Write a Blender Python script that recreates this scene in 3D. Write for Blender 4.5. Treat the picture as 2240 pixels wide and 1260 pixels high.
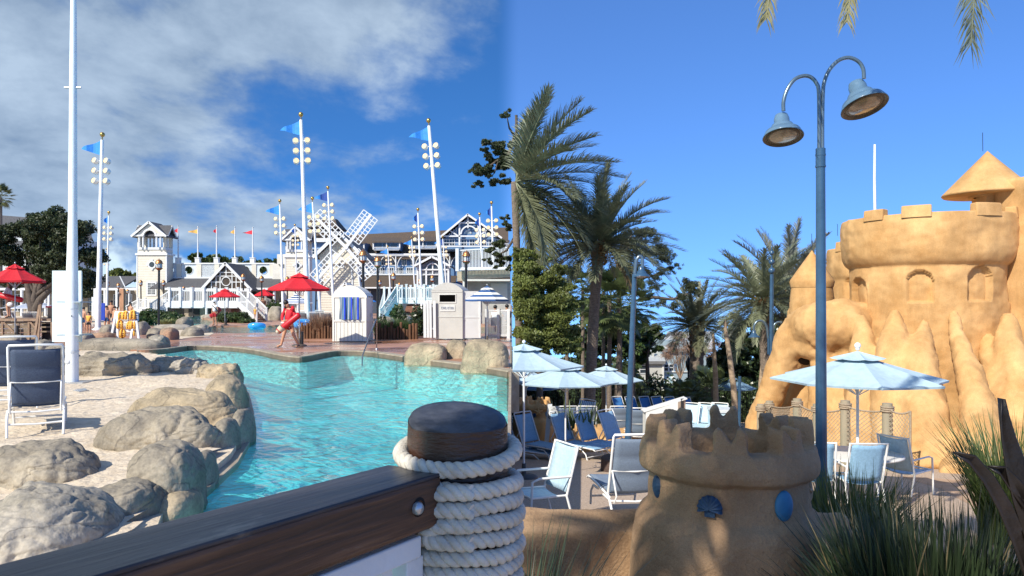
import bpy, math, random
import numpy as np
from mathutils import Vector, Matrix, Euler, noise, Quaternion
R=math.radians; PI=math.pi; sin=math.sin; cos=math.cos
S=bpy.context.scene
for o in list(bpy.data.objects): bpy.data.objects.remove(o)
# ---------------------------------------------------------------- camera
CZ=1.6; F=1600.0; HZ=665.0
cd=bpy.data.cameras.new('camera'); cam=bpy.data.objects.new('camera',cd); S.collection.objects.link(cam)
cam.location=(0,0,CZ); cam.rotation_euler=(R(90),0,0)
cd.sensor_width=36; cd.lens=36*F/2240; cd.shift_y=(HZ-630)/2240.0
cd.clip_start=.05; cd.clip_end=3000
S.camera=cam
# ---------------------------------------------------------------- world
SUNV=Vector((-.48,-.64,.64)).normalized()
el=math.asin(SUNV.z); az=math.atan2(SUNV.x,SUNV.y)
w=bpy.data.worlds.new('World'); S.world=w; w.use_nodes=True
nt=w.node_tree; nt.nodes.clear(); N=nt.nodes.new; L=nt.links.new
def wn(t,**k):
    n=N(t)
    for a,b in k.items(): setattr(n,a,b)
    return n
def wm(op,a,b=None,c=None,clamp=False):
    n=wn('ShaderNodeMath',operation=op); n.use_clamp=clamp
    for i,x in enumerate((a,b,c)):
        if x is None: continue
        if isinstance(x,(int,float)): n.inputs[i].default_value=x
        else: L(x,n.inputs[i])
    return n.outputs[0]
tc=wn('ShaderNodeTexCoord'); sx=wn('ShaderNodeSeparateXYZ'); L(tc.outputs['Generated'],sx.inputs[0])
zz=wm('MAXIMUM',wm('ADD',sx.outputs[2],.17),.03)
cb=wn('ShaderNodeCombineXYZ'); L(sx.outputs[0],cb.inputs[0]); L(sx.outputs[1],cb.inputs[1]); L(zz,cb.inputs[2])
nrm=wn('ShaderNodeVectorMath',operation='NORMALIZE'); L(cb.outputs[0],nrm.inputs[0])
sky=wn('ShaderNodeTexSky',sky_type='NISHITA'); sky.sun_disc=False; sky.sun_elevation=el; sky.sun_rotation=az
sky.air_density=1.0; sky.dust_density=.25; sky.ozone_density=3.2
L(nrm.outputs[0],sky.inputs[0])
tint=wn('ShaderNodeMix',data_type='RGBA',blend_type='MULTIPLY'); tint.inputs[0].default_value=1
L(sky.outputs[0],tint.inputs[6])
# the air is a little deeper blue away on the clouded side
azn=wm('DIVIDE',sx.outputs[0],wm('SQRT',wm('ADD',wm('MULTIPLY',sx.outputs[0],sx.outputs[0]),wm('MULTIPLY',sx.outputs[1],sx.outputs[1]))))
mr=wn('ShaderNodeMapRange'); mr.interpolation_type='SMOOTHSTEP'; L(azn,mr.inputs[0]); mr.inputs[1].default_value=-.022; mr.inputs[2].default_value=.012
tm=wn('ShaderNodeMix',data_type='RGBA'); L(mr.outputs[0],tm.inputs[0]); tm.inputs[6].default_value=(.36,.82,1.30,1); tm.inputs[7].default_value=(.80,1.22,1.80,1)
L(tm.outputs[2],tint.inputs[7])
# clouds on a layer seen in perspective
zc=wm('ADD',wm('MAXIMUM',sx.outputs[2],0),.30)
pu=wm('DIVIDE',sx.outputs[0],zc); pv=wm('DIVIDE',sx.outputs[1],zc)
cc=wn('ShaderNodeCombineXYZ'); L(pu,cc.inputs[0]); L(pv,cc.inputs[1])
mp=wn('ShaderNodeMapping'); L(cc.outputs[0],mp.inputs[0]); mp.inputs['Scale'].default_value=(1.0,.85,1); mp.inputs['Rotation'].default_value=(0,0,R(-24)); mp.inputs['Location'].default_value=(3.1,1.7,0)
n1=wn('ShaderNodeTexNoise'); L(mp.outputs[0],n1.inputs['Vector']); n1.inputs['Scale'].default_value=1.45; n1.inputs['Detail'].default_value=7; n1.inputs['Roughness'].default_value=.58; n1.inputs['Distortion'].default_value=.0
n2=wn('ShaderNodeTexNoise'); L(mp.outputs[0],n2.inputs['Vector']); n2.inputs['Scale'].default_value=4.2; n2.inputs['Detail'].default_value=8; n2.inputs['Roughness'].default_value=.58; n2.inputs['Distortion'].default_value=.15
# coverage rises towards the upper left
cov=wm('ADD',wm('MULTIPLY',azn,-.80),wm('MULTIPLY',sx.outputs[2],.80))
cov=wm('MINIMUM',cov,.52)
dn=wm('ADD',wm('ADD',n1.outputs[0],wm('MULTIPLY',wm('SUBTRACT',n2.outputs[0],.5),.50)),wm('SUBTRACT',cov,.262))
mc=wn('ShaderNodeMapRange'); mc.interpolation_type='SMOOTHSTEP'; L(dn,mc.inputs[0]); mc.inputs[1].default_value=.49; mc.inputs[2].default_value=.74
mask=wn('ShaderNodeMapRange'); mask.interpolation_type='SMOOTHSTEP'; L(azn,mask.inputs[0]); mask.inputs[1].default_value=.005; mask.inputs[2].default_value=-.03; 
cl=wm('MULTIPLY',wm('MULTIPLY',mc.outputs[0],mask.outputs[0]),.86)
# low white cumulus bank near the skyline
n3=wn('ShaderNodeTexNoise'); L(tc.outputs['Generated'],n3.inputs['Vector']); n3.inputs['Scale'].default_value=9; n3.inputs['Detail'].default_value=7
lowh=wm('ADD',wm('MULTIPLY',sx.outputs[2],-5.2),wm('MULTIPLY',n3.outputs[0],1.55))
ml=wn('ShaderNodeMapRange'); ml.interpolation_type='SMOOTHSTEP'; L(lowh,ml.inputs[0]); ml.inputs[1].default_value=.50; ml.inputs[2].default_value=.62
lowc=wm('MULTIPLY',wm('MULTIPLY',ml.outputs[0],mask.outputs[0]),.8)
ccr=wn('ShaderNodeValToRGB'); L(n2.outputs[0],ccr.inputs[0]); ccr.color_ramp.elements[0].position=.36; ccr.color_ramp.elements[0].color=(2.2,3.0,4.05,1); ccr.color_ramp.elements[1].position=.66; ccr.color_ramp.elements[1].color=(4.3,5.35,6.5,1)
m1=wn('ShaderNodeMix',data_type='RGBA'); L(cl,m1.inputs[0]); L(tint.outputs[2],m1.inputs[6]); L(ccr.outputs[0],m1.inputs[7])
m2=wn('ShaderNodeMix',data_type='RGBA'); L(lowc,m2.inputs[0]); L(m1.outputs[2],m2.inputs[6]); m2.inputs[7].default_value=(6.6,8.2,9.4,1)
bg=wn('ShaderNodeBackground'); L(m2.outputs[2],bg.inputs[0]); bg.inputs[1].default_value=.10
wo=wn('ShaderNodeOutputWorld'); L(bg.outputs[0],wo.inputs[0])
# ---------------------------------------------------------------- sun, exposure
sd=bpy.data.lights.new('sun','SUN'); sd.energy=4.9; sd.angle=R(.5); sd.color=(1,.93,.82)
sun=bpy.data.objects.new('sun',sd); S.collection.objects.link(sun); sun.rotation_euler=SUNV.to_track_quat('Z','Y').to_euler(); sun.location=(-20,-20,30)
S.view_settings.view_transform='Standard'; S.view_settings.look='None'; S.view_settings.exposure=.36; S.view_settings.gamma=1; S.view_settings.use_curve_mapping=False
# ---------------------------------------------------------------- helpers
COL=S.collection
def P(px,py,d): return Vector(((px-1120)/F*d,d,CZ+(HZ-py)/F*d))
def GL(py,z=0): return (CZ-z)*F/(py-HZ)            # distance of a spot on the level side
def GR(py): return 2560.0/(py-870)                  # distance of a spot on the sloping side
SL=205/1600.0
def gz(y): return -SL*y
def XW(px,d): return (px-1120)/F*d
def tag(o,label=None,cat=None,group=None,kind=None):
    if label: o['label']=label
    if cat: o['category']=cat
    if group: o['group']=group
    if kind: o['kind']=kind
    return o
def thing(name,label,cat,loc=(0,0,0),rz=0,group=None,sc=1):
    o=bpy.data.objects.new(name,None); COL.objects.link(o); o.empty_display_size=.1
    o.location=loc; o.rotation_euler=(0,0,rz); o.scale=(sc,sc,sc) if isinstance(sc,(int,float)) else sc
    return tag(o,label,cat,group)
KIDS={}
def copy_tree(o,parent=None,**k):
    c=o.copy(); COL.objects.link(c)
    if parent is not None: c.parent=parent; KIDS.setdefault(parent.name,[]).append(c)
    for ch in list(KIDS.get(o.name,[])): copy_tree(ch,c)
    return c
def dup(o,loc,rz=0,label=None,sc=None,group=None,tilt=None):
    c=copy_tree(o); c.location=loc; c.rotation_euler=(tilt[0] if tilt else 0,tilt[1] if tilt else 0,rz)
    if sc is not None: c.scale=(sc,sc,sc) if isinstance(sc,(int,float)) else sc
    if label: c['label']=label
    if group: c['group']=group
    return c
def wl(o):
    v=Vector((0,0,0))
    while o is not None: v+=o.location; o=o.parent
    return v
def link(name,me,mat,parent=None,loc=None,stuff=False):
    o=bpy.data.objects.new(name,me); COL.objects.link(o)
    if mat is not None and len(me.materials)==0:
        me.materials.append(mat)
    if parent is not None:
        o.parent=parent; KIDS.setdefault(parent.name,[]).append(o)
    if loc is not None: o.location=loc
    if stuff: o['kind']='stuff'
    return o
class MB:
    def __init__(s): s.v=[]; s.f=[]; s.sm=[]
    def add(s,vs,fs,smooth=False):
        o=len(s.v); s.v+=[tuple(v) for v in vs]; s.f+=[tuple(i+o for i in f) for f in fs]; s.sm+=[smooth]*len(fs); return s
    def box(s,c,z,rot=None):
        hx,hy,hz=z[0]/2,z[1]/2,z[2]/2; c=Vector(c)
        vs=[Vector((a*hx,b*hy,e*hz)) for a in(-1,1) for b in(-1,1) for e in(-1,1)]
        if rot is not None: m=rot if isinstance(rot,(Matrix,Quaternion)) else Euler(rot).to_matrix(); vs=[m@v for v in vs]
        return s.add([v+c for v in vs],[(0,1,3,2),(4,6,7,5),(0,4,5,1),(2,3,7,6),(0,2,6,4),(1,5,7,3)])
    def b2(s,x0,x1,y0,y1,z0,z1): return s.box(((x0+x1)/2,(y0+y1)/2,(z0+z1)/2),(abs(x1-x0),abs(y1-y0),abs(z1-z0)))
    def fb(s,x0,x1,y0,y1,d,dep,off=0):      # facade box: photo extents at distance d, front face off metres proud
        a=P(x0,y1,d); b=P(x1,y0,d); return s.b2(a.x,b.x,d-off,d-off+dep,a.z,b.z)
    def bar(s,a,b,w,h=None,up=(0,0,1)):
        a=Vector(a); b=Vector(b); h=h or w; t=(b-a); l=t.length
        if l<1e-6: return s
        t.normalize(); u=Vector(up)
        if abs(t.dot(u))>.98: u=Vector((0,1,0))
        x=t.cross(u).normalized(); y=x.cross(t).normalized()
        vs=[p+x*(i*w/2)+y*(j*h/2) for p in(a,b) for i in(-1,1) for j in(-1,1)]
        return s.add(vs,[(0,1,3,2),(4,6,7,5),(0,4,5,1),(2,3,7,6),(0,2,6,4),(1,5,7,3)])
    def tube(s,pts,r,n=8,caps=True,smooth=True):
        pts=[Vector(p) for p in pts]; m=len(pts); rr=r if isinstance(r,(list,tuple)) else [r]*m
        vs=[];fs=[]; t=(pts[1]-pts[0]).normalized(); u=t.orthogonal().normalized()
        for i,p in enumerate(pts):
            if i==0: tt=pts[1]-pts[0]
            elif i==m-1: tt=pts[-1]-pts[-2]
            else: tt=pts[i+1]-pts[i-1]
            tt=tt.normalized() if tt.length>1e-9 else t
            q=t.rotation_difference(tt); u=q@u; t=tt; w_=t.cross(u)
            for k in range(n):
                a=2*PI*k/n; vs.append(p+(u*cos(a)+w_*sin(a))*rr[i])
        for i in range(m-1):
            for k in range(n):
                k2=(k+1)%n; fs.append((i*n+k,i*n+k2,(i+1)*n+k2,(i+1)*n+k))
        s.add(vs,fs,smooth)
        if caps: s.add(vs[:n],[tuple(range(n-1,-1,-1))]); s.add(vs[-n:],[tuple(range(n))])
        return s
    def lathe(s,prof,n=16,c=(0,0,0),smooth=True,rot=None,a0=0,a1=2*PI):
        full=abs(a1-a0-2*PI)<1e-6; k=n if full else n+1; vs=[]; c=Vector(c)
        for (r,z) in prof:
            for i in range(k):
                a=a0+(a1-a0)*i/n; v=Vector((r*cos(a),r*sin(a),z))
                if rot is not None: v=rot@v
                vs.append(v+c)
        fs=[]
        for j in range(len(prof)-1):
            for i in range(n):
                i2=(i+1)%k if full else i+1
                fs.append((j*k+i,j*k+i2,(j+1)*k+i2,(j+1)*k+i))
        return s.add(vs,fs,smooth)
    def ball(s,c,r,n=10,sc=(1,1,1)):
        pr=[(max(r*sin(PI*i/(n//2+2)),1e-4),-r*cos(PI*i/(n//2+2))) for i in range(n//2+3)]
        o=len(s.v); s.lathe(pr,n); c=Vector(c)
        for i in range(o,len(s.v)): v=s.v[i]; s.v[i]=(v[0]*sc[0]+c.x,v[1]*sc[1]+c.y,v[2]*sc[2]+c.z)
        return s
    def prism(s,poly,z0,z1):                 # xy polygon, extruded up
        n=len(poly); vs=[(p[0],p[1],z0) for p in poly]+[(p[0],p[1],z1) for p in poly]
        return s.add(vs,[tuple(range(n-1,-1,-1)),tuple(range(n,2*n))]+[(i,(i+1)%n,n+(i+1)%n,n+i) for i in range(n)])
    def xprism(s,poly,y0,y1):                # xz polygon, extruded in y
        n=len(poly); vs=[(p[0],y0,p[1]) for p in poly]+[(p[0],y1,p[1]) for p in poly]
        return s.add(vs,[tuple(range(n)),tuple(range(2*n-1,n-1,-1))]+[(i,n+i,n+(i+1)%n,(i+1)%n) for i in range(n)])
    def fprism(s,poly,d,dep,off=0):          # photo polygon at distance d
        q=[P(x,y,d) for x,y in poly]; return s.xprism([(v.x,v.z) for v in q],d-off,d-off+dep)
    def strip(s,A,B,y0,y1):                  # band between two xz curves, thick in y
        m=len(A); vs=[]
        for y in(y0,y1):
            for p in A: vs.append((p[0],y,p[1]))
            for p in B: vs.append((p[0],y,p[1]))
        fs=[]
        for i in range(m-1):
            fs+=[(i,i+1,m+i+1,m+i),(2*m+i,3*m+i,3*m+i+1,2*m+i+1),(i,2*m+i,2*m+i+1,i+1),(m+i,m+i+1,3*m+i+1,3*m+i)]
        fs+=[(0,m,3*m,2*m),(m-1,3*m-1,4*m-1,2*m-1)]
        return s.add(vs,fs)
    def build(s,name,mat,parent=None,loc=None,stuff=False,world=True):
        off=wl(parent) if (parent is not None and world) else Vector(loc if loc is not None else (0,0,0))
        me=bpy.data.meshes.new(name)
        me.from_pydata([(v[0]-off.x,v[1]-off.y,v[2]-off.z) for v in s.v],[],s.f)
        me.polygons.foreach_set('use_smooth',s.sm); me.update()
        return link(name,me,mat,parent,None if parent is not None else off,stuff)
def quads(name,V,mat,parent=None,loc=None,stuff=False):
    n=len(V)//4; me=bpy.data.meshes.new(name)
    if parent is not None: loc=wl(parent)
    if loc is not None: V=V-np.array(loc)
    me.vertices.add(n*4); me.vertices.foreach_set('co',V.astype(np.float32).ravel())
    me.loops.add(n*4); me.loops.foreach_set('vertex_index',np.arange(n*4,dtype=np.int32))
    me.polygons.add(n); me.polygons.foreach_set('loop_start',np.arange(0,n*4,4,dtype=np.int32)); me.polygons.foreach_set('loop_total',np.full(n,4,dtype=np.int32))
    me.update(calc_edges=True)
    return link(name,me,mat,parent,None if parent is not None else (loc if loc is not None else (0,0,0)),stuff)
# ---------------------------------------------------------------- materials
MC={}
def mat(name,col,rough=.6,var=.12,scale=3,bump=0,bs=40,metal=0,col2=None,det=5,stretch=(1,1,1),coat=0,spec=.5,bd=.02,trans=0,emit=None,lo=.35,hi=.65):
    if name in MC: return MC[name]
    m=bpy.data.materials.new(name); m.use_nodes=True; t=m.node_tree; b=t.nodes['Principled BSDF']
    b.inputs['Roughness'].default_value=rough; b.inputs['Metallic'].default_value=metal
    b.inputs['Specular IOR Level'].default_value=spec; b.inputs['Coat Weight'].default_value=coat
    tcn=t.nodes.new('ShaderNodeTexCoord'); mpn=t.nodes.new('ShaderNodeMapping'); t.links.new(tcn.outputs['Object'],mpn.inputs[0]); mpn.inputs['Scale'].default_value=stretch
    nn=t.nodes.new('ShaderNodeTexNoise'); nn.inputs['Scale'].default_value=scale; nn.inputs['Detail'].default_value=det; nn.inputs['Roughness'].default_value=.65; t.links.new(mpn.outputs[0],nn.inputs['Vector'])
    rp=t.nodes.new('ShaderNodeValToRGB'); t.links.new(nn.outputs[0],rp.inputs[0])
    e=rp.color_ramp.elements; e[0].position=lo; e[1].position=hi
    c1=[max(0,c*(1-var)) for c in col]; c2=[min(1,c*(1+var)) for c in col] if col2 is None else col2
    if col2 is not None: c1=col
    e[0].color=(*c1,1); e[1].color=(*c2,1); t.links.new(rp.outputs[0],b.inputs['Base Color'])
    if bump:
        n2_=t.nodes.new('ShaderNodeTexNoise'); n2_.inputs['Scale'].default_value=bs; n2_.inputs['Detail'].default_value=4; t.links.new(mpn.outputs[0],n2_.inputs['Vector'])
        bp=t.nodes.new('ShaderNodeBump'); bp.inputs['Strength'].default_value=bump; bp.inputs['Distance'].default_value=bd; t.links.new(n2_.outputs[0],bp.inputs['Height']); t.links.new(bp.outputs[0],b.inputs['Normal'])
    if emit: b.inputs['Emission Color'].default_value=(*emit,1); b.inputs['Emission Strength'].default_value=1
    if trans:
        tr=t.nodes.new('ShaderNodeBsdfTranslucent'); t.links.new(rp.outputs[0],tr.inputs[0]); mx=t.nodes.new('ShaderNodeMixShader'); mx.inputs[0].default_value=trans
        t.links.new(b.outputs[0],mx.inputs[1]); t.links.new(tr.outputs[0],mx.inputs[2]); t.links.new(mx.outputs[0],t.nodes['Material Output'].inputs[0])
    m['b']=b.name; MC[name]=m; return m
def stripes(name,c1,c2,k,axis=2,duty=.5,rough=.8,radial=False,extra=None):
    m=mat(name,c1,rough); t=m.node_tree; b=t.nodes['Principled BSDF']; rp=[n for n in t.nodes if n.type=='VALTORGB'][0]
    tcn=[n for n in t.nodes if n.type=='TEX_COORD'][0]; sp=t.nodes.new('ShaderNodeSeparateXYZ'); t.links.new(tcn.outputs['Object'],sp.inputs[0])
    def mm(op,a,b_=None):
        n=t.nodes.new('ShaderNodeMath'); n.operation=op
        for i,x in enumerate((a,b_)):
            if x is None: continue
            if isinstance(x,(int,float)): n.inputs[i].default_value=x
            else: t.links.new(x,n.inputs[i])
        return n.outputs[0]
    if radial: v=mm('SQRT',mm('ADD',mm('MULTIPLY',sp.outputs[0],sp.outputs[0]),mm('MULTIPLY',sp.outputs[1],sp.outputs[1])))
    else: v=sp.outputs[axis]
    g=mm('GREATER_THAN',mm('FRACT',mm('MULTIPLY',v,k)),duty)
    mx=t.nodes.new('ShaderNodeMix'); mx.data_type='RGBA'; t.links.new(g,mx.inputs[0]); t.links.new(rp.outputs[0],mx.inputs[6]); mx.inputs[7].default_value=(*c2,1); t.links.new(mx.outputs[2],b.inputs['Base Color'])
    return m
WHITE=mat('white_paint',(.66,.68,.68),.45,.05,2,.15,30)
WPOLE=mat('white_pole_paint',(.78,.80,.80),.35,.07,5,.1,60,stretch=(3,3,.5))
CREAM=mat('cream_siding',(.66,.62,.52),.6,.06,1,.2,20)
def grain(m,sc=40,lo=.8,hi=1.15,streak=None):
    t=m.node_tree; b=t.nodes['Principled BSDF']; src=b.inputs['Base Color'].links[0].from_socket; tcn=[x for x in t.nodes if x.type=='TEX_COORD'][0]
    for (s,l0,h0,st) in ([(sc,lo,hi,(1,1,1))]+([(streak[0],streak[1],streak[2],(1,1,.22))] if streak else [])):
        mp_=t.nodes.new('ShaderNodeMapping'); mp_.inputs['Scale'].default_value=st; n=t.nodes.new('ShaderNodeTexNoise'); n.inputs['Scale'].default_value=s; n.inputs['Detail'].default_value=5; n.inputs['Roughness'].default_value=.7
        r=t.nodes.new('ShaderNodeMapRange'); r.inputs[1].default_value=.32; r.inputs[2].default_value=.68; r.inputs[3].default_value=l0; r.inputs[4].default_value=h0
        mu=t.nodes.new('ShaderNodeMix'); mu.data_type='RGBA'; mu.blend_type='MULTIPLY'; mu.inputs[0].default_value=1
        t.links.new(tcn.outputs['Object'],mp_.inputs[0]); t.links.new(mp_.outputs[0],n.inputs['Vector']); t.links.new(n.outputs[0],r.inputs[0]); t.links.new(src,mu.inputs[6]); t.links.new(r.outputs[0],mu.inputs[7]); src=mu.outputs[2]
    t.links.new(src,b.inputs['Base Color']); return m
SHADEW=mat('shaded_siding',(.60,.59,.54),.6,.06,1)  # pale siding with shade put into the colour
ROOFG=mat('grey_shingle',(.085,.085,.09),.85,.35,9,.5,14,bd=.05,stretch=(.6,1,2.4))
ROOFB=mat('brown_shingle',(.085,.062,.045),.85,.3,7,.5,12,bd=.05,stretch=(.5,1,2))
BLUEW=mat('blue_siding',(.10,.20,.36),.6,.1,1.5)
GLASSD=mat('dark_window_glass',(.035,.045,.055),.08,.3,3,spec=.8)
BROWNG=mat('brown_tinted_glass',(.07,.05,.035),.15,.3,2,spec=.7)
DARK=mat('dark_interior',(.03,.03,.03),.8,.3,2)
BLACKM=mat('black_metal',(.015,.016,.018),.35,.2,8,spec=.5)
COPPER=mat('copper_metal',(.55,.24,.09),.35,.25,12,metal=.85)
GOLD=mat('gold_metal',(.5,.32,.1),.3,.2,9,metal=.9)
RED=mat('red_canvas',(.58,.012,.022),.75,.12,6,.2,200)
RED2=mat('red_canvas_skirt',(.52,.012,.022),.75,.12,6)
BLUEF=mat('blue_flag',(.03,.24,.70),.7,.12,4)
NAVYF=mat('navy_flag',(.015,.06,.28),.7,.12,4)
REDF=mat('red_flag',(.65,.03,.05),.7,.1,5)
YELF=mat('yellow_flag',(.75,.42,.10),.7,.1,5)
STEEL=mat('brushed_steel',(.6,.62,.64),.25,.1,20,metal=.9)
CHROME=mat('galvanised_steel',(.5,.52,.54),.35,.15,20,metal=.7)
LENS=mat('warm_lamp_lens',(.85,.66,.38),.2,.12,15)
GLOBE=mat('white_globe',(.78,.78,.74),.3,.08,10)
CLEARG=mat('lantern_glass',(.55,.62,.66),.1,.2,12,spec=.8)
STRIPU=stripes('blue_white_stripe_canvas',(.03,.09,.25),(.78,.80,.80),5.2,2)
SKIN=mat('skin',(.52,.28,.17),.55,.08,20)
SKIND=mat('tanned_skin',(.40,.20,.11),.55,.08,20)
HAIR=mat('dark_hair',(.015,.011,.01),.5,.3,60)
LSHIRT=mat('pale_shirt',(.62,.70,.76),.8,.08,12)
NAVYC=mat('navy_cloth',(.02,.05,.13),.8,.15,12)
BARK=mat('oak_bark',(.095,.075,.06),.9,.35,12,.8,30,stretch=(1,1,.3))
OAKL=mat('oak_leaf',(.045,.06,.022),.55,.45,1.3,trans=.18)
LEAFG=mat('green_leaf',(.05,.085,.022),.5,.5,1.5,trans=.25)
LEAFY=mat('yellow_green_leaf',(.15,.18,.045),.5,.45,1.2,trans=.3)
LEAFD=mat('dark_glossy_leaf',(.045,.07,.028),.35,.45,2,trans=.1)
PALML=mat('grey_green_palm_leaf',(.19,.21,.125),.45,.35,3,trans=.15,spec=.6)
PALMD=mat('dry_palm_leaf',(.20,.15,.08),.6,.35,4,trans=.15)
FANL=mat('fan_palm_leaf',(.09,.12,.04),.45,.4,3,trans=.2)
PTRUNK=mat('palm_trunk',(.17,.135,.105),.9,.35,8,.9,14,stretch=(1,1,3))
BOOT=mat('palm_boot',(.16,.085,.03),.9,.5,9,.5,30)
def noisefield(v,s,o=4): return noise.fractal(Vector(v)*s,1.0,2.1,o)
# ================================================================ shared builders
def node_water():
    m=bpy.data.materials.new('pool_water'); m.use_nodes=True; t=m.node_tree; t.nodes.clear(); n=t.nodes.new; l=t.links.new
    out=n('ShaderNodeOutputMaterial'); mx=n('ShaderNodeMixShader'); tr=n('ShaderNodeBsdfTransparent'); gl=n('ShaderNodeBsdfGlossy'); fr=n('ShaderNodeFresnel')
    tr.inputs[0].default_value=(.66,.98,.98,1); gl.inputs[0].default_value=(1,1,1,1); gl.inputs[1].default_value=.03; fr.inputs[0].default_value=1.24
    tcn=n('ShaderNodeTexCoord'); mp_=n('ShaderNodeMapping'); l(tcn.outputs['Object'],mp_.inputs[0]); mp_.inputs['Scale'].default_value=(1,1.0,1)
    a=n('ShaderNodeTexNoise'); a.inputs['Scale'].default_value=3.2; a.inputs['Detail'].default_value=5; a.inputs['Distortion'].default_value=1.4; l(mp_.outputs[0],a.inputs['Vector'])
    b=n('ShaderNodeTexNoise'); b.inputs['Scale'].default_value=.8; b.inputs['Detail'].default_value=2; l(mp_.outputs[0],b.inputs['Vector'])
    ad=n('ShaderNodeMath'); ad.operation='ADD'; l(a.outputs[0],ad.inputs[0]); l(b.outputs[0],ad.inputs[1])
    bp=n('ShaderNodeBump'); bp.inputs['Strength'].default_value=.55; bp.inputs['Distance'].default_value=.11; l(ad.outputs[0],bp.inputs['Height'])
    l(bp.outputs[0],gl.inputs['Normal']); l(bp.outputs[0],fr.inputs['Normal'])
    l(fr.outputs[0],mx.inputs[0]); l(tr.outputs[0],mx.inputs[1]); l(gl.outputs[0],mx.inputs[2]); l(mx.outputs[0],out.inputs[0])
    return m
WATER=node_water()
POOLF=mat('pool_floor',(.13,.70,.73),.7,.1,1.1,.3,5,col2=(.36,.95,.94),lo=.36,hi=.66)
SAND=mat('beach_sand',(.53,.43,.31),.95,.1,5,.75,11,col2=(.68,.58,.445),bd=.05)
def wetdeck():
    m=mat('wet_brick_deck',(.30,.13,.07),.35,.2,1.1,.12,60,col2=(.46,.25,.16)); t=m.node_tree; b=t.nodes['Principled BSDF']
    n=t.nodes.new('ShaderNodeTexNoise'); n.inputs['Scale'].default_value=.35; n.inputs['Detail'].default_value=4
    r=t.nodes.new('ShaderNodeMapRange'); r.inputs[1].default_value=.42; r.inputs[2].default_value=.6; r.inputs[3].default_value=.07; r.inputs[4].default_value=.5
    tcn=[x for x in t.nodes if x.type=='TEX_COORD'][0]; t.links.new(tcn.outputs['Object'],n.inputs['Vector']); t.links.new(n.outputs[0],r.inputs[0]); t.links.new(r.outputs[0],b.inputs['Roughness'])
    return m
WET=wetdeck()
COPE=mat('concrete_coping',(.27,.22,.155),.6,.2,3,.4,30,col2=(.42,.36,.28))
COPED=mat('dark_coping',(.16,.12,.085),.5,.25,3,.4,30)
def rockmat(name,c1,c2,c3):
    m=mat(name,c1,.88,.2,1.3,.55,14,col2=c2,bd=.03,det=9); t=m.node_tree; b=t.nodes['Principled BSDF']
    rp=[x for x in t.nodes if x.type=='VALTORGB'][0]; tcn=[x for x in t.nodes if x.type=='TEX_COORD'][0]
    v=t.nodes.new('ShaderNodeTexVoronoi'); v.feature='DISTANCE_TO_EDGE'; v.inputs['Scale'].default_value=1.15
    nz=t.nodes.new('ShaderNodeTexNoise'); nz.inputs['Scale'].default_value=2.2; nz.inputs['Detail'].default_value=6
    va=t.nodes.new('ShaderNodeVectorMath'); va.operation='MULTIPLY_ADD'; va.inputs[1].default_value=(.7,.7,.7)
    t.links.new(tcn.outputs['Object'],nz.inputs['Vector']); t.links.new(nz.outputs['Color'],va.inputs[0]); t.links.new(tcn.outputs['Object'],va.inputs[2]); t.links.new(va.outputs[0],v.inputs['Vector'])
    mr_=t.nodes.new('ShaderNodeMapRange'); mr_.inputs[1].default_value=0; mr_.inputs[2].default_value=.018; mr_.inputs[3].default_value=.55; mr_.inputs[4].default_value=0; t.links.new(v.outputs[0],mr_.inputs[0])
    mx=t.nodes.new('ShaderNodeMix'); mx.data_type='RGBA'; t.links.new(mr_.outputs[0],mx.inputs[0]); t.links.new(rp.outputs[0],mx.inputs[6]); mx.inputs[7].default_value=(*c3,1)
    # fine speckle
    n3_=t.nodes.new('ShaderNodeTexNoise'); n3_.inputs['Scale'].default_value=38; n3_.inputs['Detail'].default_value=3; t.links.new(tcn.outputs['Object'],n3_.inputs['Vector'])
    r3=t.nodes.new('ShaderNodeMapRange'); r3.inputs[1].default_value=.3; r3.inputs[2].default_value=.7; r3.inputs[3].default_value=.80; r3.inputs[4].default_value=1.14; t.links.new(n3_.outputs[0],r3.inputs[0])
    mu=t.nodes.new('ShaderNodeMix'); mu.data_type='RGBA'; mu.blend_type='MULTIPLY'; mu.inputs[0].default_value=1; t.links.new(mx.outputs[2],mu.inputs[6]); t.links.new(r3.outputs[0],mu.inputs[7]); t.links.new(mu.outputs[2],b.inputs['Base Color'])
    return m
ROCKG=rockmat('grey_rock',(.16,.14,.108),(.38,.33,.25),(.05,.045,.04))
ROCKT=rockmat('tan_rock',(.19,.16,.11),(.50,.40,.26),(.06,.05,.04))
ROCKP=rockmat('pale_rock',(.20,.18,.14),(.46,.41,.33),(.08,.07,.06))
ROCKR=rockmat('rusty_rock',(.22,.17,.12),(.44,.27,.17),(.06,.05,.04))
import bmesh
ICO={}
def ico(n):
    if n not in ICO:
        bm=bmesh.new(); bmesh.ops.create_icosphere(bm,subdivisions=n,radius=1); bm.verts.ensure_lookup_table()
        ICO[n]=([v.co.copy() for v in bm.verts],[tuple(v.index for v in f.verts) for f in bm.faces]); bm.free()
    return ICO[n]
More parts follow.
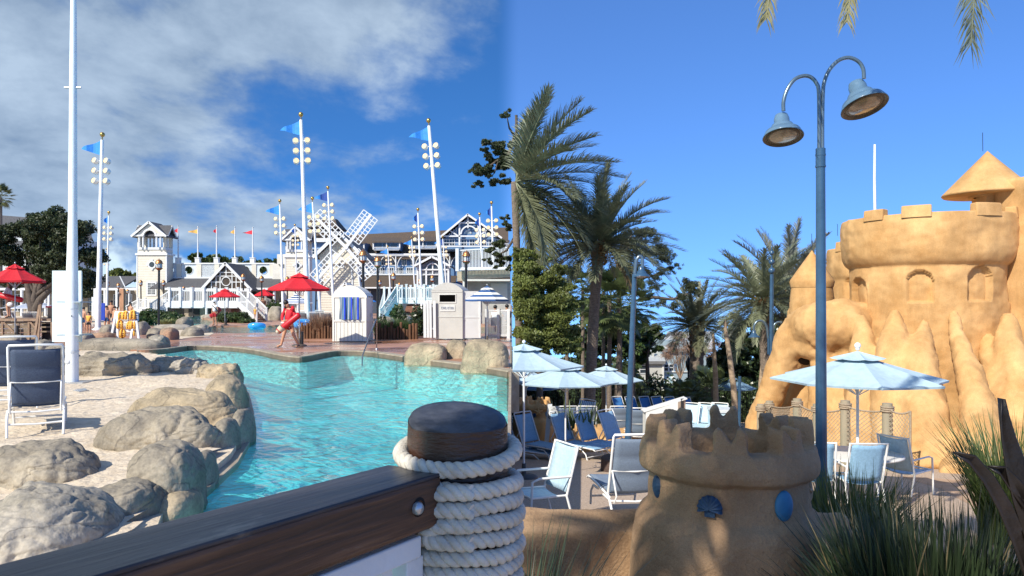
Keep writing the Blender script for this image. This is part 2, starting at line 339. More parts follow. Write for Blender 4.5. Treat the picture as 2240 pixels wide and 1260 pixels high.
def rockmesh(rx,ry,rz,seed,sub,rough=.32,blocky=.75,freq=1.3):
    V,Fc=ico(sub); out=[]; mn=min(rx,ry,rz); of=Vector((seed*7.3,seed*3.1,seed*1.7)); sc=max(rx,ry,rz)
    for n in V:
        q=Vector([math.copysign(abs(c)**blocky,c) for c in n])
        p=Vector((q.x*rx,q.y*ry,q.z*rz)); s=p/sc
        wv=noise.noise(s*1.7+of)*.5; vq=s*freq*1.25+of+Vector((wv,wv*.6,0)); a=noise.fractal(s*freq*.8+of,1,2,2)*.6+1.0*(.42-noise.voronoi(vq)[0][0])+.35*(.4-noise.voronoi(vq*2.3)[0][0]); cr=abs(noise.noise(Vector((s.x*1.3+wv,s.y*1.3,s.z*3.2+wv*1.5))*freq+of*2)); crk=-max(0,.10-cr)*2.6; b=noise.fractal(s*freq*5+of,1.0,2.1,5)*.12
        k=rough*(a+b+crk)
        out.append(p+n*(k*(mn*.50+sc*.20)))
    return out,Fc
def rock(label,x0,x1,yt,yb,ry,seed,m,sub=5,name='boulder',yaw=0,zb=-.05,rough=.32,blocky=.78,group=None,freq=1.3,slope=0,dd=None):
    d0=dd or GL(yb); dc=d0+ry*.8; rx=(x1-x0)/2/F*dc*.95; zt=CZ+(HZ-yt)/F*dc; rz=max(zt-zb,.12)*.80
    v,f=rockmesh(rx,ry,rz,seed,sub,rough,blocky,freq)
    c,s=cos(yaw),sin(yaw); fl=-.17-(zb+rz*.1); v=[(p.x*c-p.y*s,p.x*s+p.y*c,max(p.z+slope*p.x,fl)) for p in v]
    mb=MB(); mb.add(v,f,True); o=mb.build(name,m,world=False); o.location=(XW((x0+x1)/2,dc),dc,zb+rz*.1)
    tag(o,label,'rock',group); return o
# umbrellas -------------------------------------------------------
def umbrella(label,canmat,skmat,Wd=2.4,H=2.7,drop=.62,n=8,polemat=None,group=None,val=.07,vent=True,ribs=True,base=True,final=True,sag=.03,cat='umbrella',name='patio_umbrella',scal=.0):
    t=thing(name,label,cat,group=group); r0=Wd/2; ps=polemat or CHROME
    MB().tube([(0,0,.05),(0,0,H-.1)],.022,8).build('pole',ps,t)
    if base: MB().lathe([(.28,0),(.28,.04),(.2,.07),(.05,.09),(.04,.3),(.001,.3)],20).build('base',mat('umbrella_base',(.08,.065,.055),.5),t)
    def canopy(ra,rb,za,zb,rings=6):
        vs=[];fs=[]; seg=n*4
        for j in range(rings+1):
            u=j/rings; r=ra+(rb-ra)*u; z=za+(zb-za)*(u**.92)
            for i in range(seg):
                a=2*PI*i/seg+PI/n; fr=(i%4)/4; e=4*fr*(1-fr)
                rr=r*(cos(PI/n)/cos((fr-.5)*2*PI/n))*(1-scal*e*u); vs.append((rr*cos(a),rr*sin(a),z-sag*e*u+sag*e*(u**4)*.6))
        for j in range(rings):
            for i in range(seg): i2=(i+1)%seg; fs.append((j*seg+i,(j+1)*seg+i,(j+1)*seg+i2,j*seg+i2))
        return vs,fs
    m=MB(); m.add(*canopy(.16 if vent else .01,r0,H-.10,H-drop)); m.build('canopy',canmat,t)
    v=MB(); 
    for i in range(n*4):
        a=2*PI*i/(n*4)+PI/n; a2=2*PI*(i+1)/(n*4)+PI/n
        f1=(i%4)/4; f2=((i+1)%4)/4 or 1
        q=[]
        for (aa,ff) in((a,f1),(a2,f2)):
            e=4*ff*(1-ff); rr=r0*(cos(PI/n)/cos((ff-.5)*2*PI/n))*(1-scal*e)+.002; q.append((rr*cos(aa),rr*sin(aa),H-drop-sag*e*.4))
        v.add([q[0],q[1],(q[1][0]*.995,q[1][1]*.995,q[1][2]-val),(q[0][0]*.995,q[0][1]*.995,q[0][2]-val)],[(0,1,2,3)])
    v.build('valance',skmat,t)
    if vent:
        m=MB(); m.add(*canopy(.01,r0*.32,H,H-drop*.32+.03,3)); m.build('vent_cap',canmat,t)
    if ribs:
        for i in range(n):
            a=2*PI*i/n+PI/n
            MB().bar((.02*cos(a),.02*sin(a),H-.14),(r0*.98*cos(a),r0*.98*sin(a),H-drop-.03),.015).bar((.03*cos(a),.03*sin(a),H-drop-.25),(r0*.5*cos(a),r0*.5*sin(a),H-.14-(drop-.11)*.5),.012).build('rib',ps,t)
    if final: MB().ball((0,0,H+.04),.035,8).build('finial',ps,t)
    return t
# chaise longue ---------------------------------------------------
def chaise(label,sling,frame,rec=62,group=None,name='lounge_chair',seatlen=1.0,pad=3):
    t=thing(name,label,'lounge chair',group=group); W=.31; zs=.36; yb=.12; Lb=.82; a=R(rec); c,s=cos(a),sin(a)
    def surf(nm,p0,p1,nb,bul,crv,w=.285,th=.02):
        vs=[];fs=[]; nu=8; nv=nb*6; p0=Vector(p0);p1=Vector(p1); d=(p1-p0); nrm_=Vector((0,-d.z,d.y)).normalized() if abs(d.z)>.1 else Vector((0,0,1))
        for side in(1,-1):
            for j in range(nv+1):
                v=j/nv; e=abs(sin(PI*v*nb))**.6
                for i in range(nu+1):
                    u=i/nu*2-1; off=bul*e*(1-u*u*.3)*side+th*.3*side - crv*(1-u*u)
                    q=p0+d*v+nrm_*off; vs.append((u*w,q.y,q.z))
        k=(nu+1); m0=k*(nv+1)
        for j in range(nv):
            for i in range(nu): fs.append((j*k+i,j*k+i+1,(j+1)*k+i+1,(j+1)*k+i)); fs.append((m0+j*k+i,m0+(j+1)*k+i,m0+(j+1)*k+i+1,m0+j*k+i+1))
        for j in range(nv): fs.append((j*k,(j+1)*k,m0+(j+1)*k,m0+j*k)); fs.append((j*k+nu,m0+j*k+nu,m0+(j+1)*k+nu,(j+1)*k+nu))
        for i in range(nu): fs.append((i,m0+i,m0+i+1,i+1)); fs.append((nv*k+i,nv*k+i+1,m0+nv*k+i+1,m0+nv*k+i))
        m=MB(); m.add(vs,fs,True); return m.build(nm,sling,t)
    yt=yb+Lb*c; zt=zs+Lb*s
    surf('back_sling',(0,yb+.02*c,zs+.03),(0,yt-.02*c,zt-.025),pad,.016,.03)
    surf('seat_sling',(0,-seatlen,zs+.01),(0,yb-.03,zs+.01),4,.012,.012)
    MB().tube([(-W,yb-.02,zs-.02),(-W,yt,zt),(-W*.97,yt+.01,zt+.025),(0,yt+.045,zt+.03),(W*.97,yt+.01,zt+.025),(W,yt,zt),(W,yb-.02,zs-.02)],.017,8).build('back_frame',frame,t)
    for sx_ in(-1,1):
        x=sx_*W
        MB().tube([(x,yb+.05,zs-.02),(x,-seatlen*.5,zs+.005),(x,-seatlen+.04,zs),(x,-seatlen-.03,zs-.03)],.017,8).build('side_rail',frame,t)
        MB().tube([(x*1.02,yb+.28,.0),(x*1.04,yb+.22,.2),(x*1.04,yb+.1,zs-.04),(x,-.12,zs-.06)],.016,8).build('leg',frame,t)
        MB().tube([(x*1.02,-seatlen*.82,0),(x*1.04,-seatlen*.76,.2),(x*1.04,-seatlen*.62,zs-.05),(x,-seatlen*.4,zs-.05)],.016,8).build('leg',frame,t)
        MB().tube([(x*.93,yb+Lb*.42*c,zs+Lb*.42*s),(x*.93,yb+.30,zs+.05),(x*.93,yb+.2,zs-.06)],.012,6).build('strut',frame,t)
    MB().tube([(-W*.98,yb+.21,.16),(0,yb+.23,.15),(W*.98,yb+.21,.16)],.014,6).build('crossbar',frame,t); MB().tube([(-W*1.03,yb+.12,zs-.05),(0,yb+.16,zs-.06),(W*1.03,yb+.12,zs-.05)],.014,6).build('crossbar',frame,t); MB().tube([(-W*.93,yb+Lb*.42*c+.01,zs+Lb*.42*s),(0,yb+Lb*.42*c+.05,zs+Lb*.42*s-.01),(W*.93,yb+Lb*.42*c+.01,zs+Lb*.42*s)],.012,6).build('crossbar',frame,t)
    MB().tube([(-W,-seatlen-.03,zs-.03),(W,-seatlen-.03,zs-.03)],.014,6).build('foot_bar',frame,t); MB().tube([(-W*.98,-seatlen*.78,.12),(W*.98,-seatlen*.78,.12)],.014,6).build('foot_bar',frame,t)
    return t
# people ----------------------------------------------------------
def skinmesh(name,pts,edges,rad,m,parent,sub=1,root=0):
    me=bpy.data.meshes.new(name); me.from_pydata([tuple(p) for p in pts],edges,[]); me.materials.append(m)
    o=link(name,me,None,parent); md=o.modifiers.new('skin','SKIN'); md.use_smooth_shade=True; md.branch_smoothing=.4
    for i,r in enumerate(rad):
        sv=me.skin_vertices[0].data[i]; sv.radius=(r,r) if isinstance(r,(int,float)) else r; sv.use_root=(i==root)
    sb=o.modifiers.new('smooth','SUBSURF'); sb.levels=sub; sb.render_levels=sub
    return o
BASEJ=dict(pel=(0,0,.93),wai=(0,.0,1.08),che=(0,.0,1.28),nec=(0,.01,1.46),h0=(0,-.01,1.55),h1=(0,-.02,1.64),
 shL=(.155,.01,1.40),elL=(.20,.03,1.12),wrL=(.21,-.04,.88),haL=(.21,-.06,.80),shR=(-.155,.01,1.40),elR=(-.20,.03,1.12),wrR=(-.21,-.04,.88),haR=(-.21,-.06,.80),
 hiL=(.085,0,.88),knL=(.10,-.02,.49),anL=(.10,.03,.09),toL=(.11,-.13,.035),hiR=(-.085,0,.88),knR=(-.10,-.02,.49),anR=(-.10,.03,.09),toR=(-.11,-.13,.035))
RADJ=dict(pel=.135,wai=.12,che=.135,nec=.055,h0=.075,h1=.088,sh=.062,el=.042,wr=.03,ha=.038,hi=.095,kn=.067,an=.045,to=.038)
def person(label,loc,rz=0,H=1.72,pose={},skin=None,top=None,bottom=None,hair='short',hairmat=None,sleeve='short',shoes=None,hat=None,detail=False,group=None,sub=1,cat='person',botlen=.55,sit=False,build=1.0):
    skin=skin or SKIN; t=thing('person',label,cat,group=group); J=dict(BASEJ); J.update({k:v for k,v in pose.items() if k!='fw'}); K=list(J)
    idx={k:i for i,k in enumerate(K)}; rr=[(RADJ[k] if k in RADJ else RADJ[k[:2]])*build for k in K]
    E=[('pel','wai'),('wai','che'),('che','nec'),('nec','h0'),('h0','h1')]
    for s in 'LR': E+=[('che','sh'+s),('sh'+s,'el'+s),('el'+s,'wr'+s),('wr'+s,'ha'+s),('pel','hi'+s),('hi'+s,'kn'+s),('kn'+s,'an'+s),('an'+s,'to'+s)]
    pts=[Vector(J[k]) for k in K]; ed=[(idx[a],idx[b]) for a,b in E]
    if detail:
        for s in 'LR':
            h=Vector(J['ha'+s]); w_=Vector(J['wr'+s]); dr=(h-w_).normalized(); sd_=dr.cross(Vector((0,1,0))); sd_=sd_.normalized() if sd_.length>.1 else Vector((1,0,0))
            for q in range(4):
                pts.append(h+dr*(.05+.01*(1.5-abs(q-1.4)))+sd_*(q-1.5)*.022); rr.append(.010); ed.append((idx['ha'+s],len(pts)-1))
            pts.append(w_+(h-w_)*.6+sd_*.05); rr.append(.011); ed.append((idx['ha'+s],len(pts)-1))
    skinmesh('body',pts,ed,rr,skin,t,2 if detail else sub,idx['pel'])
    def sub_(names,edges,grow,nm,m,root):
        pp=[];rd=[];ix={}
        for n_,r_ in names: ix[n_]=len(pp); pp.append(Vector(J[n_]) if n_ in J else Vector(n_)); rd.append(r_)
        skinmesh(nm,pp,[(ix[a],ix[b]) for a,b in edges],rd,m,t,1,0)
    def mid(a,b,f): return tuple(Vector(J[a]).lerp(Vector(J[b]),f))
    if top:
        pw=mid('pel','wai',-.1 if not sit else .2)
        names=[('che',.175*build),('wai',.168*build),(pw,.172*build),(mid('che','nec',.62),.085)]
        ed_=[('che','wai'),('wai',pw),('che',names[3][0])]
        for s in 'LR':
            f=.55 if sleeve=='short' else 1; e=mid('sh'+s,'el'+s,f); names+=[('sh'+s,.077),(e,.062)]; ed_+=[('che','sh'+s),('sh'+s,e)]
            if sleeve=='long': names+=[('wr'+s,.043)]; ed_+=[(e,'wr'+s)]
        sub_(names,ed_,0,'shirt',top,'che')
    if bottom:
        names=[('pel',.152*build),(mid('pel','wai',.35),.142*build)]; ed_=[('pel',names[1][0])]
        for s in 'LR':
            e=mid('hi'+s,'kn'+s,botlen); names+=[('hi'+s,.108*build),(e,.098)]; ed_+=[('pel','hi'+s),('hi'+s,e)]
        sub_(names,ed_,0,'shorts',bottom,'pel')
    hm=hairmat or HAIR; h1=Vector(J['h1']); h0=Vector(J['h0']); up=(h1-h0).normalized(); fw=Vector((0,-1,0)) if 'fw' not in pose else Vector(pose['fw'])
    mb=MB(); mb.ball(h1+up*.035-fw*.025,.098,12,(1,1.08,.95)); 
    if hair=='long': mb.tube([h1-fw*.07,h0-fw*.09,h0-fw*.1-Vector((0,0,.16)),h0-fw*.09-Vector((0,0,.3))],[.085,.085,.07,.03],8)
    if hair=='curly':
        for q in range(14):
            a=q*2.4; mb.ball(h1+up*(.06+.02*sin(q))-fw*(.03+.06*abs(sin(a)))+Vector((.075*cos(a),0,.0)),.035,6)
    if hair!='none': mb.build('hair',hm,t)
    if hat: MB().lathe([(.001,.115),(.07,.105),(.098,.05),(.10,.01),(.165,-.015),(.165,-.022),(.1,0)],16,h1+up*.03).build('hat',hat,t)
    if detail:
        sdv=fw.cross(Vector((0,0,1)))
        MB().ball(h0+up*.045+fw*.088,.018,6,(1,1,1.4)).build('nose',skin,t)
        for q in(-1,1): MB().ball(h0+up*.075+fw*.082+sdv*.03*q,.011,6).build('eye',HAIR,t)
        MB().ball(h0+up*.005+fw*.08,.02,6,(1.2,1.2,.4)).build('mouth',mat('lips',(.35,.1,.08),.5),t)
        for q in(-1,1): MB().ball(h0+up*.05+sdv*.09*q,.02,6,(1,1,1.5)).build('ear',skin,t)
    if shoes:
        for s in 'LR':
            a=Vector(J['an'+s]);b=Vector(J['to'+s]); dr=(b-a); dr.z=0; dr.normalize()
            m=MB(); m.bar(Vector((a.x,a.y,min(a.z,b.z)-.045))-dr*.05,Vector((b.x,b.y,b.z-.04))+dr*.06,.10,.025); m.bar(a-dr*.01+Vector((0,0,-.03)),a+dr*.09+Vector((0,0,-.03)),.095,.03); m.build('sandal',shoes,t)
    t.location=loc; t.rotation_euler=(0,0,rz); k=H/1.74; t.scale=(k,k,k); return t
# foliage ---------------------------------------------------------
def leaves(rng,clumps,n,size,flat=.0,shell=.0,aspect=.5):
    """leaf sized quads spread through ellipsoid clumps (cx,cy,cz,rx,ry,rz)"""
    C=np.array(clumps,float); vol=(C[:,3]*C[:,4]*C[:,5])**(.75); idx=rng.choice(len(C),n,p=vol/vol.sum())
    d=rng.normal(size=(n,3)); d/=np.linalg.norm(d,axis=1)[:,None]; r=rng.random(n)**(1/3)
    if shell: r=1-(1-r)*shell
    lump=1+.16*np.sin(d[:,0]*5+idx)+.14*np.sin(d[:,2]*7+idx*2)+.12*np.sin(d[:,1]*9+idx*3)
    p=C[idx,:3]+d*C[idx,3:]*(r*lump)[:,None]
    nn=rng.normal(size=(n,3)); nn[:,2]=np.abs(nn[:,2])+flat; nn/=np.linalg.norm(nn,axis=1)[:,None]
    u=np.cross(nn,rng.normal(size=(n,3))); u/=np.linalg.norm(u,axis=1)[:,None]; v=np.cross(nn,u)
    s=size*(.6+.8*rng.random(n))[:,None]
    V=np.stack([p-u*s,p+v*s*aspect,p+u*s,p-v*s*aspect],1).reshape(-1,3)
    return V
def limbs(m,base,clumps,r,k=3,rng=random):
    base=Vector(base)
    for c in clumps:
        e=Vector(c[:3]); mid_=base.lerp(e,.5)+Vector((rng.uniform(-.3,.3),rng.uniform(-.3,.3),rng.uniform(.0,.5)))*(e-base).length*.15
        m.tube([base,mid_,e],[r,r*.6,r*.15],6,False)
def tree(name,label,cat,loc,trunk,tr,clumps,n,size,lm,bm=None,group=None,seed=1,shell=0,clip=None,leafname='crown',limb=True,aspect=.5,flat=0):
    rnd=random.Random(seed); rng=np.random.default_rng(seed); t=thing(name,label,cat,loc,group=group); L_=Vector(loc)
    cl=[(c[0]+L_.x,c[1]+L_.y,c[2]+L_.z,c[3],c[4],c[5]) for c in clumps]; m=MB()
    tp=[Vector(p)+L_ for p in trunk]; k=len(tp)
    m.tube(tp,[tr*(1-.55*i/(k-1))*(1.35 if i==0 else 1) for i in range(k)],10)
    if limb: limbs(m,tp[-1],cl[:14],tr*.42,rng=rnd)
    m.build('trunk',bm or BARK,t)
    V=leaves(rng,cl,n,size,shell=shell,aspect=aspect,flat=flat)
    if clip is not None:
        Q=V.reshape(-1,4,3); V=Q[clip(Q[:,0,:])].reshape(-1,3)
    o=quads(leafname,V,lm,t); return t
def autoclumps(rng,R0,H0,H1,n,rc,squash=.7):
    out=[]
    for i in range(n):
        a=rng.random()*2*PI; r=R0*math.sqrt(rng.random())*.85; f=rng.random(); z=H0+(H1-H0)*f; k=math.sqrt(max(.15,1-(2*f-1)**2*.75))
        out.append((r*cos(a)*k,r*sin(a)*k,z,rc*(.7+.6*rng.random()),rc*(.7+.6*rng.random()),rc*squash*(.7+.5*rng.random())))
    return out
def blades(rng,n,R0,h,wd,spread=1.0,droop=.5,cx=0,cy=0,cz=0,seg=3,ell=1):
    """arching strap leaves from a tuft"""
    Q=[]
    for i in range(n):
        a=rng.random()*2*PI; rr=R0*math.sqrt(rng.random()); bx,by=cx+rr*cos(a),cy+rr*sin(a)*ell; hh=h*(.6+.55*rng.random()); out=spread*(.15+rng.random())*hh*.8; aa=a+rng.normal()*.5
        pts=[]
        for j in range(seg+1):
            u=j/seg; pts.append(np.array([bx+cos(aa)*out*u**1.6,by+sin(aa)*out*u**1.6*ell,cz+hh*(u-droop*u*u*(out/hh)*.8)]))
        sdv=np.array([-sin(aa),cos(aa),0])
        b=rng.random()*2*PI; sdv=sdv*cos(b*.15)+np.array([cos(aa),sin(aa),0])*sin(b*.15)
        for j in range(seg):
            w0=wd*(1-(j/seg)**2*.9); w1=wd*(1-((j+1)/seg)**2*.97)
            Q+= [pts[j]-sdv*w0,pts[j]+sdv*w0,pts[j+1]+sdv*w1,pts[j+1]-sdv*w1]
    return np.array(Q)
# palms -----------------------------------------------------------
def frond(rng,Lf,az,el0,droop,nl=46,ll=.42,lw=.014,base=(0,0,0),twist=0,up=.35):
    """rachis curve with two rows of leaflets; returns (rachis pts, leaflet quads)"""
    p=np.array(base,float); dirh=np.array([cos(az),sin(az),0.]); sidev=np.array([-sin(az),cos(az),0.]); pts=[p.copy()]; K=18; e=el0
    for k in range(K):
        e=el0-droop*((k+1)/K)**1.3; st=Lf/K; p=p+(dirh*cos(e)+np.array([0,0,1.])*sin(e))*st+sidev*twist*st*(k/K); pts.append(p.copy())
    pts=np.array(pts); Q=[]
    for i in range(nl):
        u=.10+.90*i/(nl-1); f=u*K; a=min(int(f),K-1); q=pts[a]+(pts[a+1]-pts[a])*(f-a); t=pts[a+1]-pts[a]; t/=np.linalg.norm(t); nrmv=np.cross(t,sidev); nrmv/=np.linalg.norm(nrmv)
        if nrmv[2]<0: nrmv=-nrmv
        l=ll*(.35+1.0*math.sin(PI*min(1,u*.9+.08))**.7)*(.85+.3*rng.random()); sweep=.55+.55*u
        for s in(-1,1):
            dv=sidev*s*cos(sweep)+t*sin(sweep)+nrmv*(up*(.6+.8*rng.random())); dv/=np.linalg.norm(dv); dv=dv+rng.normal(size=3)*.06
            m1_=q+dv*l*.6; tip=q+dv*l+np.array([0,0,-1])*l*.16; wv=np.cross(dv,nrmv); wv=wv/np.linalg.norm(wv)*lw
            Q+=[q-wv,q+wv,m1_+wv*.8,m1_-wv*.8, m1_-wv*.8,m1_+wv*.8,tip+wv*.1,tip-wv*.1]
    return pts,np.array(Q)
def datepalm(label,loc,H,tr,nf,Lf,seed=1,azr=None,group=None,lean=(0,0),ll=.42,nl=46,lw=.014,el=(-.75,1.45),lmat=None,dead=0,name='date_palm',skirt=.0,trunk=True,keep=None,boots=True,upright=False,dr0=.9):
    rng=np.random.default_rng(seed); t=thing(name,label,'palm tree',loc,group=group); L_=Vector(loc)
    if trunk:
        pts=[];rd=[]; k=40
        for i in range(k+1):
            u=i/k; pts.append(L_+Vector((lean[0]*u**1.5,lean[1]*u,H*u))); rd.append(tr*(1.12-.22*u+(.15 if i==0 else 0))*(1+.05*(i%2))*(1.0+ (.35*max(0,(u-.8)/.2) if boots else 0)))
        MB().tube(pts,rd,14,smooth=False).build('trunk',PTRUNK,t)
        if boots:
            mb=MB(); top=pts[-1]
            for i in range(90):
                a=i*2.4; u=i/90; z=-1.5*tr*3.2*u; r=tr*(1.5-.25*u); c=top+Vector((r*cos(a),r*sin(a),z+.2)); mb.add([c+Vector((-sin(a)*.07,cos(a)*.07,-.1)),c+Vector((sin(a)*.07,-cos(a)*.07,-.1)),c+Vector((cos(a)*.12+sin(a)*.03,sin(a)*.12-cos(a)*.03,.14)),c+Vector((cos(a)*.12-sin(a)*.03,sin(a)*.12+cos(a)*.03,.14))],[(0,1,2,3)])
            mb.build('leaf_bases',BOOT,t)
    top=L_+Vector((lean[0],lean[1],H))
    for i in range(nf):
        u=i/nf; a=(i*2.39996+rng.normal()*.15)%(2*PI)
        if azr: a=azr[0]+(azr[1]-azr[0])*((i*.618)%1)
        if keep and not keep(a): continue
        e=el[1]+(el[0]-el[1])*u**.9+rng.normal()*.06
        if upright: e=max(e,.3)
        r,Q=frond(rng,Lf*(.85+.25*rng.random()),a,e,(dr0+.35*rng.random())*(.75 if e>.9 else 1),nl=nl,ll=ll,lw=lw,base=top+Vector((cos(a)*tr*.6,sin(a)*tr*.6,0)),twist=rng.normal()*.12)
        m=MB(); m.tube([Vector(x) for x in r[::3]],[.028*Lf/3*(1-.85*j/6) for j in range(len(r[::3]))],5,False); n0=len(m.v)
        m.add(Q,[(4*j,4*j+1,4*j+2,4*j+3) for j in range(len(Q)//4)])
        m.build('frond',PALMD if (i>=nf-dead) else (lmat or PALML),t)
    return t
def fanpalm(label,loc,H,tr,nf,r,seed=1,group=None,lean=(0,0),name='fan_palm',lm=None,boots=True,el=(-.9,1.3),keep=None):
    rng=np.random.default_rng(seed); t=thing(name,label,'palm tree',loc,group=group); L_=Vector(loc); k=14
    if H>.3:
        pts=[L_+Vector((lean[0]*(i/k)**1.4,lean[1]*i/k,H*i/k)) for i in range(k+1)]
        MB().tube(pts,[tr*(1.15-.2*i/k) for i in range(k+1)],10,smooth=False).build('trunk',PTRUNK,t)
    top=L_+Vector((lean[0],lean[1],H))
    for i in range(nf):
        a=i*2.39996+rng.normal()*.2; e=el[1]+(el[0]-el[1])*(i/nf); pl=r*(.8+.3*rng.random())
        if keep and not keep(a): continue
        dv=Vector((cos(a)*cos(e),sin(a)*cos(e),sin(e))); hub=top+dv*pl; sdv=Vector((-sin(a),cos(a),0)); nn=dv.cross(sdv); m=MB(); m.tube([top,hub],.018,4,False)
        K=22
        for j in range(K):
            b=-1.9+3.8*j/(K-1); d1=(dv*cos(b)+sdv*sin(b)).normalized(); l=r*.62*(.75+.25*cos(b))*(.9+.2*rng.random()); d2=d1+Vector((0,0,-.35)); wv=d1.cross(nn)*(r*.032)
            q1=hub+d1*l*.6; q2=q1+d2*l*.45; m.add([hub-wv*.2,hub+wv*.2,q1+wv,q1-wv,q2],[(0,1,2,3),(3,2,4)])
        m.build('frond',lm or FANL,t)
    return t
# ================================================================ LEFT: the lagoon pool
def G(px,py,z=0): d=GL(py,z); return (XW(px,d),d)
def struct(mb,name,m,kind='structure'): o=mb.build(name,m,None,(0,0,0)); o['kind']=kind; return o
m=MB(); m.prism([(-70,.2),(-.06,.2),(-.06,130),(-70,130)],-1.05,-.95); struct(m,'pool_floor',POOLF)
m=MB(); m.add([(-70,.2,-.13),(-.06,.2,-.13),(-.06,130,-.13),(-70,130,-.13)],[(0,1,2,3)]); struct(m,'water',WATER)
m=MB(); m.b2(-.06,-.015,.2,400,-55,-.01); struct(m,'retaining_wall',COPE)
# far ground of the level side
front=[(-500,770),(100,766),(250,762),(300,766),(355,764),(420,757),(500,759),(560,766),(600,774),(630,779),(655,781),(680,778),(710,772),(745,768),(800,769),(870,778),(940,788),(1030,799),(1112,812)]
back=[(1112,730),(700,726),(600,727),(520,729),(462,728),(440,722),(415,715),(350,713),(330,712),(260,712),(200,709),(100,709),(-500,709)]
def cat2(pts,n=6):
    out=[]
    for i in range(len(pts)-1):
        p0,p1,p2,p3=pts[max(i-1,0)],pts[i],pts[i+1],pts[min(i+2,len(pts)-1)]
        for j in range(n):
            u=j/n; out.append(tuple(.5*((2*p1[k])+(-p0[k]+p2[k])*u+(2*p0[k]-5*p1[k]+4*p2[k]-p3[k])*u*u+(-p0[k]+3*p1[k]-3*p2[k]+p3[k])*u**3) for k in(0,1)))
    return out+[pts[-1]]
ff_=cat2([G(*q) for q in front]); poly=ff_+[G(*q) for q in back]; poly[len(ff_)-1]=(-.065,poly[len(ff_)-1][1]); poly[len(ff_)]=(-.065,poly[len(ff_)][1])
m=MB(); m.prism(poly,-1.3,0); struct(m,'pool_deck',WET)
# dark rounded nosing of that deck, then a pale submerged lip
def offs(pts,d): 
    out=[]
    for i,(x,y) in enumerate(pts):
        a=Vector(pts[max(0,i-1)]);b=Vector(pts[min(len(pts)-1,i+1)]); t=(b-a).normalized(); out.append((x+t.y*d,y-t.x*d))
    return out
def smooth_px(pts,n=6):
    out=[]
    for i in range(len(pts)-1):
        p0,p1,p2,p3=pts[max(i-1,0)],pts[i],pts[i+1],pts[min(i+2,len(pts)-1)]
        for j in range(n):
            u=j/n; out.append(tuple(.5*((2*p1[k])+(-p0[k]+p2[k])*u+(2*p0[k]-5*p1[k]+4*p2[k]-p3[k])*u*u+(-p0[k]+3*p1[k]-3*p2[k]+p3[k])*u**3) for k in(0,1)))
    return out+[pts[-1]]
fr=smooth_px([G(*q) for q in front[3:]])
m=MB(); A=offs(fr,.02); B_=offs(fr,-.30)
m.prism(A+B_[::-1],-1.0,.014); cp=struct(m,'coping',COPE)
m=MB(); A2=offs(fr,.30); m.prism(A2+offs(fr,0)[::-1],-.94,-.17); struct(m,'pool_ledge',mat('pale_pool_plaster',(.34,.72,.72),.7,.08,2))
m=MB(); A2=offs(fr,.035); m.prism(A2+offs(fr,0)[::-1],-1.0,-.02); struct(m,'waterline_band',COPED)
# island and everything beyond the river
front2=[(452,716),(470,712.5),(520,712),(600,711.5),(700,711),(1112,712)]
poly=[G(*q) for q in front2]+[(-.065,600),(-70,600),(XW(440,85),85),(XW(470,72),72)]; poly[5]=(-.065,poly[5][1])
m=MB(); m.prism(poly,-1.3,0); struct(m,'island_deck',mat('brick_deck',(.36,.17,.10),.45,.2,1.1,.12,60,col2=(.48,.28,.19)))
m=MB(); m.prism([G(-900,709.5),G(300,709.5),G(330,700),G(400,697),(XW(395,90),90),(XW(200,91),600),(-300,600)],-1.3,-.004); struct(m,'far_deck',SAND)
m=MB(); m.prism([G(a,b) for a,b in [(358,735),(372,722),(400,718),(440,724),(468,729),(455,736),(430,737),(400,741),(375,741)]],-.5,.012); struct(m,'sand_pocket',SAND)
m=MB(); m.prism([(-400,130),(-.07,130),(-.07,900),(-400,900)],-1.2,-.02); struct(m,'ground',mat('far_grass',(.05,.07,.03),.9,.3,.5))
# sand beach peninsula
bp_=[(-1500,1900),(200,1900),(300,1260),(352,1120),(400,1070),(450,1030),(505,985),(540,930),(546,890),(536,850),(505,815),(455,795),(380,778),(300,770),(150,762),(-300,762)]
m=MB(); NX=70; NY=60
poly=[G(*q) for q in bp_]; m.prism(poly,-1.2,-.03); struct(m,'sand_base',SAND)
m=MB(); m.prism([G(*q) for q in [(-1500,1900),(230,1900),(318,1260),(368,1121),(415,1075),(465,1036),(520,990),(553,935),(556,890),(546,850),(515,812),(460,792),(380,776),(300,769)]],-1.2,-.10); struct(m,'beach_ledge',COPE)
lp_=cat2([G(*q) for q in [(230,1900),(318,1260),(368,1121),(415,1075),(465,1036),(520,990),(553,935),(556,890),(546,850),(515,812),(460,792),(376,776)]],4)
o0=offs(lp_,-.05); o1=offs(lp_,.5); o2=offs(lp_,2.6); n_=len(lp_); m=MB()
m.add([(x,y,-.16) for x,y in o0]+[(x,y,-.34) for x,y in o1]+[(x,y,-.955) for x,y in o2],[f for i in range(n_-1) for f in((i,i+1,n_+i+1,n_+i),(n_+i,n_+i+1,2*n_+i+1,2*n_+i))],True); struct(m,'pool_slope',POOLF)
vs=[];fs=[];idx={}
def inside(x,y,pl):
    c=False;j=len(pl)-1
    for i in range(len(pl)):
        if (pl[i][1]>y)!=(pl[j][1]>y) and x<(pl[j][0]-pl[i][0])*(y-pl[i][1])/(pl[j][1]-pl[i][1])+pl[i][0]: c=not c
        j=i
    return c
sp=[G(a-14 if a>0 else a,b) for a,b in bp_]
stp=.13
for i in range(0,115):
    for j in range(0,170):
        x=-15+i*stp; y=2.4+j*stp
        if x>-.8: continue
        if inside(x,y,sp):
            idx[(i,j)]=len(vs); z=.028+.055*noise.fractal(Vector((x*.7,y*.7,3)),1,2,4)+.022*noise.noise(Vector((x*3.4,y*3.4,1)))+.012*noise.noise(Vector((x*8,y*8,1))); vs.append((x,y,z))
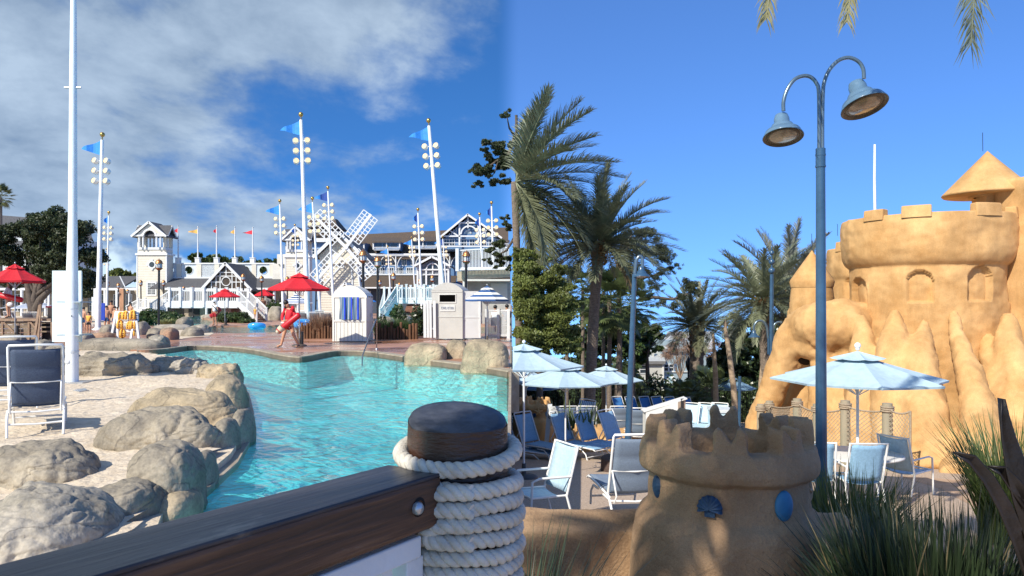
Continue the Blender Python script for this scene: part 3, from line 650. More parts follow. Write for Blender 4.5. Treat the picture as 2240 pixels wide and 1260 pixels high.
for (i,j),a in idx.items():
    if (i+1,j) in idx and (i+1,j+1) in idx and (i,j+1) in idx: fs.append((a,idx[(i+1,j)],idx[(i+1,j+1)],idx[(i,j+1)]))
m=MB(); m.add(vs,fs,True); struct(m,'sand',SAND)
# --- boulders
rg='artificial boulders along the beach edge'
rock('pale crumpled rock at the near left corner of the beach by the railing',-90,245,1052,1235,.60,1,ROCKP,6,rough=.22,freq=1.7,blocky=.9,group=rg)
rock('grey rock humped behind the pale crumpled rock, left of the bare sand',-40,215,952,1062,.42,2,ROCKG,6,yaw=-.12,rough=.28,blocky=.85,group=rg)
rock('grey sloping rock joining the pale rock to the water edge',180,345,1046,1150,.45,31,ROCKG,6,yaw=-.3,rough=.28,group=rg,blocky=.85)
rock('big rounded boulder closest to the water with a smooth grey flank',295,440,945,1100,.38,4,ROCKG,6,rough=.20,blocky=.72,group=rg)
rock('tall grey rock with a pointed left tail behind the rounded boulder',215,492,876,990,.42,5,ROCKG,6,yaw=.0,rough=.30,blocky=.88,group=rg,freq=1.5)
rock('long tan rock lying along the beach above the grey tailed one',268,530,840,940,.33,6,ROCKT,6,yaw=-.04,rough=.24,blocky=.8,group=rg)
rock('tan block of rock at the bend of the beach beside the water',448,542,806,898,.42,7,ROCKT,5,rough=.24,group=rg)
rock('low dark rock at the waterline below the tan block',512,551,885,955,.35,8,ROCKG,5,rough=.2,group=rg,zb=-.15)
rock('small grey rock wedged between big boulder and water',425,470,975,1042,.22,9,ROCKG,5,rough=.2,group=rg,zb=-.1)
rock('upright grey rock at the water side of the tailed rock',470,520,905,975,.3,41,ROCKG,5,rough=.2,group=rg,zb=-.1)
rock('thin smooth rock rim sloping into the water at the big boulder foot',350,432,1062,1112,.3,43,ROCKT,5,rough=.1,group=rg,zb=-.12)
rock('long craggy brown rock wall closing the back of the beach, left half',130,350,766,824,.5,10,ROCKG,6,rough=.34,freq=2.3,blocky=.6,group=rg)
rock('pale craggy rock wall at the back of the beach, middle length',318,462,772,818,.42,11,ROCKP,6,rough=.38,freq=1.9,blocky=.75,group=rg)
rock('pale flat rock at the back of the beach next to the bend',430,530,788,830,.4,12,ROCKT,5,rough=.35,freq=1.7,group=rg)
rock('grey rock at the left end of the rock wall behind the lounge chairs',60,175,752,800,.5,13,ROCKG,5,rough=.35,group=rg)
rg2='smaller boulders around the deck'
rock('flat grey ledge rock along the water left of the depth marking',165,370,738,764,.9,14,ROCKG,5,rough=.2,blocky=.55,group=rg2)
rock('pale lumpy rock standing on the grey ledge beside the vest rack',325,368,728,762,.5,15,ROCKP,5,rough=.3,group=rg2)
rock('rust stained boulder below the tall lamp post',352,388,712,744,.5,16,ROCKR,5,rough=.2,blocky=.65,group=rg2)
rock('grey boulder right beside the tall lamp post base',326,362,714,740,.6,17,ROCKG,4,rough=.25,group=rg2)
rock('grey rounded boulder in the pale sand pocket',398,444,712,736,.7,18,ROCKG,5,rough=.2,group=rg2)
rock('pale ridge rock behind the sand pocket next to the river',414,460,706,729,.8,19,ROCKP,5,rough=.3,group=rg2)
rock('flat pale rock behind the lamp post along the river',340,420,707,722,1.0,20,ROCKP,4,rough=.25,group=rg2)
rock('grey boulder behind the life vest rack',300,325,698,732,.6,21,ROCKG,4,rough=.22,group=rg2)
rock('grey boulder right of the tall white pole',220,254,706,730,.6,22,ROCKG,4,rough=.2,group=rg2)
rock('brown square boulder left of the life vest rack',198,248,724,745,.5,23,ROCKR,4,rough=.2,blocky=.6,group=rg2)
rock('grey rock between the white board and the brown boulder',170,205,724,752,.5,24,ROCKG,4,rough=.25,group=rg2)
rock('grey rock at the foot of the wooden platform',0,55,728,752,.5,25,ROCKG,4,rough=.3,group=rg2)
rock('grey pebbled rock under the wooden ladder',72,116,738,766,.5,26,ROCKG,4,rough=.3,group=rg2)
rock('tan boulder at the right poolside in front of the towel return',884,980,745,793,.55,27,ROCKT,6,rough=.14,blocky=.55,dd=20.8,zb=-.12,group=rg2)
rock('upright tan boulder between its two neighbours at the right poolside',975,1024,738,790,.45,28,ROCKT,5,rough=.14,blocky=.55,dd=21.5,zb=-.1,group=rg2)
rock('largest tan boulder at the right poolside, cut by the picture edge',1006,1116,732,812,.55,29,ROCKT,6,rough=.13,blocky=.6,dd=18.4,zb=-.12,group=rg2)
rock('dark boulder beside the bridge pier',388,420,690,714,.8,30,ROCKG,4,rough=.22,group=rg2,dd=50)
rock('pale boulder under the far stairs, left one',820,868,686,716,.8,32,ROCKP,4,rough=.22,group=rg2,dd=42)
rock('pale boulder under the far stairs, right one',862,905,684,715,.8,33,ROCKP,4,rough=.22,group=rg2,dd=43)
rock('pale boulder behind the bridge near the river bend',440,470,686,702,.8,34,ROCKP,4,rough=.22,group=rg2,dd=84)
rock('grey rocks beyond the bushes right of the bridge stairs',585,622,664,688,.9,35,ROCKP,4,rough=.3,group=rg2,dd=72)
rock('pale rocks stacked above the green hedge near the steps',552,600,644,660,1.0,36,ROCKP,4,rough=.4,group=rg2,dd=86,zb=.9)
# ---------------------------------------------------------------- depth markings on the coping
def text(s,size,parent,mtr,loc,rot=(0,0,0),ext=.002,name='lettering',al='CENTER',offset=0):
    cu=bpy.data.curves.new(name,'FONT'); cu.body=s; cu.size=size; cu.extrude=ext; cu.align_x=al; cu.align_y='CENTER'; cu.offset=offset
    o=bpy.data.objects.new(name,cu); COL.objects.link(o); me=bpy.data.meshes.new_from_object(o.evaluated_get(bpy.context.evaluated_depsgraph_get())); bpy.data.objects.remove(o)
    me.materials.clear(); o=link(name,me,mtr,parent); o.location=Vector(loc)-wl(parent) if parent else loc; o.rotation_euler=rot; return o
INK=mat('black_ink',(.015,.015,.02),.6)
for s,px,py,rz in (('3FT',404,757.5,.05),('.9M',420,757.5,-.02),('3.5FT',801,768,.0),('1.1M',821,769,-.06)):
    d=GL(py)-.10; o=text(s,.20,cp,INK,(XW(px,d),d-.04,-.055),(R(90),0,rz),.01); o.location.y=GL(py)-.06
# ================================================================ buildings
def window(par,x0,x1,y0,y1,d,off=.06,nx=2,ny=2,fm=None,gm=None,fw=.09,arch=False):
    a=P(x0,y1,d); b=P(x1,y0,d); y=d-off; m=MB()
    m.b2(a.x-fw,a.x,y-.03,y+.05,a.z-fw,b.z+fw).b2(b.x,b.x+fw,y-.03,y+.05,a.z-fw,b.z+fw).b2(a.x,b.x,y-.03,y+.05,b.z,b.z+fw).b2(a.x,b.x,y-.03,y+.05,a.z-fw,a.z)
    for i in range(1,nx): x=a.x+(b.x-a.x)*i/nx; m.b2(x-.03,x+.03,y-.02,y+.04,a.z,b.z)
    for i in range(1,ny): z=a.z+(b.z-a.z)*i/ny; m.b2(a.x,b.x,y-.018,y+.038,z-.025,z+.025)
    w_=m.build('window',fm or WHITE,par); g=MB(); g.b2(a.x,b.x,y+.01,y+.03,a.z,b.z); g.build('pane',gm or GLASSD,w_); return w_
def arcpts(cx,cz,r,a0,a1,n=14): return [(cx+r*cos(a0+(a1-a0)*i/n),cz+r*sin(a0+(a1-a0)*i/n)) for i in range(n+1)]
def roof_x(par,x0,x1,zr,ze,yc,hd,m_,name='roof',th=.18):   # ridge along x
    m=MB(); vs=[]
    for x in(x0,x1):
        vs+=[(x,yc-hd,ze),(x,yc,zr),(x,yc+hd,ze),(x,yc-hd,ze-th),(x,yc,zr-th),(x,yc+hd,ze-th)]
    m.add(vs,[(0,6,7,1),(1,7,8,2),(3,4,10,9),(4,5,11,10),(0,1,4,3),(1,2,5,4),(6,9,10,7),(7,10,11,8),(0,3,9,6),(2,8,11,5)]); return m.build(name,m_,par)
def gable_y(par,xa,za,x0,x1,z0,y0,y1,m_,trim=None,th=.2,name='gable_roof',tw=.35):  # ridge along y
    m=MB(); n=Vector
    for (xe) in (x0,x1):
        vs=[(xe,y0,z0),(xa,y0,za),(xa,y1,za),(xe,y1,z0),(xe,y0,z0-th),(xa,y0,za-th),(xa,y1,za-th),(xe,y1,z0-th)]
        m.add(vs,[(0,1,2,3),(4,7,6,5),(0,4,5,1),(3,2,6,7),(0,3,7,4)])
    r=m.build(name,m_,par)
    if trim:
        k=MB(); 
        for xe in(x0,x1): k.bar((xe,y0-.06,z0-th*.5),(xa+(xa-xe)*.012,y0-.06,za-th*.5+(za-z0)*.012),tw,.12,up=(0,1,0))
        k.build('verge_board',trim,par)
    return r
def tower(label,x0,x1,d,yr,ya,ye,yw=558,yb=698,siding=CREAM,side=None,win=None,porthole=None,ox=0):
    s=d/F; cx=(x0+x1)/2; a=P(x0,ye,d); b=P(x1,ye,d); D=b.x-a.x; Dy=D*.5; t=thing('bell_tower',label,'tower',((a.x+b.x)/2,d+Dy/2,0))
    zb=0; zw=P(0,yw,d).z; ze=P(0,ye,d).z; zr=P(0,yr,d).z; za=P(0,ya,d).z
    MB().b2(a.x,b.x,d,d+Dy,0,zw).build('wall',siding,t)
    MB().b2(a.x-.18,b.x+.18,d-.18,d+Dy+.18,zw,zw+.22).build('belt_course',WHITE,t)
    zr2=P(0,yw-12,d).z; MB().b2(a.x+.03,b.x-.03,d+.03,d+Dy-.03,zw+.22,zr2).build('parapet',siding,t)
    MB().b2(a.x+.1,b.x-.1,d-.1,d+Dy+.1,zr2,zr2+.28).build('balcony_rail',WHITE,t)
    for q in((a.x+.22,d+.22),(b.x-.22,d+.22),(a.x+.22,d+Dy-.22),(b.x-.22,d+Dy-.22)):
        MB().b2(q[0]-.2,q[0]+.2,q[1]-.2,q[1]+.2,zr2+.28,ze).build('corner_pier',siding,t)
    r=D*.19; X=(a.x+b.x)/2
    for yy in(d-.45,d+Dy+.45):
        for k in(-1,1):
            for off_ in (r+.14,D*.36):
                MB().tube([(X+k*off_,yy,zr2+.28),(X+k*off_,yy,ze)],.12,10).build('column',WHITE,t)
        n=14; B=arcpts(X,ze,r,PI,0,n); T=[(p[0],za-.12-abs(p[0]-X)*(za-ze)/(D/2+.1)) for p in B]
        T[0]=(X-r,T[0][1]); m=MB(); m.strip(T,B,yy-.12,yy+.12)
        m.xprism([(a.x,ze),(X-r,ze),(X-r,T[0][1])],yy-.12,yy+.12); m.xprism([(X+r,T[-1][1]),(X+r,ze),(b.x,ze)],yy-.12,yy+.12); m.build('gable_wall',CREAM,t)
        m=MB(); Bo=arcpts(X,ze,r+.22,PI,0,n); m.strip(Bo,B,yy-.2,yy-.1) if yy<d+Dy/2 else m.strip(Bo,B,yy+.1,yy+.2); m.build('arch_trim',WHITE,t)
        for k in(-1,1): MB().b2(X+k*r,X+k*(D/2+.15),yy-.26,yy+.26,ze-.05,ze+.14).build('entablature',WHITE,t)
    gable_y(t,X,za+.1,a.x-.35,b.x+.35,ze+.02,d-.75,d+Dy+.75,ROOFG,WHITE,tw=.24)
    roof_x(t,a.x-.35,b.x+.35,zr,ze+.15,d+Dy/2,Dy/2+.3,ROOFG)
    for x in (a.x-.3,b.x+.3):
        MB().bar((x,d-.3,ze),(x,d+Dy/2,zr-.1),.14,.14).bar((x,d+Dy+.3,ze),(x,d+Dy/2,zr-.1),.14,.14).build('verge_board',WHITE,t)
    for x in(a.x,b.x):
        MB().b2(x-.07,x+.07,d-.05,d+.1,0,zw).build('corner_board',WHITE,t)
    # clapboard courses
    m=MB(); z=.25
    while z<zw-.1: m.b2(a.x+.08,b.x-.08,d-.022,d,z,z+.016); z+=.21
    m.build('siding_courses',mat('siding_shade',(.54,.51,.43),.7),t,stuff=True)
    if porthole:
        px,py,pr=porthole; c=P(px,py,d); rr=pr*s; m=MB(); m.strip(arcpts(c.x,c.z,rr*1.5,0,2*PI,24),arcpts(c.x,c.z,rr,0,2*PI,24),d-.12,d); 
        for q in range(4): an=q*PI/2; m.b2(c.x+cos(an)*rr*1.6-.12,c.x+cos(an)*rr*1.6+.12,d-.14,d,c.z+sin(an)*rr*1.6-.12,c.z+sin(an)*rr*1.6+.12)
        w_=m.build('round_window',WHITE,t); MB().strip(arcpts(c.x,c.z,rr,0,2*PI,24),[(c.x,c.z)]*25,d-.04,d-.005).build('pane',GLASSD,w_)
    for w4 in (win or []):
        window(t,*w4,d,nx=2,ny=1,fw=.18); 
        xa_,xb_,ya_,yb_=w4; 
        mm_=MB(); a_=P(xa_,yb_,d); b_=P(xb_,ya_,d)
        for i in range(1,6): x=a_.x+(b_.x-a_.x)*i/6; mm_.b2(x-.018,x+.018,d-.085,d-.05,a_.z,b_.z)
        for i in range(1,5): z=a_.z+(b_.z-a_.z)*i/5; mm_.b2(a_.x,b_.x,d-.083,d-.05,z-.018,z+.018)
        mm_.build('glazing_bars',WHITE,t)
    return t
tower('cream bell tower with grey gabled roof at the left end of the pool house',300,364,92,491,487,517,558,700,porthole=(333,579,6),win=[(324,340,619,644)])
tower('cream bell tower partly hidden by the tall white pole and the windmill',624,676,92,500,498,526,563,700,porthole=(651,581,5),win=[(618+28,660,619,642)])
# side wing of the second tower, its shade put into the grey siding
t=thing('wing','shade-toned clapboard wing between the pool house and the second bell tower','building',(XW(605,93),93,0))
MB().fb(596,624,577,700,93.5,5).build('wall',SHADEW,t); MB().fb(606,625,556,578,93,4).build('upper_wall',SHADEW,t)
# pool house ------------------------------------------------------
d=94; t=thing('pool_house','low cream pool house with round parapet openings and a glazed central gable','building',(XW(480,d),d,0))
zt=P(0,577,d).z; zbp=P(0,605,d).z
pil=[(387,397),(430,441),(470,480),(510,521),(551,561),(590,600)]
for a,b in pil: MB().fb(a,b,577,608,d,.5,.12).build('parapet_pier',CREAM,t)
pans=[(364,387,372),(397,430,413),(441,470,None),(480,510,None),(521,551,537),(561,590,576)]
for a,b,c in pans:
    A=P(a,606,d); Bq=P(b,578,d)
    m=MB()
    if c:
        cc_=P(c,591,d); r=8.7*d/F; n=40
        In=arcpts(cc_.x,cc_.z,r,0,2*PI,n); Ou=[]
        for i in range(n+1):
            an=2*PI*i/n; dx,dz=cos(an),sin(an); k=min((Bq.x-cc_.x)/dx if dx>1e-6 else ((A.x-cc_.x)/dx if dx<-1e-6 else 1e9),(Bq.z-cc_.z)/dz if dz>1e-6 else ((A.z-cc_.z)/dz if dz<-1e-6 else 1e9)); Ou.append((cc_.x+dx*k,cc_.z+dz*k))
        m.strip(Ou,In,d,d+.12); pn=m.build('lattice_panel',mat('pale_lattice',(.58,.66,.70),.7,.15,9),t)
        MB().strip(arcpts(cc_.x,cc_.z,r*1.1,0,2*PI,n),arcpts(cc_.x,cc_.z,r*.97,0,2*PI,n),d-.05,d-.01).build('ring_trim',WHITE,pn)
    else: m.b2(A.x,Bq.x,d,d+.12,A.z,Bq.z); pn=m.build('lattice_panel',mat('pale_lattice',(.58,.66,.70),.7,.15,9),t)
    k=MB(); w_=Bq.x-A.x; h_=Bq.z-A.z
    x=-h_
    while x<w_:
        for sg in(1,-1):
            p0=[x,0] if sg>0 else [x,h_]; p1=[x+h_,h_] if sg>0 else [x+h_,0]
            # clip to panel
            if p0[0]<0: f=-p0[0]; p0=[0,p0[1]+sg*f]
            if p1[0]>w_: f=p1[0]-w_; p1=[w_,p1[1]-sg*f]
            if p1[0]>p0[0] and not c: k.bar((A.x+p0[0],d-.02,A.z+p0[1]),(A.x+p1[0],d-.02,A.z+p1[1]),.03,.02,up=(0,1,0))
        x+=.16
    if not c: k.build('lattice_strips',WHITE,pn,stuff=True)
MB().fb(364,600,575,578,d,.7,.15).build('parapet_cap',WHITE,t); MB().fb(364,600,606,609.5,d,.5,.2).build('parapet_foot',WHITE,t)
# sloping roof in front of the parapet
def slope(par,x0,x1,yt,yb,dt,db,m_,name='roof'):
    a=P(x0,yt,dt);b=P(x1,yt,dt);c=P(x0,yb,db);e=P(x1,yb,db); c.x=a.x*1.0; e.x=b.x*1.0
    m=MB(); dn=Vector((0,0,-.2)); m.add([a,b,e,c,a+dn,b+dn,e+dn,c+dn],[(0,3,2,1),(4,5,6,7),(0,1,5,4),(3,7,6,2),(0,4,7,3),(1,2,6,5)]); return m.build(name,m_,par)
slope(t,362,622,608,629,94,90,ROOFG)
MB().b2(XW(362,90),XW(612,90),89.8,90,P(0,634,90).z,P(0,629.5,90).z).build('fascia',WHITE,t)
MB().b2(XW(362,93),XW(612,93),93,93.3,0,P(0,629,93).z).build('back_wall',mat('beige_wall',(.33,.28,.21),.8),t)
for q in range(6):
    a=366+q*41; MB().b2(XW(a+6,93),XW(a+30,93),92.9,92.99,.1,P(0,638,93).z).build('doorway',DARK,t)
for x in(452,470,498,530,545,580,600): MB().tube([P(x,700,90.3)*1.0,P(x,632,90.3)],.17,8).build('column',WHITE,t)
d=88; MBx=MB(); apex=P(495,579,d); bl=P(447,631,d); br=P(547,631,d)
MB().xprism([(bl.x,bl.z),(br.x,br.z),(apex.x,apex.z)],d,d+.2).build('gable_glass',BROWNG,t)
gable_y(t,apex.x,apex.z+.25,bl.x-.3,br.x+.3,bl.z-.1,d-.3,94,ROOFG,WHITE,tw=.30)
MB().b2(bl.x-.2,br.x+.2,d-.2,d+.1,bl.z-.35,bl.z).build('gable_sill',WHITE,t)
m=MB(); c=P(495,615.5,d)
for x in (463,473,482,508,517,527,495):
    z1=apex.z-(abs(XW(x,d)-apex.x))*(apex.z-bl.z)/(apex.x-bl.x); 
    if x==495: m.b2(XW(x,d)-.05,XW(x,d)+.05,d-.08,d,c.z+.5,z1)
    else: m.b2(XW(x,d)-.05,XW(x,d)+.05,d-.08,d,bl.z,z1)
for y in(617,604,596):
    z=P(0,y,d).z; hw=(apex.z-z)/(apex.z-bl.z)*(br.x-apex.x)
    if y==617: m.b2(apex.x-hw,c.x-.5,d-.078,d,z-.05,z+.05).b2(c.x+.5,apex.x+hw,d-.078,d,z-.05,z+.05)
    else: m.b2(apex.x-hw,apex.x+hw,d-.078,d,z-.05,z+.05)
m.strip(arcpts(c.x,c.z,.56,0,2*PI,24),arcpts(c.x,c.z,.47,0,2*PI,24),d-.1,d); m.build('gable_muntins',WHITE,t)
# pennant poles on the parapet
for i,(x,yt,fm,fl,nm) in enumerate(((390,497,REDF,13,'red'),(433,499,YELF,22,'yellow'),(474,498,REDF,8,'red'),(514,500,YELF,11,'yellow'),(553,501,REDF,20,'red'))):
    d=94.2; b=P(x,577,d); q=thing('flagpole','%s pennant on the %s white parapet pole from the left bell tower'%(nm,('first','second','third','fourth','fifth')[i]),'flagpole',(b.x,d,b.z),group='pennant poles on the pool house roof')
    zt=P(x,yt-2,d).z; MB().b2(b.x-.28,b.x+.28,d-.28,d+.28,b.z,b.z+.7).b2(b.x-.33,b.x+.33,d-.33,d+.33,b.z+.7,b.z+.8).build('pedestal',WHITE,q)
    MB().tube([(b.x,d,b.z+.8),(b.x,d,zt)],[.11,.06],8).build('pole',WHITE,q); MB().ball((b.x,d,zt+.06),.09,8).build('finial',CHROME,q)
    m=MB(); vs=[];n=8
    for k in range(n+1):
        u=k/n; xx=b.x-.08-u*fl*d/F; hh=(1-u)*9*d/F*.5+.01; yy=d+.25*sin(u*6+i)*u; zc_=zt-.55-u*.05; vs+=[(xx,yy,zc_+hh),(xx,yy,zc_-hh)]
    m.add(vs,[(2*k,2*k+1,2*k+3,2*k+2) for k in range(n)]); m.build('pennant',fm,q)
# low arcade building on the left ---------------------------------
d=98; t=thing('arcade_building','long low building with grey shingle roof and white arcade at the left','building',(XW(150,d),d,0))
slope(t,-60,306,604,630,d+5,d,ROOFG); MB().b2(XW(-60,d),XW(300,d),d-.1,d+.1,P(0,635,d).z,P(0,630,d).z).build('fascia',WHITE,t)
MB().b2(XW(-60,d),XW(300,d),d+2.2,d+2.5,0,P(0,628,d).z).build('back_wall',mat('beige_wall',(.33,.28,.21),.8),t)
for q in range(12):
    a=-20+q*27; window(t,a,a+11,645,680,d+2.2,nx=2,ny=3)
for q in range(13): MB().tube([P(-30+q*26,700,d),P(-30+q*26,634,d)],.2,8).build('column',WHITE,t)
MB().bar(P(262,604.5,d+4.9),P(274,629,d+.2),.12,.1).build('hip_flashing',WHITE,t)
# big roofed lodge far left
d=120; t=thing('lodge','white lodge with a broad grey roof behind the oak','building',(XW(60,d),d,0))
MB().b2(XW(-140,d),XW(150,d),d,d+10,0,P(0,520,d).z).build('wall',mat('lodge_white',(.5,.52,.52),.7),t)
m=MB(); a=[P(-140,520,d-1),P(155,545,d-1),P(140,500,d+5),P(95,478,d+6),P(-140,460,d+6)]; m.add(a+[p+Vector((0,8,-.2)) for p in a],[(0,1,2,3,4),(9,8,7,6,5),(0,4,9,5),(0,5,6,1)]); m.build('roof',ROOFG,t)
for (x,y) in ((30,560),(60,560),(90,565),(120,560),(150,562),(75,590),(140,590),(30,590)): window(t,x,x+10,y-9,y+9,d)
MB().fb(50,70,508,516,d-1,2).build('dormer',WHITE,t); MB().fb(118,136,484,500,d-2,2).build('dormer',WHITE,t)
# windmill --------------------------------------------------------
d=72; t=thing('windmill','cream clapboard windmill with white lattice sails and dark gabled cap','windmill',(XW(757,d+3),d+3,0))
def pp(x,y,dd=d): return P(x,y,dd)
# tapered tower: front face from (695..800,700) to (712..786,560)
fb_=[pp(706,575),pp(780,575),pp(797,705),pp(694,705)]
bk=[Vector((v.x+(.5 if i in(0,3) else -.5),d+5,v.z)) for i,v in enumerate(fb_)]
m=MB(); m.add(fb_+bk,[(0,3,2,1),(4,5,6,7),(0,4,7,3),(1,2,6,5),(0,1,5,4)]); m.build('tower_wall',CREAM,t)
m=MB(); y=584
while y<703:
    f=(y-575)/130; a=pp(706-12*f+1,y); b=pp(780+17*f-1,y); m.b2(a.x,b.x,d-.03,d,a.z-.02,a.z+.02); y+=5.5
m.build('siding_courses',mat('siding_shade',(.54,.51,.43),.7),t,stuff=True)
MB().bar(pp(768,575,d-.06),pp(776,705,d-.06),.12,.1).bar(pp(706,575,d-.04),pp(694,705,d-.04),.1,.1).bar(pp(780,575,d-.04),pp(797,705,d-.04),.1,.1).build('corner_board',WHITE,t)
ap=pp(746,512); l_=pp(690,562); r_=pp(800,566)
m=MB(); m.xprism([(pp(704,578).x,pp(0,578).z),(pp(784,578).x,pp(0,578).z),(pp(793,560).x,pp(0,560).z),(ap.x,ap.z-.2),(pp(698,560).x,pp(0,560).z)],d-.25,d+5); m.build('cap_wall',CREAM,t)
gable_y(t,ap.x,ap.z+.15,l_.x,r_.x,l_.z,d-.9,d+5.4,ROOFG,WHITE,tw=.3)
m=MB(); m.fprism([(733,532),(746,519),(759,532)],d,.1,.3); m.build('gable_louvre',SHADEW,t); 
window(t,742.5,750,573,583,d,nx=2,ny=2,fw=.16)
hub=pp(757,541,d-1.25); MB().tube([(hub.x,d+1,hub.z),(hub.x,hub.y-.15,hub.z)],.22,12).build('hub',WHITE,t)
for (tx,ty) in ((686,470),(812,469),(691,615),(812,604)):
    tip=pp(tx+0,ty,d-1.2); dv=(tip-hub); dv.y=0; Lz=dv.length; dv.normalize(); sv=Vector((-dv.z,0,dv.x)); s_=MB()
    s_.bar(hub,hub+dv*Lz,.28,.16,up=(0,1,0)); so=s_.build('sail',WHITE,t)
    k=MB(); c1=.42; st_=.20
    lo_=Lz*.24; hi_=Lz*.98; ncell=8
    for q in(-2,-1,1,2): k.bar(hub+dv*lo_+sv*(q*c1),hub+dv*hi_+sv*(q*c1),.085,.06,up=(0,1,0))
    for q in range(ncell+1): 
        u=lo_+(hi_-lo_)*q/ncell; k.bar(hub+dv*u-sv*2*c1,hub+dv*u+sv*2*c1,.075,.055,up=(0,1,0))
    k.build('lattice',WHITE,so)
# small lean-to gable at the windmill foot
t=thing('shed','little white shed with a steep gable at the windmill foot','shed',(XW(757,66),66,0))
MB().fprism([(735,700),(780,700),(780,640),(757,622),(735,640)],66,2).build('wall',SHADEW,t); a=P(757,618,66); gable_y(t,a.x,a.z,P(733,0,66).x,P(781,0,66).x,P(0,642,66).z,65.6,68,mat('flashing',(.5,.5,.48),.6),WHITE,th=.1,tw=.18)
# blue hotel ------------------------------------------------------
d=128; t=thing('hotel','blue clapboard hotel with a long brown roof and white balconies','hotel',(XW(950,d),d,0))
MB().b2(XW(672,d),-.3,d,d+12,0,P(0,558,d).z).build('wall',BLUEW,t)
rt=MB(); a=P(760,514,d+7); b=P(1112,497,d+7); c=P(1112,562,d-1); e=P(760,562,d-1); dn=Vector((0,0,-.4)); rt.add([a,b,c,e,a+dn,b+dn,c+dn,e+dn],[(0,3,2,1),(4,5,6,7),(0,4,7,3),(1,2,6,5),(3,7,6,2),(0,1,5,4)]); rt.build('roof',ROOFB,t)
MB().b2(XW(760,d),XW(985,d),d-1.3,d-1,P(0,560,d).z,P(0,555.5,d).z).build('eave',WHITE,t)
def dormer(x0,x1,y0,y1,yt):
    m=MB(); dd=d-1.6; m.fprism([(x0,y1),(x1,y1),(x1,y0),(x0,y0)],dd,5); dm=m.build('dormer',BLUEW,t)
    a=P(x0-3,yt,dd+4.5);b=P(x1+3,yt+1,dd+4.5);c_=P(x1+3,y0,dd-.6);e_=P(x0-3,y0,dd-.6); k=MB(); dn=Vector((0,0,-.2)); k.add([a,b,c_,e_,a+dn,b+dn,c_+dn,e_+dn],[(0,3,2,1),(4,5,6,7),(0,4,7,3),(1,2,6,5),(3,7,6,2)]); k.build('dormer_roof',ROOFB,dm)
    k=MB(); k.fb(x0-1,x1+1,y0,y0+2.5,dd,.3,.35).fb(x0-1,x1+1,y1-2,y1,dd,.3,.35).fb(x0-1,x0+1.5,y0,y1,dd,.3,.35).fb(x1-1.5,x1+1,y0,y1,dd,.3,.35).fb((x0+x1)/2-1,(x0+x1)/2+1,y0,y1,dd,.3,.3).fb(x0,x1,y1-7,y1-6,dd,.1,.6); k.build('dormer_trim',WHITE,dm)
    k=MB(); x=x0+1
    while x<x1: k.fb(x,x+.5,y1-6,y1-2,dd,.08,.55); x+=1.8
    k.build('balusters',WHITE,dm,stuff=True)
    n=3
    for i in range(n):
        xa=x0+4+(x1-x0-8)*i/n; k=MB(); k.fb(xa,xa+(x1-x0-8)/n-2.5,y0+5,y1-7,dd,.05,.04); k.build('pane',GLASSD,dm)
dormer(817,875,528,548,519); dormer(896,955,525,545,517); dormer(776,797,530,552,522); dormer(1103,1112,528,540,524)
def gallery(x0,x1,y0,y1,n):
    k=MB(); k.fb(x0,x1,y0-1,y0+1.5,d,.3,1.2).fb(x0,x1,y1,y1+2.5,d,1.5,1.3).fb(x0,x1,y1-7,y1-6,d,.1,1.3); k.build('balcony',WHITE,t)
    k=MB(); x=x0
    while x<x1: k.fb(x,x+.45,y1-6,y1,d,.08,1.25); x+=1.7
    k.build('balusters',WHITE,t,stuff=True)
    for i in range(n+1):
        x=x0+(x1-x0)*i/n; q=P(x,y0,d-1); k=MB(); k.fb(x-1,x+1,y0,y1,d,.2,1.2)
        for sg in(-1,1):
            pts=[(q.x+sg*1.3*(1-cos(a_)),d-1,q.z-2.6+2.6*sin(a_)) for a_ in [PI/2*j/6 for j in range(7)]]; k.tube(pts,.08,5)
        k.build('bracket_post',WHITE,t)
gallery(790,985,560,600,5)
for x in (800,815,835,855,880,900,922,950,968): window(t,x,x+9,566,580,d,nx=2,ny=2,off=.05)
for x in (805,828,848,868,890,912,960): window(t,x,x+13,586,597,d,nx=3,ny=1,off=.05)
for (x,y0,y1) in ((676,510,522),(690,512,524),(704,540,552),(680,560,575)): window(t,x,x+9,y0,y1,d-.0,nx=2,ny=2)
slope(t,775,1000,603,628,d-1,d-7,ROOFB,'lower_roof'); MB().b2(XW(775,d-7),XW(1060,d-7),d-7.2,d-7,P(0,631,d-7).z,P(0,628,d-7).z).build('lower_fascia',WHITE,t)
MB().b2(XW(775,d-5),-.4,d-5,d-4.8,0,P(0,628,d-5).z).build('ground_floor',mat('navy_wall',(.04,.06,.09),.7),t)
for x in (786,802,905,925,1012,1030): window(t,x,x+8,638,660,d-5,nx=2,ny=3)
# hotel corner tower behind the windmill
t2=thing('hotel_tower','brown roofed viewing tower of the blue hotel behind the windmill sails','tower',(XW(705,124),124,0)); dd=124
MB().b2(XW(672,dd),XW(736,dd),dd,dd+6,0,P(0,530,dd).z).build('wall',BLUEW,t2)
MB().fprism([(674,530),(736,530),(736,500),(674,500)],dd,5).build('upper_wall',mat('brown_wall',(.12,.09,.065),.8),t2)
m=MB(); a=[P(672,497,dd-1),P(738,497,dd-1),P(738,497,dd-1)+Vector((0,8,0)),P(672,497,dd-1)+Vector((0,8,0)),P(680,478,dd+2),P(733,478,dd+2),P(733,478,dd+2)+Vector((0,2,0)),P(680,478,dd+2)+Vector((0,2,0))]; m.add(a,[(0,1,5,4),(1,2,6,5),(2,3,7,6),(3,0,4,7),(4,5,6,7),(3,2,1,0)]); m.build('roof',ROOFB,t2)
MB().fb(672,737,522,530,dd,.5,.8).fb(672,737,508,509.5,dd,.2,.8).fb(690,691.5,505,530,dd,.2,.85).fb(712,713.5,505,530,dd,.2,.85).build('balcony',WHITE,t2)
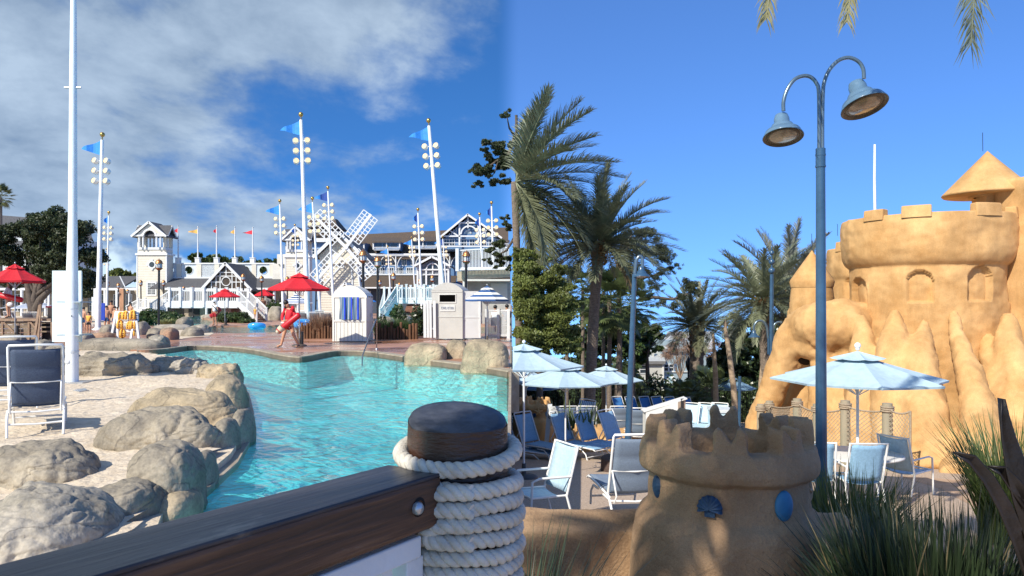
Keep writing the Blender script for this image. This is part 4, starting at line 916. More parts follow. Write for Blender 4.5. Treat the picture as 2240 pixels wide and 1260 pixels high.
for x in(678,694): window(t2,x,x+10,545,556,dd,nx=2)
# blue gable with white timbering
d=122; t=thing('hotel_gable','blue hotel gable with white timbering, arch and fan window','building',(XW(1030,d),d,0))
ap=P(1024,470,d); lf=P(962,521,d); rg_=P(1098,517,d); X0=lf.x+.6; X1=min(rg_.x-.6,-.3)
m=MB(); m.xprism([(X0,P(0,545,d).z),(X1,P(0,545,d).z),(X1,lf.z-.2),(ap.x,ap.z-.4),(X0,lf.z-.2)],d,d+8); m.build('wall',BLUEW,t)
gable_y(t,ap.x,ap.z,lf.x,rg_.x,lf.z,d-1.2,d+9,ROOFB,WHITE,tw=.3)
k=MB(); k.fb(966,1094,516,519,d,.2,.8).fb(1003,1046,487,490,d,.2,.8).fb(1023,1025.5,473,500,d,.2,.8).fb(1004,1007.5,490,541,d,.2,.8).fb(1045,1048.5,490,541,d,.2,.8).fb(965,1095,538,541,d,.2,.9)
k.bar(P(985,505,d-.7),P(1004,517,d-.7),.2,.15,up=(0,1,0)).bar(P(1066,502,d-.7),P(1048,516,d-.7),.2,.15,up=(0,1,0)); k.build('timbering',WHITE,t)
c=P(1026,512,d-.8); MB().strip(arcpts(c.x,c.z,19*d/F,0,PI,18),arcpts(c.x,c.z,16*d/F,0,PI,18),d-.8,d-.6).build('arch_trim',WHITE,t)
c=P(1024,511,d); fw_=MB(); fw_.strip(arcpts(c.x,c.z,7.5*d/F,0,PI,14),arcpts(c.x,c.z,6*d/F,0,PI,14),d-.2,d); fo=fw_.build('fan_window',WHITE,t); MB().strip(arcpts(c.x,c.z,6*d/F,0,PI,14),[(c.x,c.z)]*15,d-.08,d).build('pane',mat('pale_glass',(.35,.42,.45),.2),fo)
k=MB(); 
for x in list(range(968,1003,5))+list(range(1052,1092,5)):
    z1=P(0,516,d).z; z2=ap.z-.5-abs(XW(x,d)-ap.x)*(ap.z-lf.z)/(ap.x-lf.x); 
    if z2>z1+.3: k.b2(XW(x,d)-.06,XW(x,d)+.06,d-.1,d,z1,z2)
for x in range(1008,1046,4): k.b2(XW(x,d)-.06,XW(x,d)+.06,d-.1,d,P(0,487,d).z,ap.z-.6-abs(XW(x,d)-ap.x)*.8)
k.build('battens',WHITE,t,stuff=True)
for x in (972,984,1010,1028,1054,1070,1084): window(t,x,x+10,524,537,d,nx=2,ny=1)
k=MB(); k.fb(966,1096,532,533.2,d,.1,1.3); k.build('handrail',WHITE,t)
# white entrance pavilion
d=112; t=thing('pavilion','white gabled entrance pavilion with an arched window in front of the hotel','building',(XW(947,d),d,0))
ap=P(946,561,d); lf=P(908,581,d); rg_=P(986,583,d)
MB().xprism([(lf.x+.5,0),(rg_.x-.5,0),(rg_.x-.5,lf.z-.2),(ap.x,ap.z-.3),(lf.x+.5,lf.z-.2)],d,d+6).build('wall',mat('pavilion_grey',(.20,.22,.24),.7),t)
gable_y(t,ap.x,ap.z,lf.x,rg_.x,lf.z,d-1,d+8,ROOFB,WHITE,tw=.30)
c=P(947,590,d); k=MB(); k.strip(arcpts(c.x,c.z,15*d/F,0,PI,18),arcpts(c.x,c.z,12.5*d/F,0,PI,18),d-.4,d-.1)
k.fb(912,916,580,628,d,.3,.3).fb(979,983,580,628,d,.3,.3).fb(931,934.5,590,628,d,.3,.3).fb(959.5,962.5,590,628,d,.3,.3).fb(945.5,948,576,628,d,.2,.25).fb(912,983,588.5,591.5,d,.3,.35).fb(918,978,624,628,d,.3,.3).fb(926,968,600,602,d,.2,.3); k.build('timber_frame',WHITE,t)
for (a,b) in((918,930),(936,944),(949,958),(964,977)): MB().fb(a,b,603,623,d,.05,.08).build('pane',GLASSD,t)
for (a,b) in((935,944.5),(949,958.5)): MB().fb(a,b,579,588,d,.05,.06).build('pane',GLASSD,t)
# near building at the right with white balcony
d=58; t=thing('terrace_building','beige building with a white picket roof terrace at the right of the lagoon','building',(XW(1060,d),d+2,0))
MB().fprism([(1000,615),(1116,606),(1116,588),(1000,594)],d,7).build('beam',mat('beige_beam',(.42,.36,.26),.7,.15,2),t)
MB().fb(1012,1022,615,700,d,.5).build('pillar',SHADEW,t); MB().b2(XW(1022,d+1.5),-.1,d+1.5,d+1.7,0,P(0,612,d).z).build('back_wall',mat('lap_grey',(.38,.38,.35),.7),t)
for y in range(618,700,6): pass
MB().fb(1074,1110,620,662,d+1.5,.1,.05).build('shutter',SHADEW,t)
MB().fb(1020,1116,611,615,d,1.2,.3).build('soffit_trim',SHADEW,t)
k=MB(); a=P(1002,548,d-.6); b=P(1116,541,d-.6); a2=P(1002,590,d-.6); b2_=P(1116,588,d-.6)
k.bar(a,b,.1,.1).bar(a2+Vector((0,0,.12)),b2_+Vector((0,0,.1)),.1,.1); k.fb(998,1005,545,594,d,.28,.85); k.bar(a2,b2_,.3,.12); k.build('terrace_rail',WHITE,t)
for i in range(1,36): 
    f=i/36; u=a.lerp(b,f); v=a2.lerp(b2_,f); MB().bar(v,u,.055,.04,up=(0,1,0)).build('baluster',WHITE,t)
# ---------------------------------------------------------------- white footbridge
def rail_panel(par,A,B,h0,h1,nm='balusters',step=.16,th=.045):
    """balustrade between two base points"""
    A=Vector(A);B=Vector(B); k=MB(); k.bar(A+Vector((0,0,h1)),B+Vector((0,0,h1)),.07,.09).bar(A+Vector((0,0,h0)),B+Vector((0,0,h0)),.07,.09); k.build('rail',WHITE,par)
    n=max(2,int((B-A).length/step)); k=MB()
    for i in range(1,n): p=A.lerp(B,i/n); k.bar(p+Vector((0,0,h0)),p+Vector((0,0,h1)),th,.03,up=(0,1,0))
    k.build(nm,WHITE,par,stuff=True)
def post(par,p,h,w=.17):
    MB().bar(p,p+Vector((0,0,h)),w,w,up=(0,1,0)).b2(p.x-w*.65,p.x+w*.65,p.y-w*.65,p.y+w*.65,p.z+h,p.z+h+.06).build('post',WHITE,par)
d=66; t=thing('footbridge','white footbridge with picket railings over the river','bridge',(XW(450,d),d+1,0))
xs=[371,395,420,446,472,497,521]; zd=P(0,661,d).z; zt_=P(0,634,d).z
for yy in(d,d+2.6):
    for i in range(6): rail_panel(t,(XW(xs[i],d),yy,zd),(XW(xs[i+1],d),yy,zd),.08,zt_-zd-.06)
    for x in xs: post(t,Vector((XW(x,d),yy-.05,P(0,672,d).z)),zt_-P(0,672,d).z+.18,.2)
    MB().b2(XW(371,d),XW(521,d),yy-.06,yy+.06,P(0,674,d).z,zd+.05).build('fascia',WHITE,t)
    a=Vector((XW(371,d),yy,zd)); b=Vector((XW(330,d),yy,P(0,690,d).z)); rail_panel(t,b,a,.1,1.05); MB().bar(b-Vector((0,0,.1)),a-Vector((0,0,.15)),.08,.4).build('stringer',WHITE,t); post(t,b,1.1)
    a=Vector((XW(521,d),yy,zd)); b=Vector((XW(578,d),yy-2,-.0)); rail_panel(t,a,b+Vector((0,0,.15)),.1,1.05)
    MB().bar(a-Vector((0,0,.15)),b-Vector((0,0,-.12)),.08,.5).build('stringer',WHITE,t); post(t,a.lerp(b,.5),1.2); post(t,b,1.25)
MB().b2(XW(371,d),XW(521,d),d+.1,d+2.5,zd-.2,zd-.05).build('walkway',mat('deck_boards',(.28,.15,.09),.7),t)
for i in range(9):
    f=(i+.5)/9; x0=XW(521,d)+(XW(578,d)-XW(521,d))*f; z=zd*(1-f); MB().b2(x0-.15,x0+.17,d-2*f+.1,d+2.5-2*f,z-.16,z).build('step',mat('deck_boards',(.28,.15,.09),.7),t)
for x in(372,497): MB().fb(x-5,x+8,672,704,d+.3,2).build('pier',mat('brick_pier',(.25,.15,.11),.8,.3,6),t)
m=MB(); m.tube([P(560,650,d-2.3),P(578,668,d-2.6),P(584,674,d-2.7),P(581,681,d-2.7),P(570,673,d-2.6)],.03,6); m.build('handrail',WHITE,t)
# stair to the left of the bridge
t=thing('stair','white railed stair at the left bell tower foot','stair',(XW(300,80),80,0)); d=80
a=P(262,694,d); b=P(302,655,d)
for yy in(d,d+1.6):
    A_=Vector((a.x,yy,.0)); B2=Vector((b.x,yy,b.z-1)); rail_panel(t,A_,B2,.1,1.0); MB().bar(A_,B2,.08,.35).build('stringer',WHITE,t); C_=Vector((XW(362,d),yy,b.z-1)); rail_panel(t,B2,C_,.1,1.0); post(t,A_,1.15); post(t,B2,1.15); post(t,C_,1.15)
    MB().b2(B2.x,C_.x,yy-.05,yy+.05,B2.z-.4,B2.z).build('fascia',WHITE,t)
# second bridge on the right
d=52; t=thing('footbridge','white footbridge with stairs left of the towel return','bridge',(XW(900,d),d+1,0))
zd=P(0,655,d).z; zt_=P(0,628,d).z; xs=[869,889,909,928,948,962]
for yy in(d,d+2.2):
    for i in range(5): rail_panel(t,(XW(xs[i],d),yy,zd),(XW(xs[i+1],d),yy,zd),.08,zt_-zd-.05)
    for x in xs: post(t,Vector((XW(x,d),yy-.04,P(0,662,d).z)),zt_-P(0,662,d).z+.15,.14)
    MB().b2(XW(869,d),XW(962,d),yy-.05,yy+.05,P(0,664,d).z,zd).build('fascia',WHITE,t)
    a=Vector((XW(869,d),yy,zd)); b=Vector((XW(838,d),yy-1.5,.05)); rail_panel(t,a,b,.1,1.0); post(t,b,1.2); MB().bar(a-Vector((0,0,.12)),b,.08,.4).build('stringer',WHITE,t)
    b=Vector((XW(822,d),yy+1.0,.0)); rail_panel(t,Vector((XW(836,d),yy+1.2,zd*.9)),b,.1,1.0)
    post(t,Vector((XW(834,d),yy+1.2,0)),P(0,628,d).z,.14)
for i in range(8):
    f=(i+.5)/8; x=XW(832,d)+(XW(842,d)-XW(832,d))*f*.2; z=zd*(1-f); MB().b2(XW(822,d),XW(842,d),d+2-2.0*f,d+2.35-2.0*f,z-.17,z).build('step',mat('stair_boards',(.20,.09,.055),.7),t)
for i in range(6): z=P(0,666+i*4,d).z; MB().b2(XW(878,d),XW(908,d),d+2.6-.3*i,d+2.9-.3*i,z-.13,z).build('step',mat('stair_boards',(.20,.09,.055),.7),t)
MB().fb(868,876,664,690,d,1).build('pier',mat('tan_pier',(.42,.30,.2),.8),t)
# ================================================================ LEFT: furniture
# floodlight poles: one model, copied with its parts
def flood(H,flagm=BLUEF,flagw=1.25,r0=.17,r1=.10,first=None,lens=-1,twin=False):
    t=thing('floodlight_pole','','light pole'); 
    MB().tube([(0,0,0),(0,0,H*.3),(0,0,H-.45)],[r0,r0*.85,r1],12).build('pole',WPOLE,t); MB().lathe([(r0*1.8,0),(r0*1.8,.06),(r0*1.1,.12),(r0*1.0,.2)],14).build('base_plate',WHITE,t)
    MB().ball((0,0,H-.12),.15,12).tube([(0,0,H-.5),(0,0,H-.2)],.04,6).build('finial',GOLD,t)
    m=MB(); n=8; vs=[]
    for k in range(n+1):
        u=k/n; hh=.42*(1-u)+.02; vs+=[(-.1-u*flagw,.22*sin(u*7)*u,H-.95+hh-.08*u),(-.1-u*flagw,.22*sin(u*7)*u,H-.95-hh-.05*u)]
    m.add(vs[:10],[(2*k,2*k+1,2*k+3,2*k+2) for k in range(4)]); m.build('pennant',flagm,t)
    m=MB(); m.add(vs[8:],[(2*k,2*k+1,2*k+3,2*k+2) for k in range(n-4)]); m.build('pennant_tail',BLUEF,t)
    for i in range(3):
        z=H-1.75-.62*i
        for s in(-1,1):
            g=MB(); g.lathe([(.06,-.24),(.13,-.18),(.17,-.08),(.185,0),(.185,.12),(.17,.14)],14,(s*.36,-.05,z),rot=Euler((R(78),0,R(-20 if lens>0 else 15))).to_matrix()); g.tube([(0,0,z),(s*.2,0,z)],.03,6,False); lo_=g.build('floodlight',GLOBE,t)
            rm=Euler((R(78),0,R(-20 if lens>0 else 15))).to_matrix(); MB().lathe([(.001,.13),(.16,.128)],14,(s*.36,-.05,z),rot=rm).build('lens',LENS,lo_)
            MB().tube([(s*.18,.0,z-.18),(s*.36,.05,z-.24),(s*.55,0,z-.1)],.012,4,False).build('bracket',CHROME,t)
    return t
poles=[(224,290,214,45,'second tallest white floodlight pole, just right of the big bare white pole'),
(658,246,674,45,'tallest floodlight pole, rising behind the red umbrella in front of the windmill'),
(937,258,976,46,'floodlight pole right of the windmill whose foot is hidden by the towel return'),
(110,474,106,78,'small floodlight pole in front of the big oak above the red umbrella'),
(238,462,233,74,'slim floodlight pole at the right edge of the oak'),
(233,543,233,108,'tiny far floodlight pole low at the right edge of the oak'),
(612,436,620,62,'floodlight pole right of the five pennants beside the right bell tower'),
(683,430,702,60,'floodlight pole directly behind the tallest pole, no flag clear of it'),
(717,407,731,64,'floodlight pole standing before the left half of the windmill'),
(645,490,652,84,'short floodlight pole in front of the right bell tower'),
(914,455,924,66,'floodlight pole left of the leaning one, between two dormers'),
(848,537,857,95,'far short floodlight pole before the blue gallery, nearest the windmill'),
(900,517,911,90,'far short floodlight pole left of the white entrance pavilion'),
(968,515,981,86,'far short floodlight pole at the right side of the white entrance pavilion'),
(1049,465,1060,70,'floodlight pole in front of the blue hotel gable'),
(1075,440,1083,62,'rightmost floodlight pole beside the blue hotel gable')]
proto={}
for i,(xt,yt,xb,d,lab) in enumerate(poles):
    H=CZ+(HZ-yt)/F*d; x0=XW(xb,d); x1=XW(xt,d); sc=1.0 if d<50 else .95
    if d>80: sc=.8
    o=flood(H/sc,flagm=(NAVYF if i in(8,9,10,14,15,13) else BLUEF),flagw=(.45 if i in(10,14,15,4,9) else 1.25),r0=.17 if d<50 else .13,r1=.10 if d<50 else .07,lens=-1 if i%2 else 1)
    o.scale=(sc,sc,sc); o.location=(x0,d,0); o.rotation_euler=(0,math.atan2(x1-x0,H),0); o['label']=lab; o['group']='floodlight poles with blue pennants'
# lanterns
lp=thing('lantern_post','','street lamp')
def zq(z): return 4.62-(4.62-z)*.66
def hq(pr): return [(r*.78 if r>.002 else r,zq(z)) for r,z in pr]
MB().tube([(0,0,0),(0,0,zq(3.42))],.075,10).lathe([(.2,0),(.2,.15),(.09,.3)],12).build('post',BLACKM,lp)
MB().lathe(hq([(.04,3.36),(.12,3.44),(.26,3.58),(.30,3.62),(.30,3.67),(.24,3.68)]),16).build('lower_cup',mat('dark_copper',(.30,.12,.06),.4,.2,9,metal=.7),lp)
MB().lathe(hq([(.21,3.68),(.235,3.95),(.22,4.12)]),16).build('glass',CLEARG,lp)
m=MB()
for i in range(8): a=PI/4*i; m.tube([(.19*cos(a),.19*sin(a),zq(3.68)),(.205*cos(a),.205*sin(a),zq(3.95)),(.19*cos(a),.19*sin(a),zq(4.12))],.012,4)
m.build('cage',BLACKM,lp)
MB().lathe(hq([(.33,4.10),(.33,4.15),(.28,4.20),(.26,4.3),(.2,4.42),(.1,4.5),(.035,4.52),(.03,4.6),(.001,4.62)]),18).build('dome',COPPER,lp)
lan=[(348,566,347,'tall copper topped lantern post before the cream bell tower, nearest the pool'),
(308,612,309,'copper lantern post at the left edge of the left bell tower'),(358,612,358,'copper lantern post at the right edge of the left bell tower'),
(532,598,533,'copper lantern post left of the bridge stairs, by the middle red umbrella'),(572,602,573,'copper lantern post right of the bridge stairs'),
(792,546,795,'tallest lantern post behind the white hut, in front of the windmill sail'),(817,560,826,'lantern post directly right of the white hut, leaning over the log bed'),
(850,596,858,'slim lantern post in front of the right footbridge stairs'),(1012,548,1017,'lantern post rising behind the towel return'),
(687,598,690,'lantern post between the red umbrella and the windmill'),(784,600,787,'lantern post at the right foot of the windmill'),
(829,611,830,'small far lantern left of the right footbridge'),(942,601,944,'lantern in front of the arched pavilion window'),(917,609,918,'far lantern at the left side of the arched pavilion'),
(193,620,193,'far lantern post before the arcade, left one, beside the white board'),(236,614,236,'far lantern post before the arcade, behind the slim floodlight pole'),
(259,619,259,'far lantern post before the arcade behind the wooden pillar'),(279,632,279,'smallest far lantern at the right end of the arcade'),
(628,604,629,'lantern post mostly hidden behind the big red umbrella'),(402,626,402,'tiny lantern above the left part of the footbridge'),(422,626,422,'tiny lantern above the second bay of the footbridge'),(473,626,473,'tiny lantern above the middle of the footbridge'),(519,626,519,'tiny lantern above the right end of the footbridge'),
(874,617,874,'tiny far lantern over the left end of the right footbridge rail'),(899,622,899,'tiny far lantern over the middle of the right footbridge rail')]
for i,(x,yt,xb,lab) in enumerate(lan):
    d=min(4800/(HZ-yt),86); k=(CZ+(HZ-yt)/F*d)/4.6; o=lp if i==0 else copy_tree(lp)
    o.location=(XW(xb,d),d,0); o.rotation_euler=(0,math.atan2(XW(x,d)-XW(xb,d),4.6*k),.3*i); o.scale=(k,k,k); o['label']=lab; o['group']='copper topped lantern posts'
# the big bare pole with its white board
d=14.8; bx=XW(158,d); t=thing('flagpole','big bare white pole with bolted brackets standing in the sand, reaching out of the picture','flagpole',(bx,d,0)); t.rotation_euler=(0,0,0)
MB().tube([(bx,d,.0),(bx-.005,d,1.9),(bx+.01,d,3.4),(bx+.02,d,6.5),(bx+.03,d,8.4)],[.118,.112,.082,.066,.05],24).build('pole',WPOLE,t)
MB().lathe([(.125,.62),(.125,.66)],20,(bx,d,0)).lathe([(.12,1.50),(.12,1.515)],20,(bx,d,0)).build('weld_ring',WHITE,t)
MB().box((bx+.02,d,.02),(.62,.42,.035)).build('base_plate',CHROME,t)
for z in (.96,1.63): MB().b2(bx-.26,bx+.20,d-.08,d+.36,z,z+.022).build('bracket',CHROME,t); MB().add([(bx-.26,d+.2,z),(bx-.1,d-.02,z),(bx-.1,d+.3,z),(bx-.1,d+.05,z-.30)],[(0,1,3),(0,3,2),(1,2,3),(0,2,1)]).build('gusset',CHROME,t)
MB().lathe([(.055,0),(.05,.01),(.001,.012)],14,(bx-.03,d-.115,.44),rot=Euler((R(90),0,0)).to_matrix()).build('access_cover',WHITE,t); MB().ball((bx+.05,d-.11,1.36),.014,6).build('bolt',BLACKM,t)
MB().tube([(bx-.15,d,5.98),(bx+.18,d,5.98)],.02,6).build('cleat',CHROME,t)
t2=thing('notice_board','large blank white board seen from behind, fixed at the big bare pole','board',(XW(146,d+.35),d+.38,0))
dd=d+.38; MB().b2(XW(114,dd),XW(178,dd),dd,dd+.02,P(0,748,dd).z,P(0,592,dd).z).build('panel',mat('board_white',(.56,.65,.67),.5,.04,2),t2)
MB().b2(XW(114,dd),XW(178,dd),dd+.02,dd+.035,P(0,748,dd).z+.02,P(0,592,dd).z-.02).build('face',WHITE,t2)
o=MB().add([(0,0,.0),(.5,-.3,0),(.62,-.1,.01),(.2,.25,.01),(0,0,.02),(.5,-.3,.02),(.62,-.1,.03),(.2,.25,.03)],[(0,3,2,1),(4,5,6,7),(0,1,5,4),(1,2,6,5),(2,3,7,6),(3,0,4,7)]).build('footplate',CHROME,None,(0,0,0)); o.location=(XW(160,13.2),13.2,.03); o.scale=(.5,.8,1); tag(o,'flat pale metal plate lying on the sand by the pole foot','plate')
# lounge chairs near left
NAVYS=mat('navy_mesh_sling',(.03,.045,.085),.8,.5,60,col2=(.08,.11,.17),stretch=(1,.2,6))
FRW=mat('white_chair_frame',(.80,.80,.77),.35,.05,10)
c=chaise('navy mesh lounge chair with white frame, nearest the camera on the beach',NAVYS,FRW,rec=74,seatlen=.85); c.location=(XW(78,8.85),8.85,.03); c.rotation_euler=(0,0,R(188)); c.rotation_euler=(0,0,R(14)); c.scale=(1.02,1,1.06); c['group']='lounge chairs on the sand'
# seen from behind: the back faces the camera, so the foot points away
c.rotation_euler=(0,0,R(210)); c.location=(-5.84,9.0,.03); c.scale=(.89,.9,.92)
c2=dup(c,(-7.62,11.2,.03),R(215),'navy mesh lounge chair partly cut by the left picture edge'); 
# red umbrellas
u=umbrella('big red patio umbrella above the lifeguard at the pool edge',RED,RED2,2.42,2.78,.60,8,group='red umbrellas',sag=.05); u.location=(XW(655,27.8),27.8,0); u.rotation_euler=(0,0,.25)
MB().tube([(.1,-.05,.06),(.1,-.05,.55)],.055,10).build('tilt_cylinder',BLACKM,u,world=False)
s_=2.35/3.55; 
for (x,yt,w_,lab) in ((492,630,68,'red umbrella in front of the footbridge'),(375,624,32,'small far red umbrella left of the footbridge'),(578,631,46,'red umbrella behind the big one, right of the bridge'),(33,575,118,'red umbrella over the lifeguard stand at the far left')):
    dd=1600*2.35/w_; H=CZ+(HZ-yt)/F*dd; umb=dup(u,(XW(x,dd),dd,0),.4,lab,sc=(2.35/2.42,2.35/2.42,H/2.82))
# striped umbrellas
u=umbrella('striped blue and white umbrella just right of the big red one',STRIPU,STRIPU,2.9,2.45,.75,8,group='striped umbrellas',base=True,polemat=CHROME); u.location=(XW(648,66),66,0)
for (x,yt,w_,lab) in ((713,642,46,'striped umbrella left of the white hut'),(322,652,44,'striped umbrella at the foot of the left bell tower'),(188,659,44,'striped umbrella behind the blue board, left one'),(232,656,38,'striped umbrella behind the bathers'),(252,657,34,'striped umbrella right behind the bathers by the wooden pillar'),(56,663,60,'striped umbrella behind the lifeguard stand, left one'),(96,662,54,'striped umbrella under the oak left of the white board'),(140,661,50,'striped umbrella mostly behind the big bare pole'),(8,666,46,'striped umbrella at the far left edge'),(1108,622,128,'large navy and white striped umbrella at the right edge, left photo side')):
    dd=1600*2.9/w_; H=CZ+(HZ-yt)/F*dd
    if x<1000: o=dup(u,(XW(x,dd),dd,0),.3,lab,sc=(1,1,H/2.5))
# striped umbrella by the seam, its canopy ends at the wall side
dd=30; o=umbrella('large navy and white striped umbrella over the seated guests at the right of the lagoon',STRIPU,STRIPU,1.9,2.4,.58,8,group='striped umbrellas',sag=.03); o.location=(XW(1118,dd)-.98,dd,0); o.scale=(1,1,.98)
# blue umbrella
b=umbrella('small plain blue umbrella left of the right footbridge',BLUEF,BLUEF,2.2,2.2,.55,8,base=False); b.location=(XW(798,70),70,.2)
# ---------------------------------------------------------------- white hut with towel
d=30.8; HW=mat('hut_cream',(.74,.72,.64),.5,.05,2)
t=thing('towel_hut','white hut with a domed top and a blue striped towel hanging on its front','hut',(XW(764,d),d+.7,0))
x0=XW(728,d);x1=XW(801,d); zt=P(0,650,d).z; D=1.35
MB().b2(x0,x1,d,d+D,.03,zt).build('body',HW,t)
n=16; prof=[(x0-.03+(x1-x0+.06)*i/n,zt+.04+.46*sin(PI*i/n)**.75) for i in range(n+1)]
m=MB(); m.xprism([(p[0],p[1]) for p in prof],d-.03,d+D+.03); m.build('domed_top',HW,t)
tr=MB(); tr.b2(x0-.03,x1+.03,d-.035,d-.003,zt-.02,zt+.05).b2(x0,x1,d-.03,d-.002,P(0,702,d).z-.03,P(0,702,d).z+.03).b2(x0-.01,x0+.06,d-.032,d-.002,.03,zt-.02).b2(x1-.06,x1+.01,d-.032,d-.002,.03,zt-.02); tr.build('trim',HW,t)
tr=MB(); 
for i in range(1,9): x=x0+(x1-x0)*i/9; tr.b2(x-.008,x+.008,d-.012,d-.001,.05,P(0,704,d).z)
tr.build('panel_grooves',mat('hut_groove',(.5,.49,.43),.6),t)
MB().b2(x1+.002,x1+.03,d+.0,d+.07,.03,zt).b2(x1+.002,x1+.03,d+D-.07,d+D,.03,zt).b2(x1+.002,x1+.03,d+.07,d+D-.07,P(0,702,d).z-.03,P(0,702,d).z+.03).build('side_trim',HW,t); MB().b2(x1+.03,x1+.06,d+.9,d+.98,1.05,1.2).build('latch',CHROME,t)
TW=stripes('striped_towel',(.10,.19,.30),(.45,.46,.44),6.4,0,.80,.9)
t2=thing('towel','striped blue and grey pool towel hung on the white hut','towel',(XW(764,d),d-.08,P(0,651,d).z))
xa=XW(743,d);xb=XW(788,d);za=P(0,650,d).z;zb=P(0,699,d).z; vs=[];fs=[];nx,nz=24,14
for j in range(nz+1):
    for i in range(nx+1):
        u_=i/nx;v_=j/nz; vs.append((xa+(xb-xa)*u_+.02*sin(v_*5)*(1-u_)+(.03*v_*(1-u_)),d-.05-.022*sin(u_*26+v_*2)*(.4+v_)-.03*v_,za+(zb-za)*v_))
for j in range(nz):
    for i in range(nx): a=j*(nx+1)+i; fs.append((a,a+nx+1,a+nx+2,a+1))
m=MB(); m.add(vs,fs,True); m.build('cloth',TW,t2)
m=MB(); 
for q in(743+12,743+27,743+41): 
    for j in range(nz): pass
    x=XW(q,d); m.bar((x,d-.105,za),(x+.01,d-.135,zb),.055,.006,up=(0,1,0))
m.build('bright_stripe',mat('royal_blue_stripe',(.02,.06,.62),.8),t2)
# ---------------------------------------------------------------- towel return
GRH=mat('shaded_hut_paint',(.46,.46,.43),.5,.05,2); d=0  # the front's shade is put into the cabinet's grey
t=thing('towel_return','shade-grey towel return cabinet with a rounded top, slot and open white side door','cabinet',(XW(985,33.2),33.2,0)); 
Wd,D,Hh=1.42,1.1,2.15; t.rotation_euler=(0,0,0)
B=MB(); B.box((0,0,Hh/2+.05),(Wd,D,Hh-.0)); B.build('body',GRH,t,world=False)
n=16; prof=[(-Wd/2-.02+(Wd+.04)*i/n,Hh+.05+.36*sin(PI*i/n)**.8) for i in range(n+1)]; m=MB(); m.xprism(prof,-D/2-.02,D/2+.02); m.build('domed_top',GRH,t,world=False)
MB().b2(-.38,.42,-D/2-.03,-D/2-.003,Hh-.50,Hh-.1).build('slot_frame',mat('pale_trim',(.6,.6,.57),.5),t,world=False); MB().b2(-.34,.38,-D/2-.04,-D/2-.031,Hh-.45,Hh-.14).build('slot',mat('slot_black',(.003,.003,.003),.9,spec=0),t,world=False)
sg=MB().b2(-.33,.37,-D/2-.025,-D/2-.003,Hh-.88,Hh-.60).build('sign_plate',mat('sign_grey',(.55,.56,.54),.5),t,world=False)
def ltext(s,size,par,m_,x,y,z,ext=.003,rot=(R(90),0,0),off=0):
    cu=bpy.data.curves.new('lettering','FONT'); cu.body=s; cu.size=size; cu.extrude=ext; cu.align_x='CENTER'; cu.align_y='CENTER'; cu.offset=off
    o=bpy.data.objects.new('t',cu); COL.objects.link(o); bpy.context.view_layer.update(); me=bpy.data.meshes.new_from_object(o.evaluated_get(bpy.context.evaluated_depsgraph_get())); bpy.data.objects.remove(o); me.materials.clear()
    q=link('lettering',me,m_,par); q.location=(x,y,z); q.rotation_euler=rot; return q
NV=mat('navy_lettering',(.02,.05,.14),.6)
q=ltext('TOWEL RETURN',.105,sg,NV,.02,-D/2-.03,Hh-.74); q.scale=(.76,1.55,1)
MB().b2(-Wd/2,Wd/2,-D/2-.02,-D/2-.002,1.0,1.05).b2(-Wd/2,Wd/2,-D/2-.02,-D/2-.002,Hh-.02,Hh+.06).build('trim',GRH,t,world=False)
dr=MB(); dr.box((Wd/2+.36,-D/2+.30,Hh/2+.05),(.05,.80,Hh-.05),(0,0,R(-68))); dd_=dr.build('side_door',WHITE,t,world=False)
k=MB(); 
for (dx,w_) in((-.37,.05),(.37,.05)): k.box((Wd/2+.36+dx*cos(R(22)),-D/2+.27+dx*sin(R(22)),Hh/2+.05),(.06,.06,Hh-.05),(0,0,R(22)))
k.box((Wd/2+.36,-D/2+.268,1.0),(.78,.02,.05),(0,0,R(22))); k.build('door_stile',WHITE,dd_,world=False); MB().box((Wd/2+.74,-D/2+.40,1.15),(.04,.06,.16)).build('handle',CHROME,dd_,world=False)
t.rotation_euler=(0,0,R(-10))
# picket gate left of it and fence to the right
t=thing('picket_gate','open white gate leaf left of the towel return','gate',(XW(942,33),33,0))
for x in(932,939,944,953): MB().bar((XW(x,33),32.6,.1),(XW(x-1,33),32.6,P(0,658,33).z),.12,.06,up=(0,1,0)).build('picket',WHITE,t)
MB().bar((XW(931,33),32.66,.5),(XW(953,33),32.66,.5),.08,.05,up=(0,1,0)).bar((XW(931,33),32.66,1.5),(XW(953,33),32.66,1.5),.08,.05,up=(0,1,0)).build('rail',WHITE,t)
t=thing('picket_fence','white picket fence between the towel return and the seated guests','fence',(XW(1090,34),34,0))
for x in(1064,1090,1112): MB().bar((XW(x,34),34,0),(XW(x,34),34,P(0,676,34).z),.14,.14,up=(0,1,0)).build('post',WHITE,t)
for i in range(17):
    x=1066+i*2.7
    if 1090<x<1094: continue
    MB().bar((XW(x,34),34,.08),(XW(x,34),34,P(0,679,34).z),.035,.03,up=(0,1,0)).build('picket',WHITE,t)
MB().bar((XW(1064,34),34,P(0,679,34).z),(XW(1112,34),34,P(0,679,34).z),.06,.06,up=(0,1,0)).bar((XW(1064,34),34,.15),(XW(1112,34),34,.15),.05,.05,up=(0,1,0)).build('rail',WHITE,t)
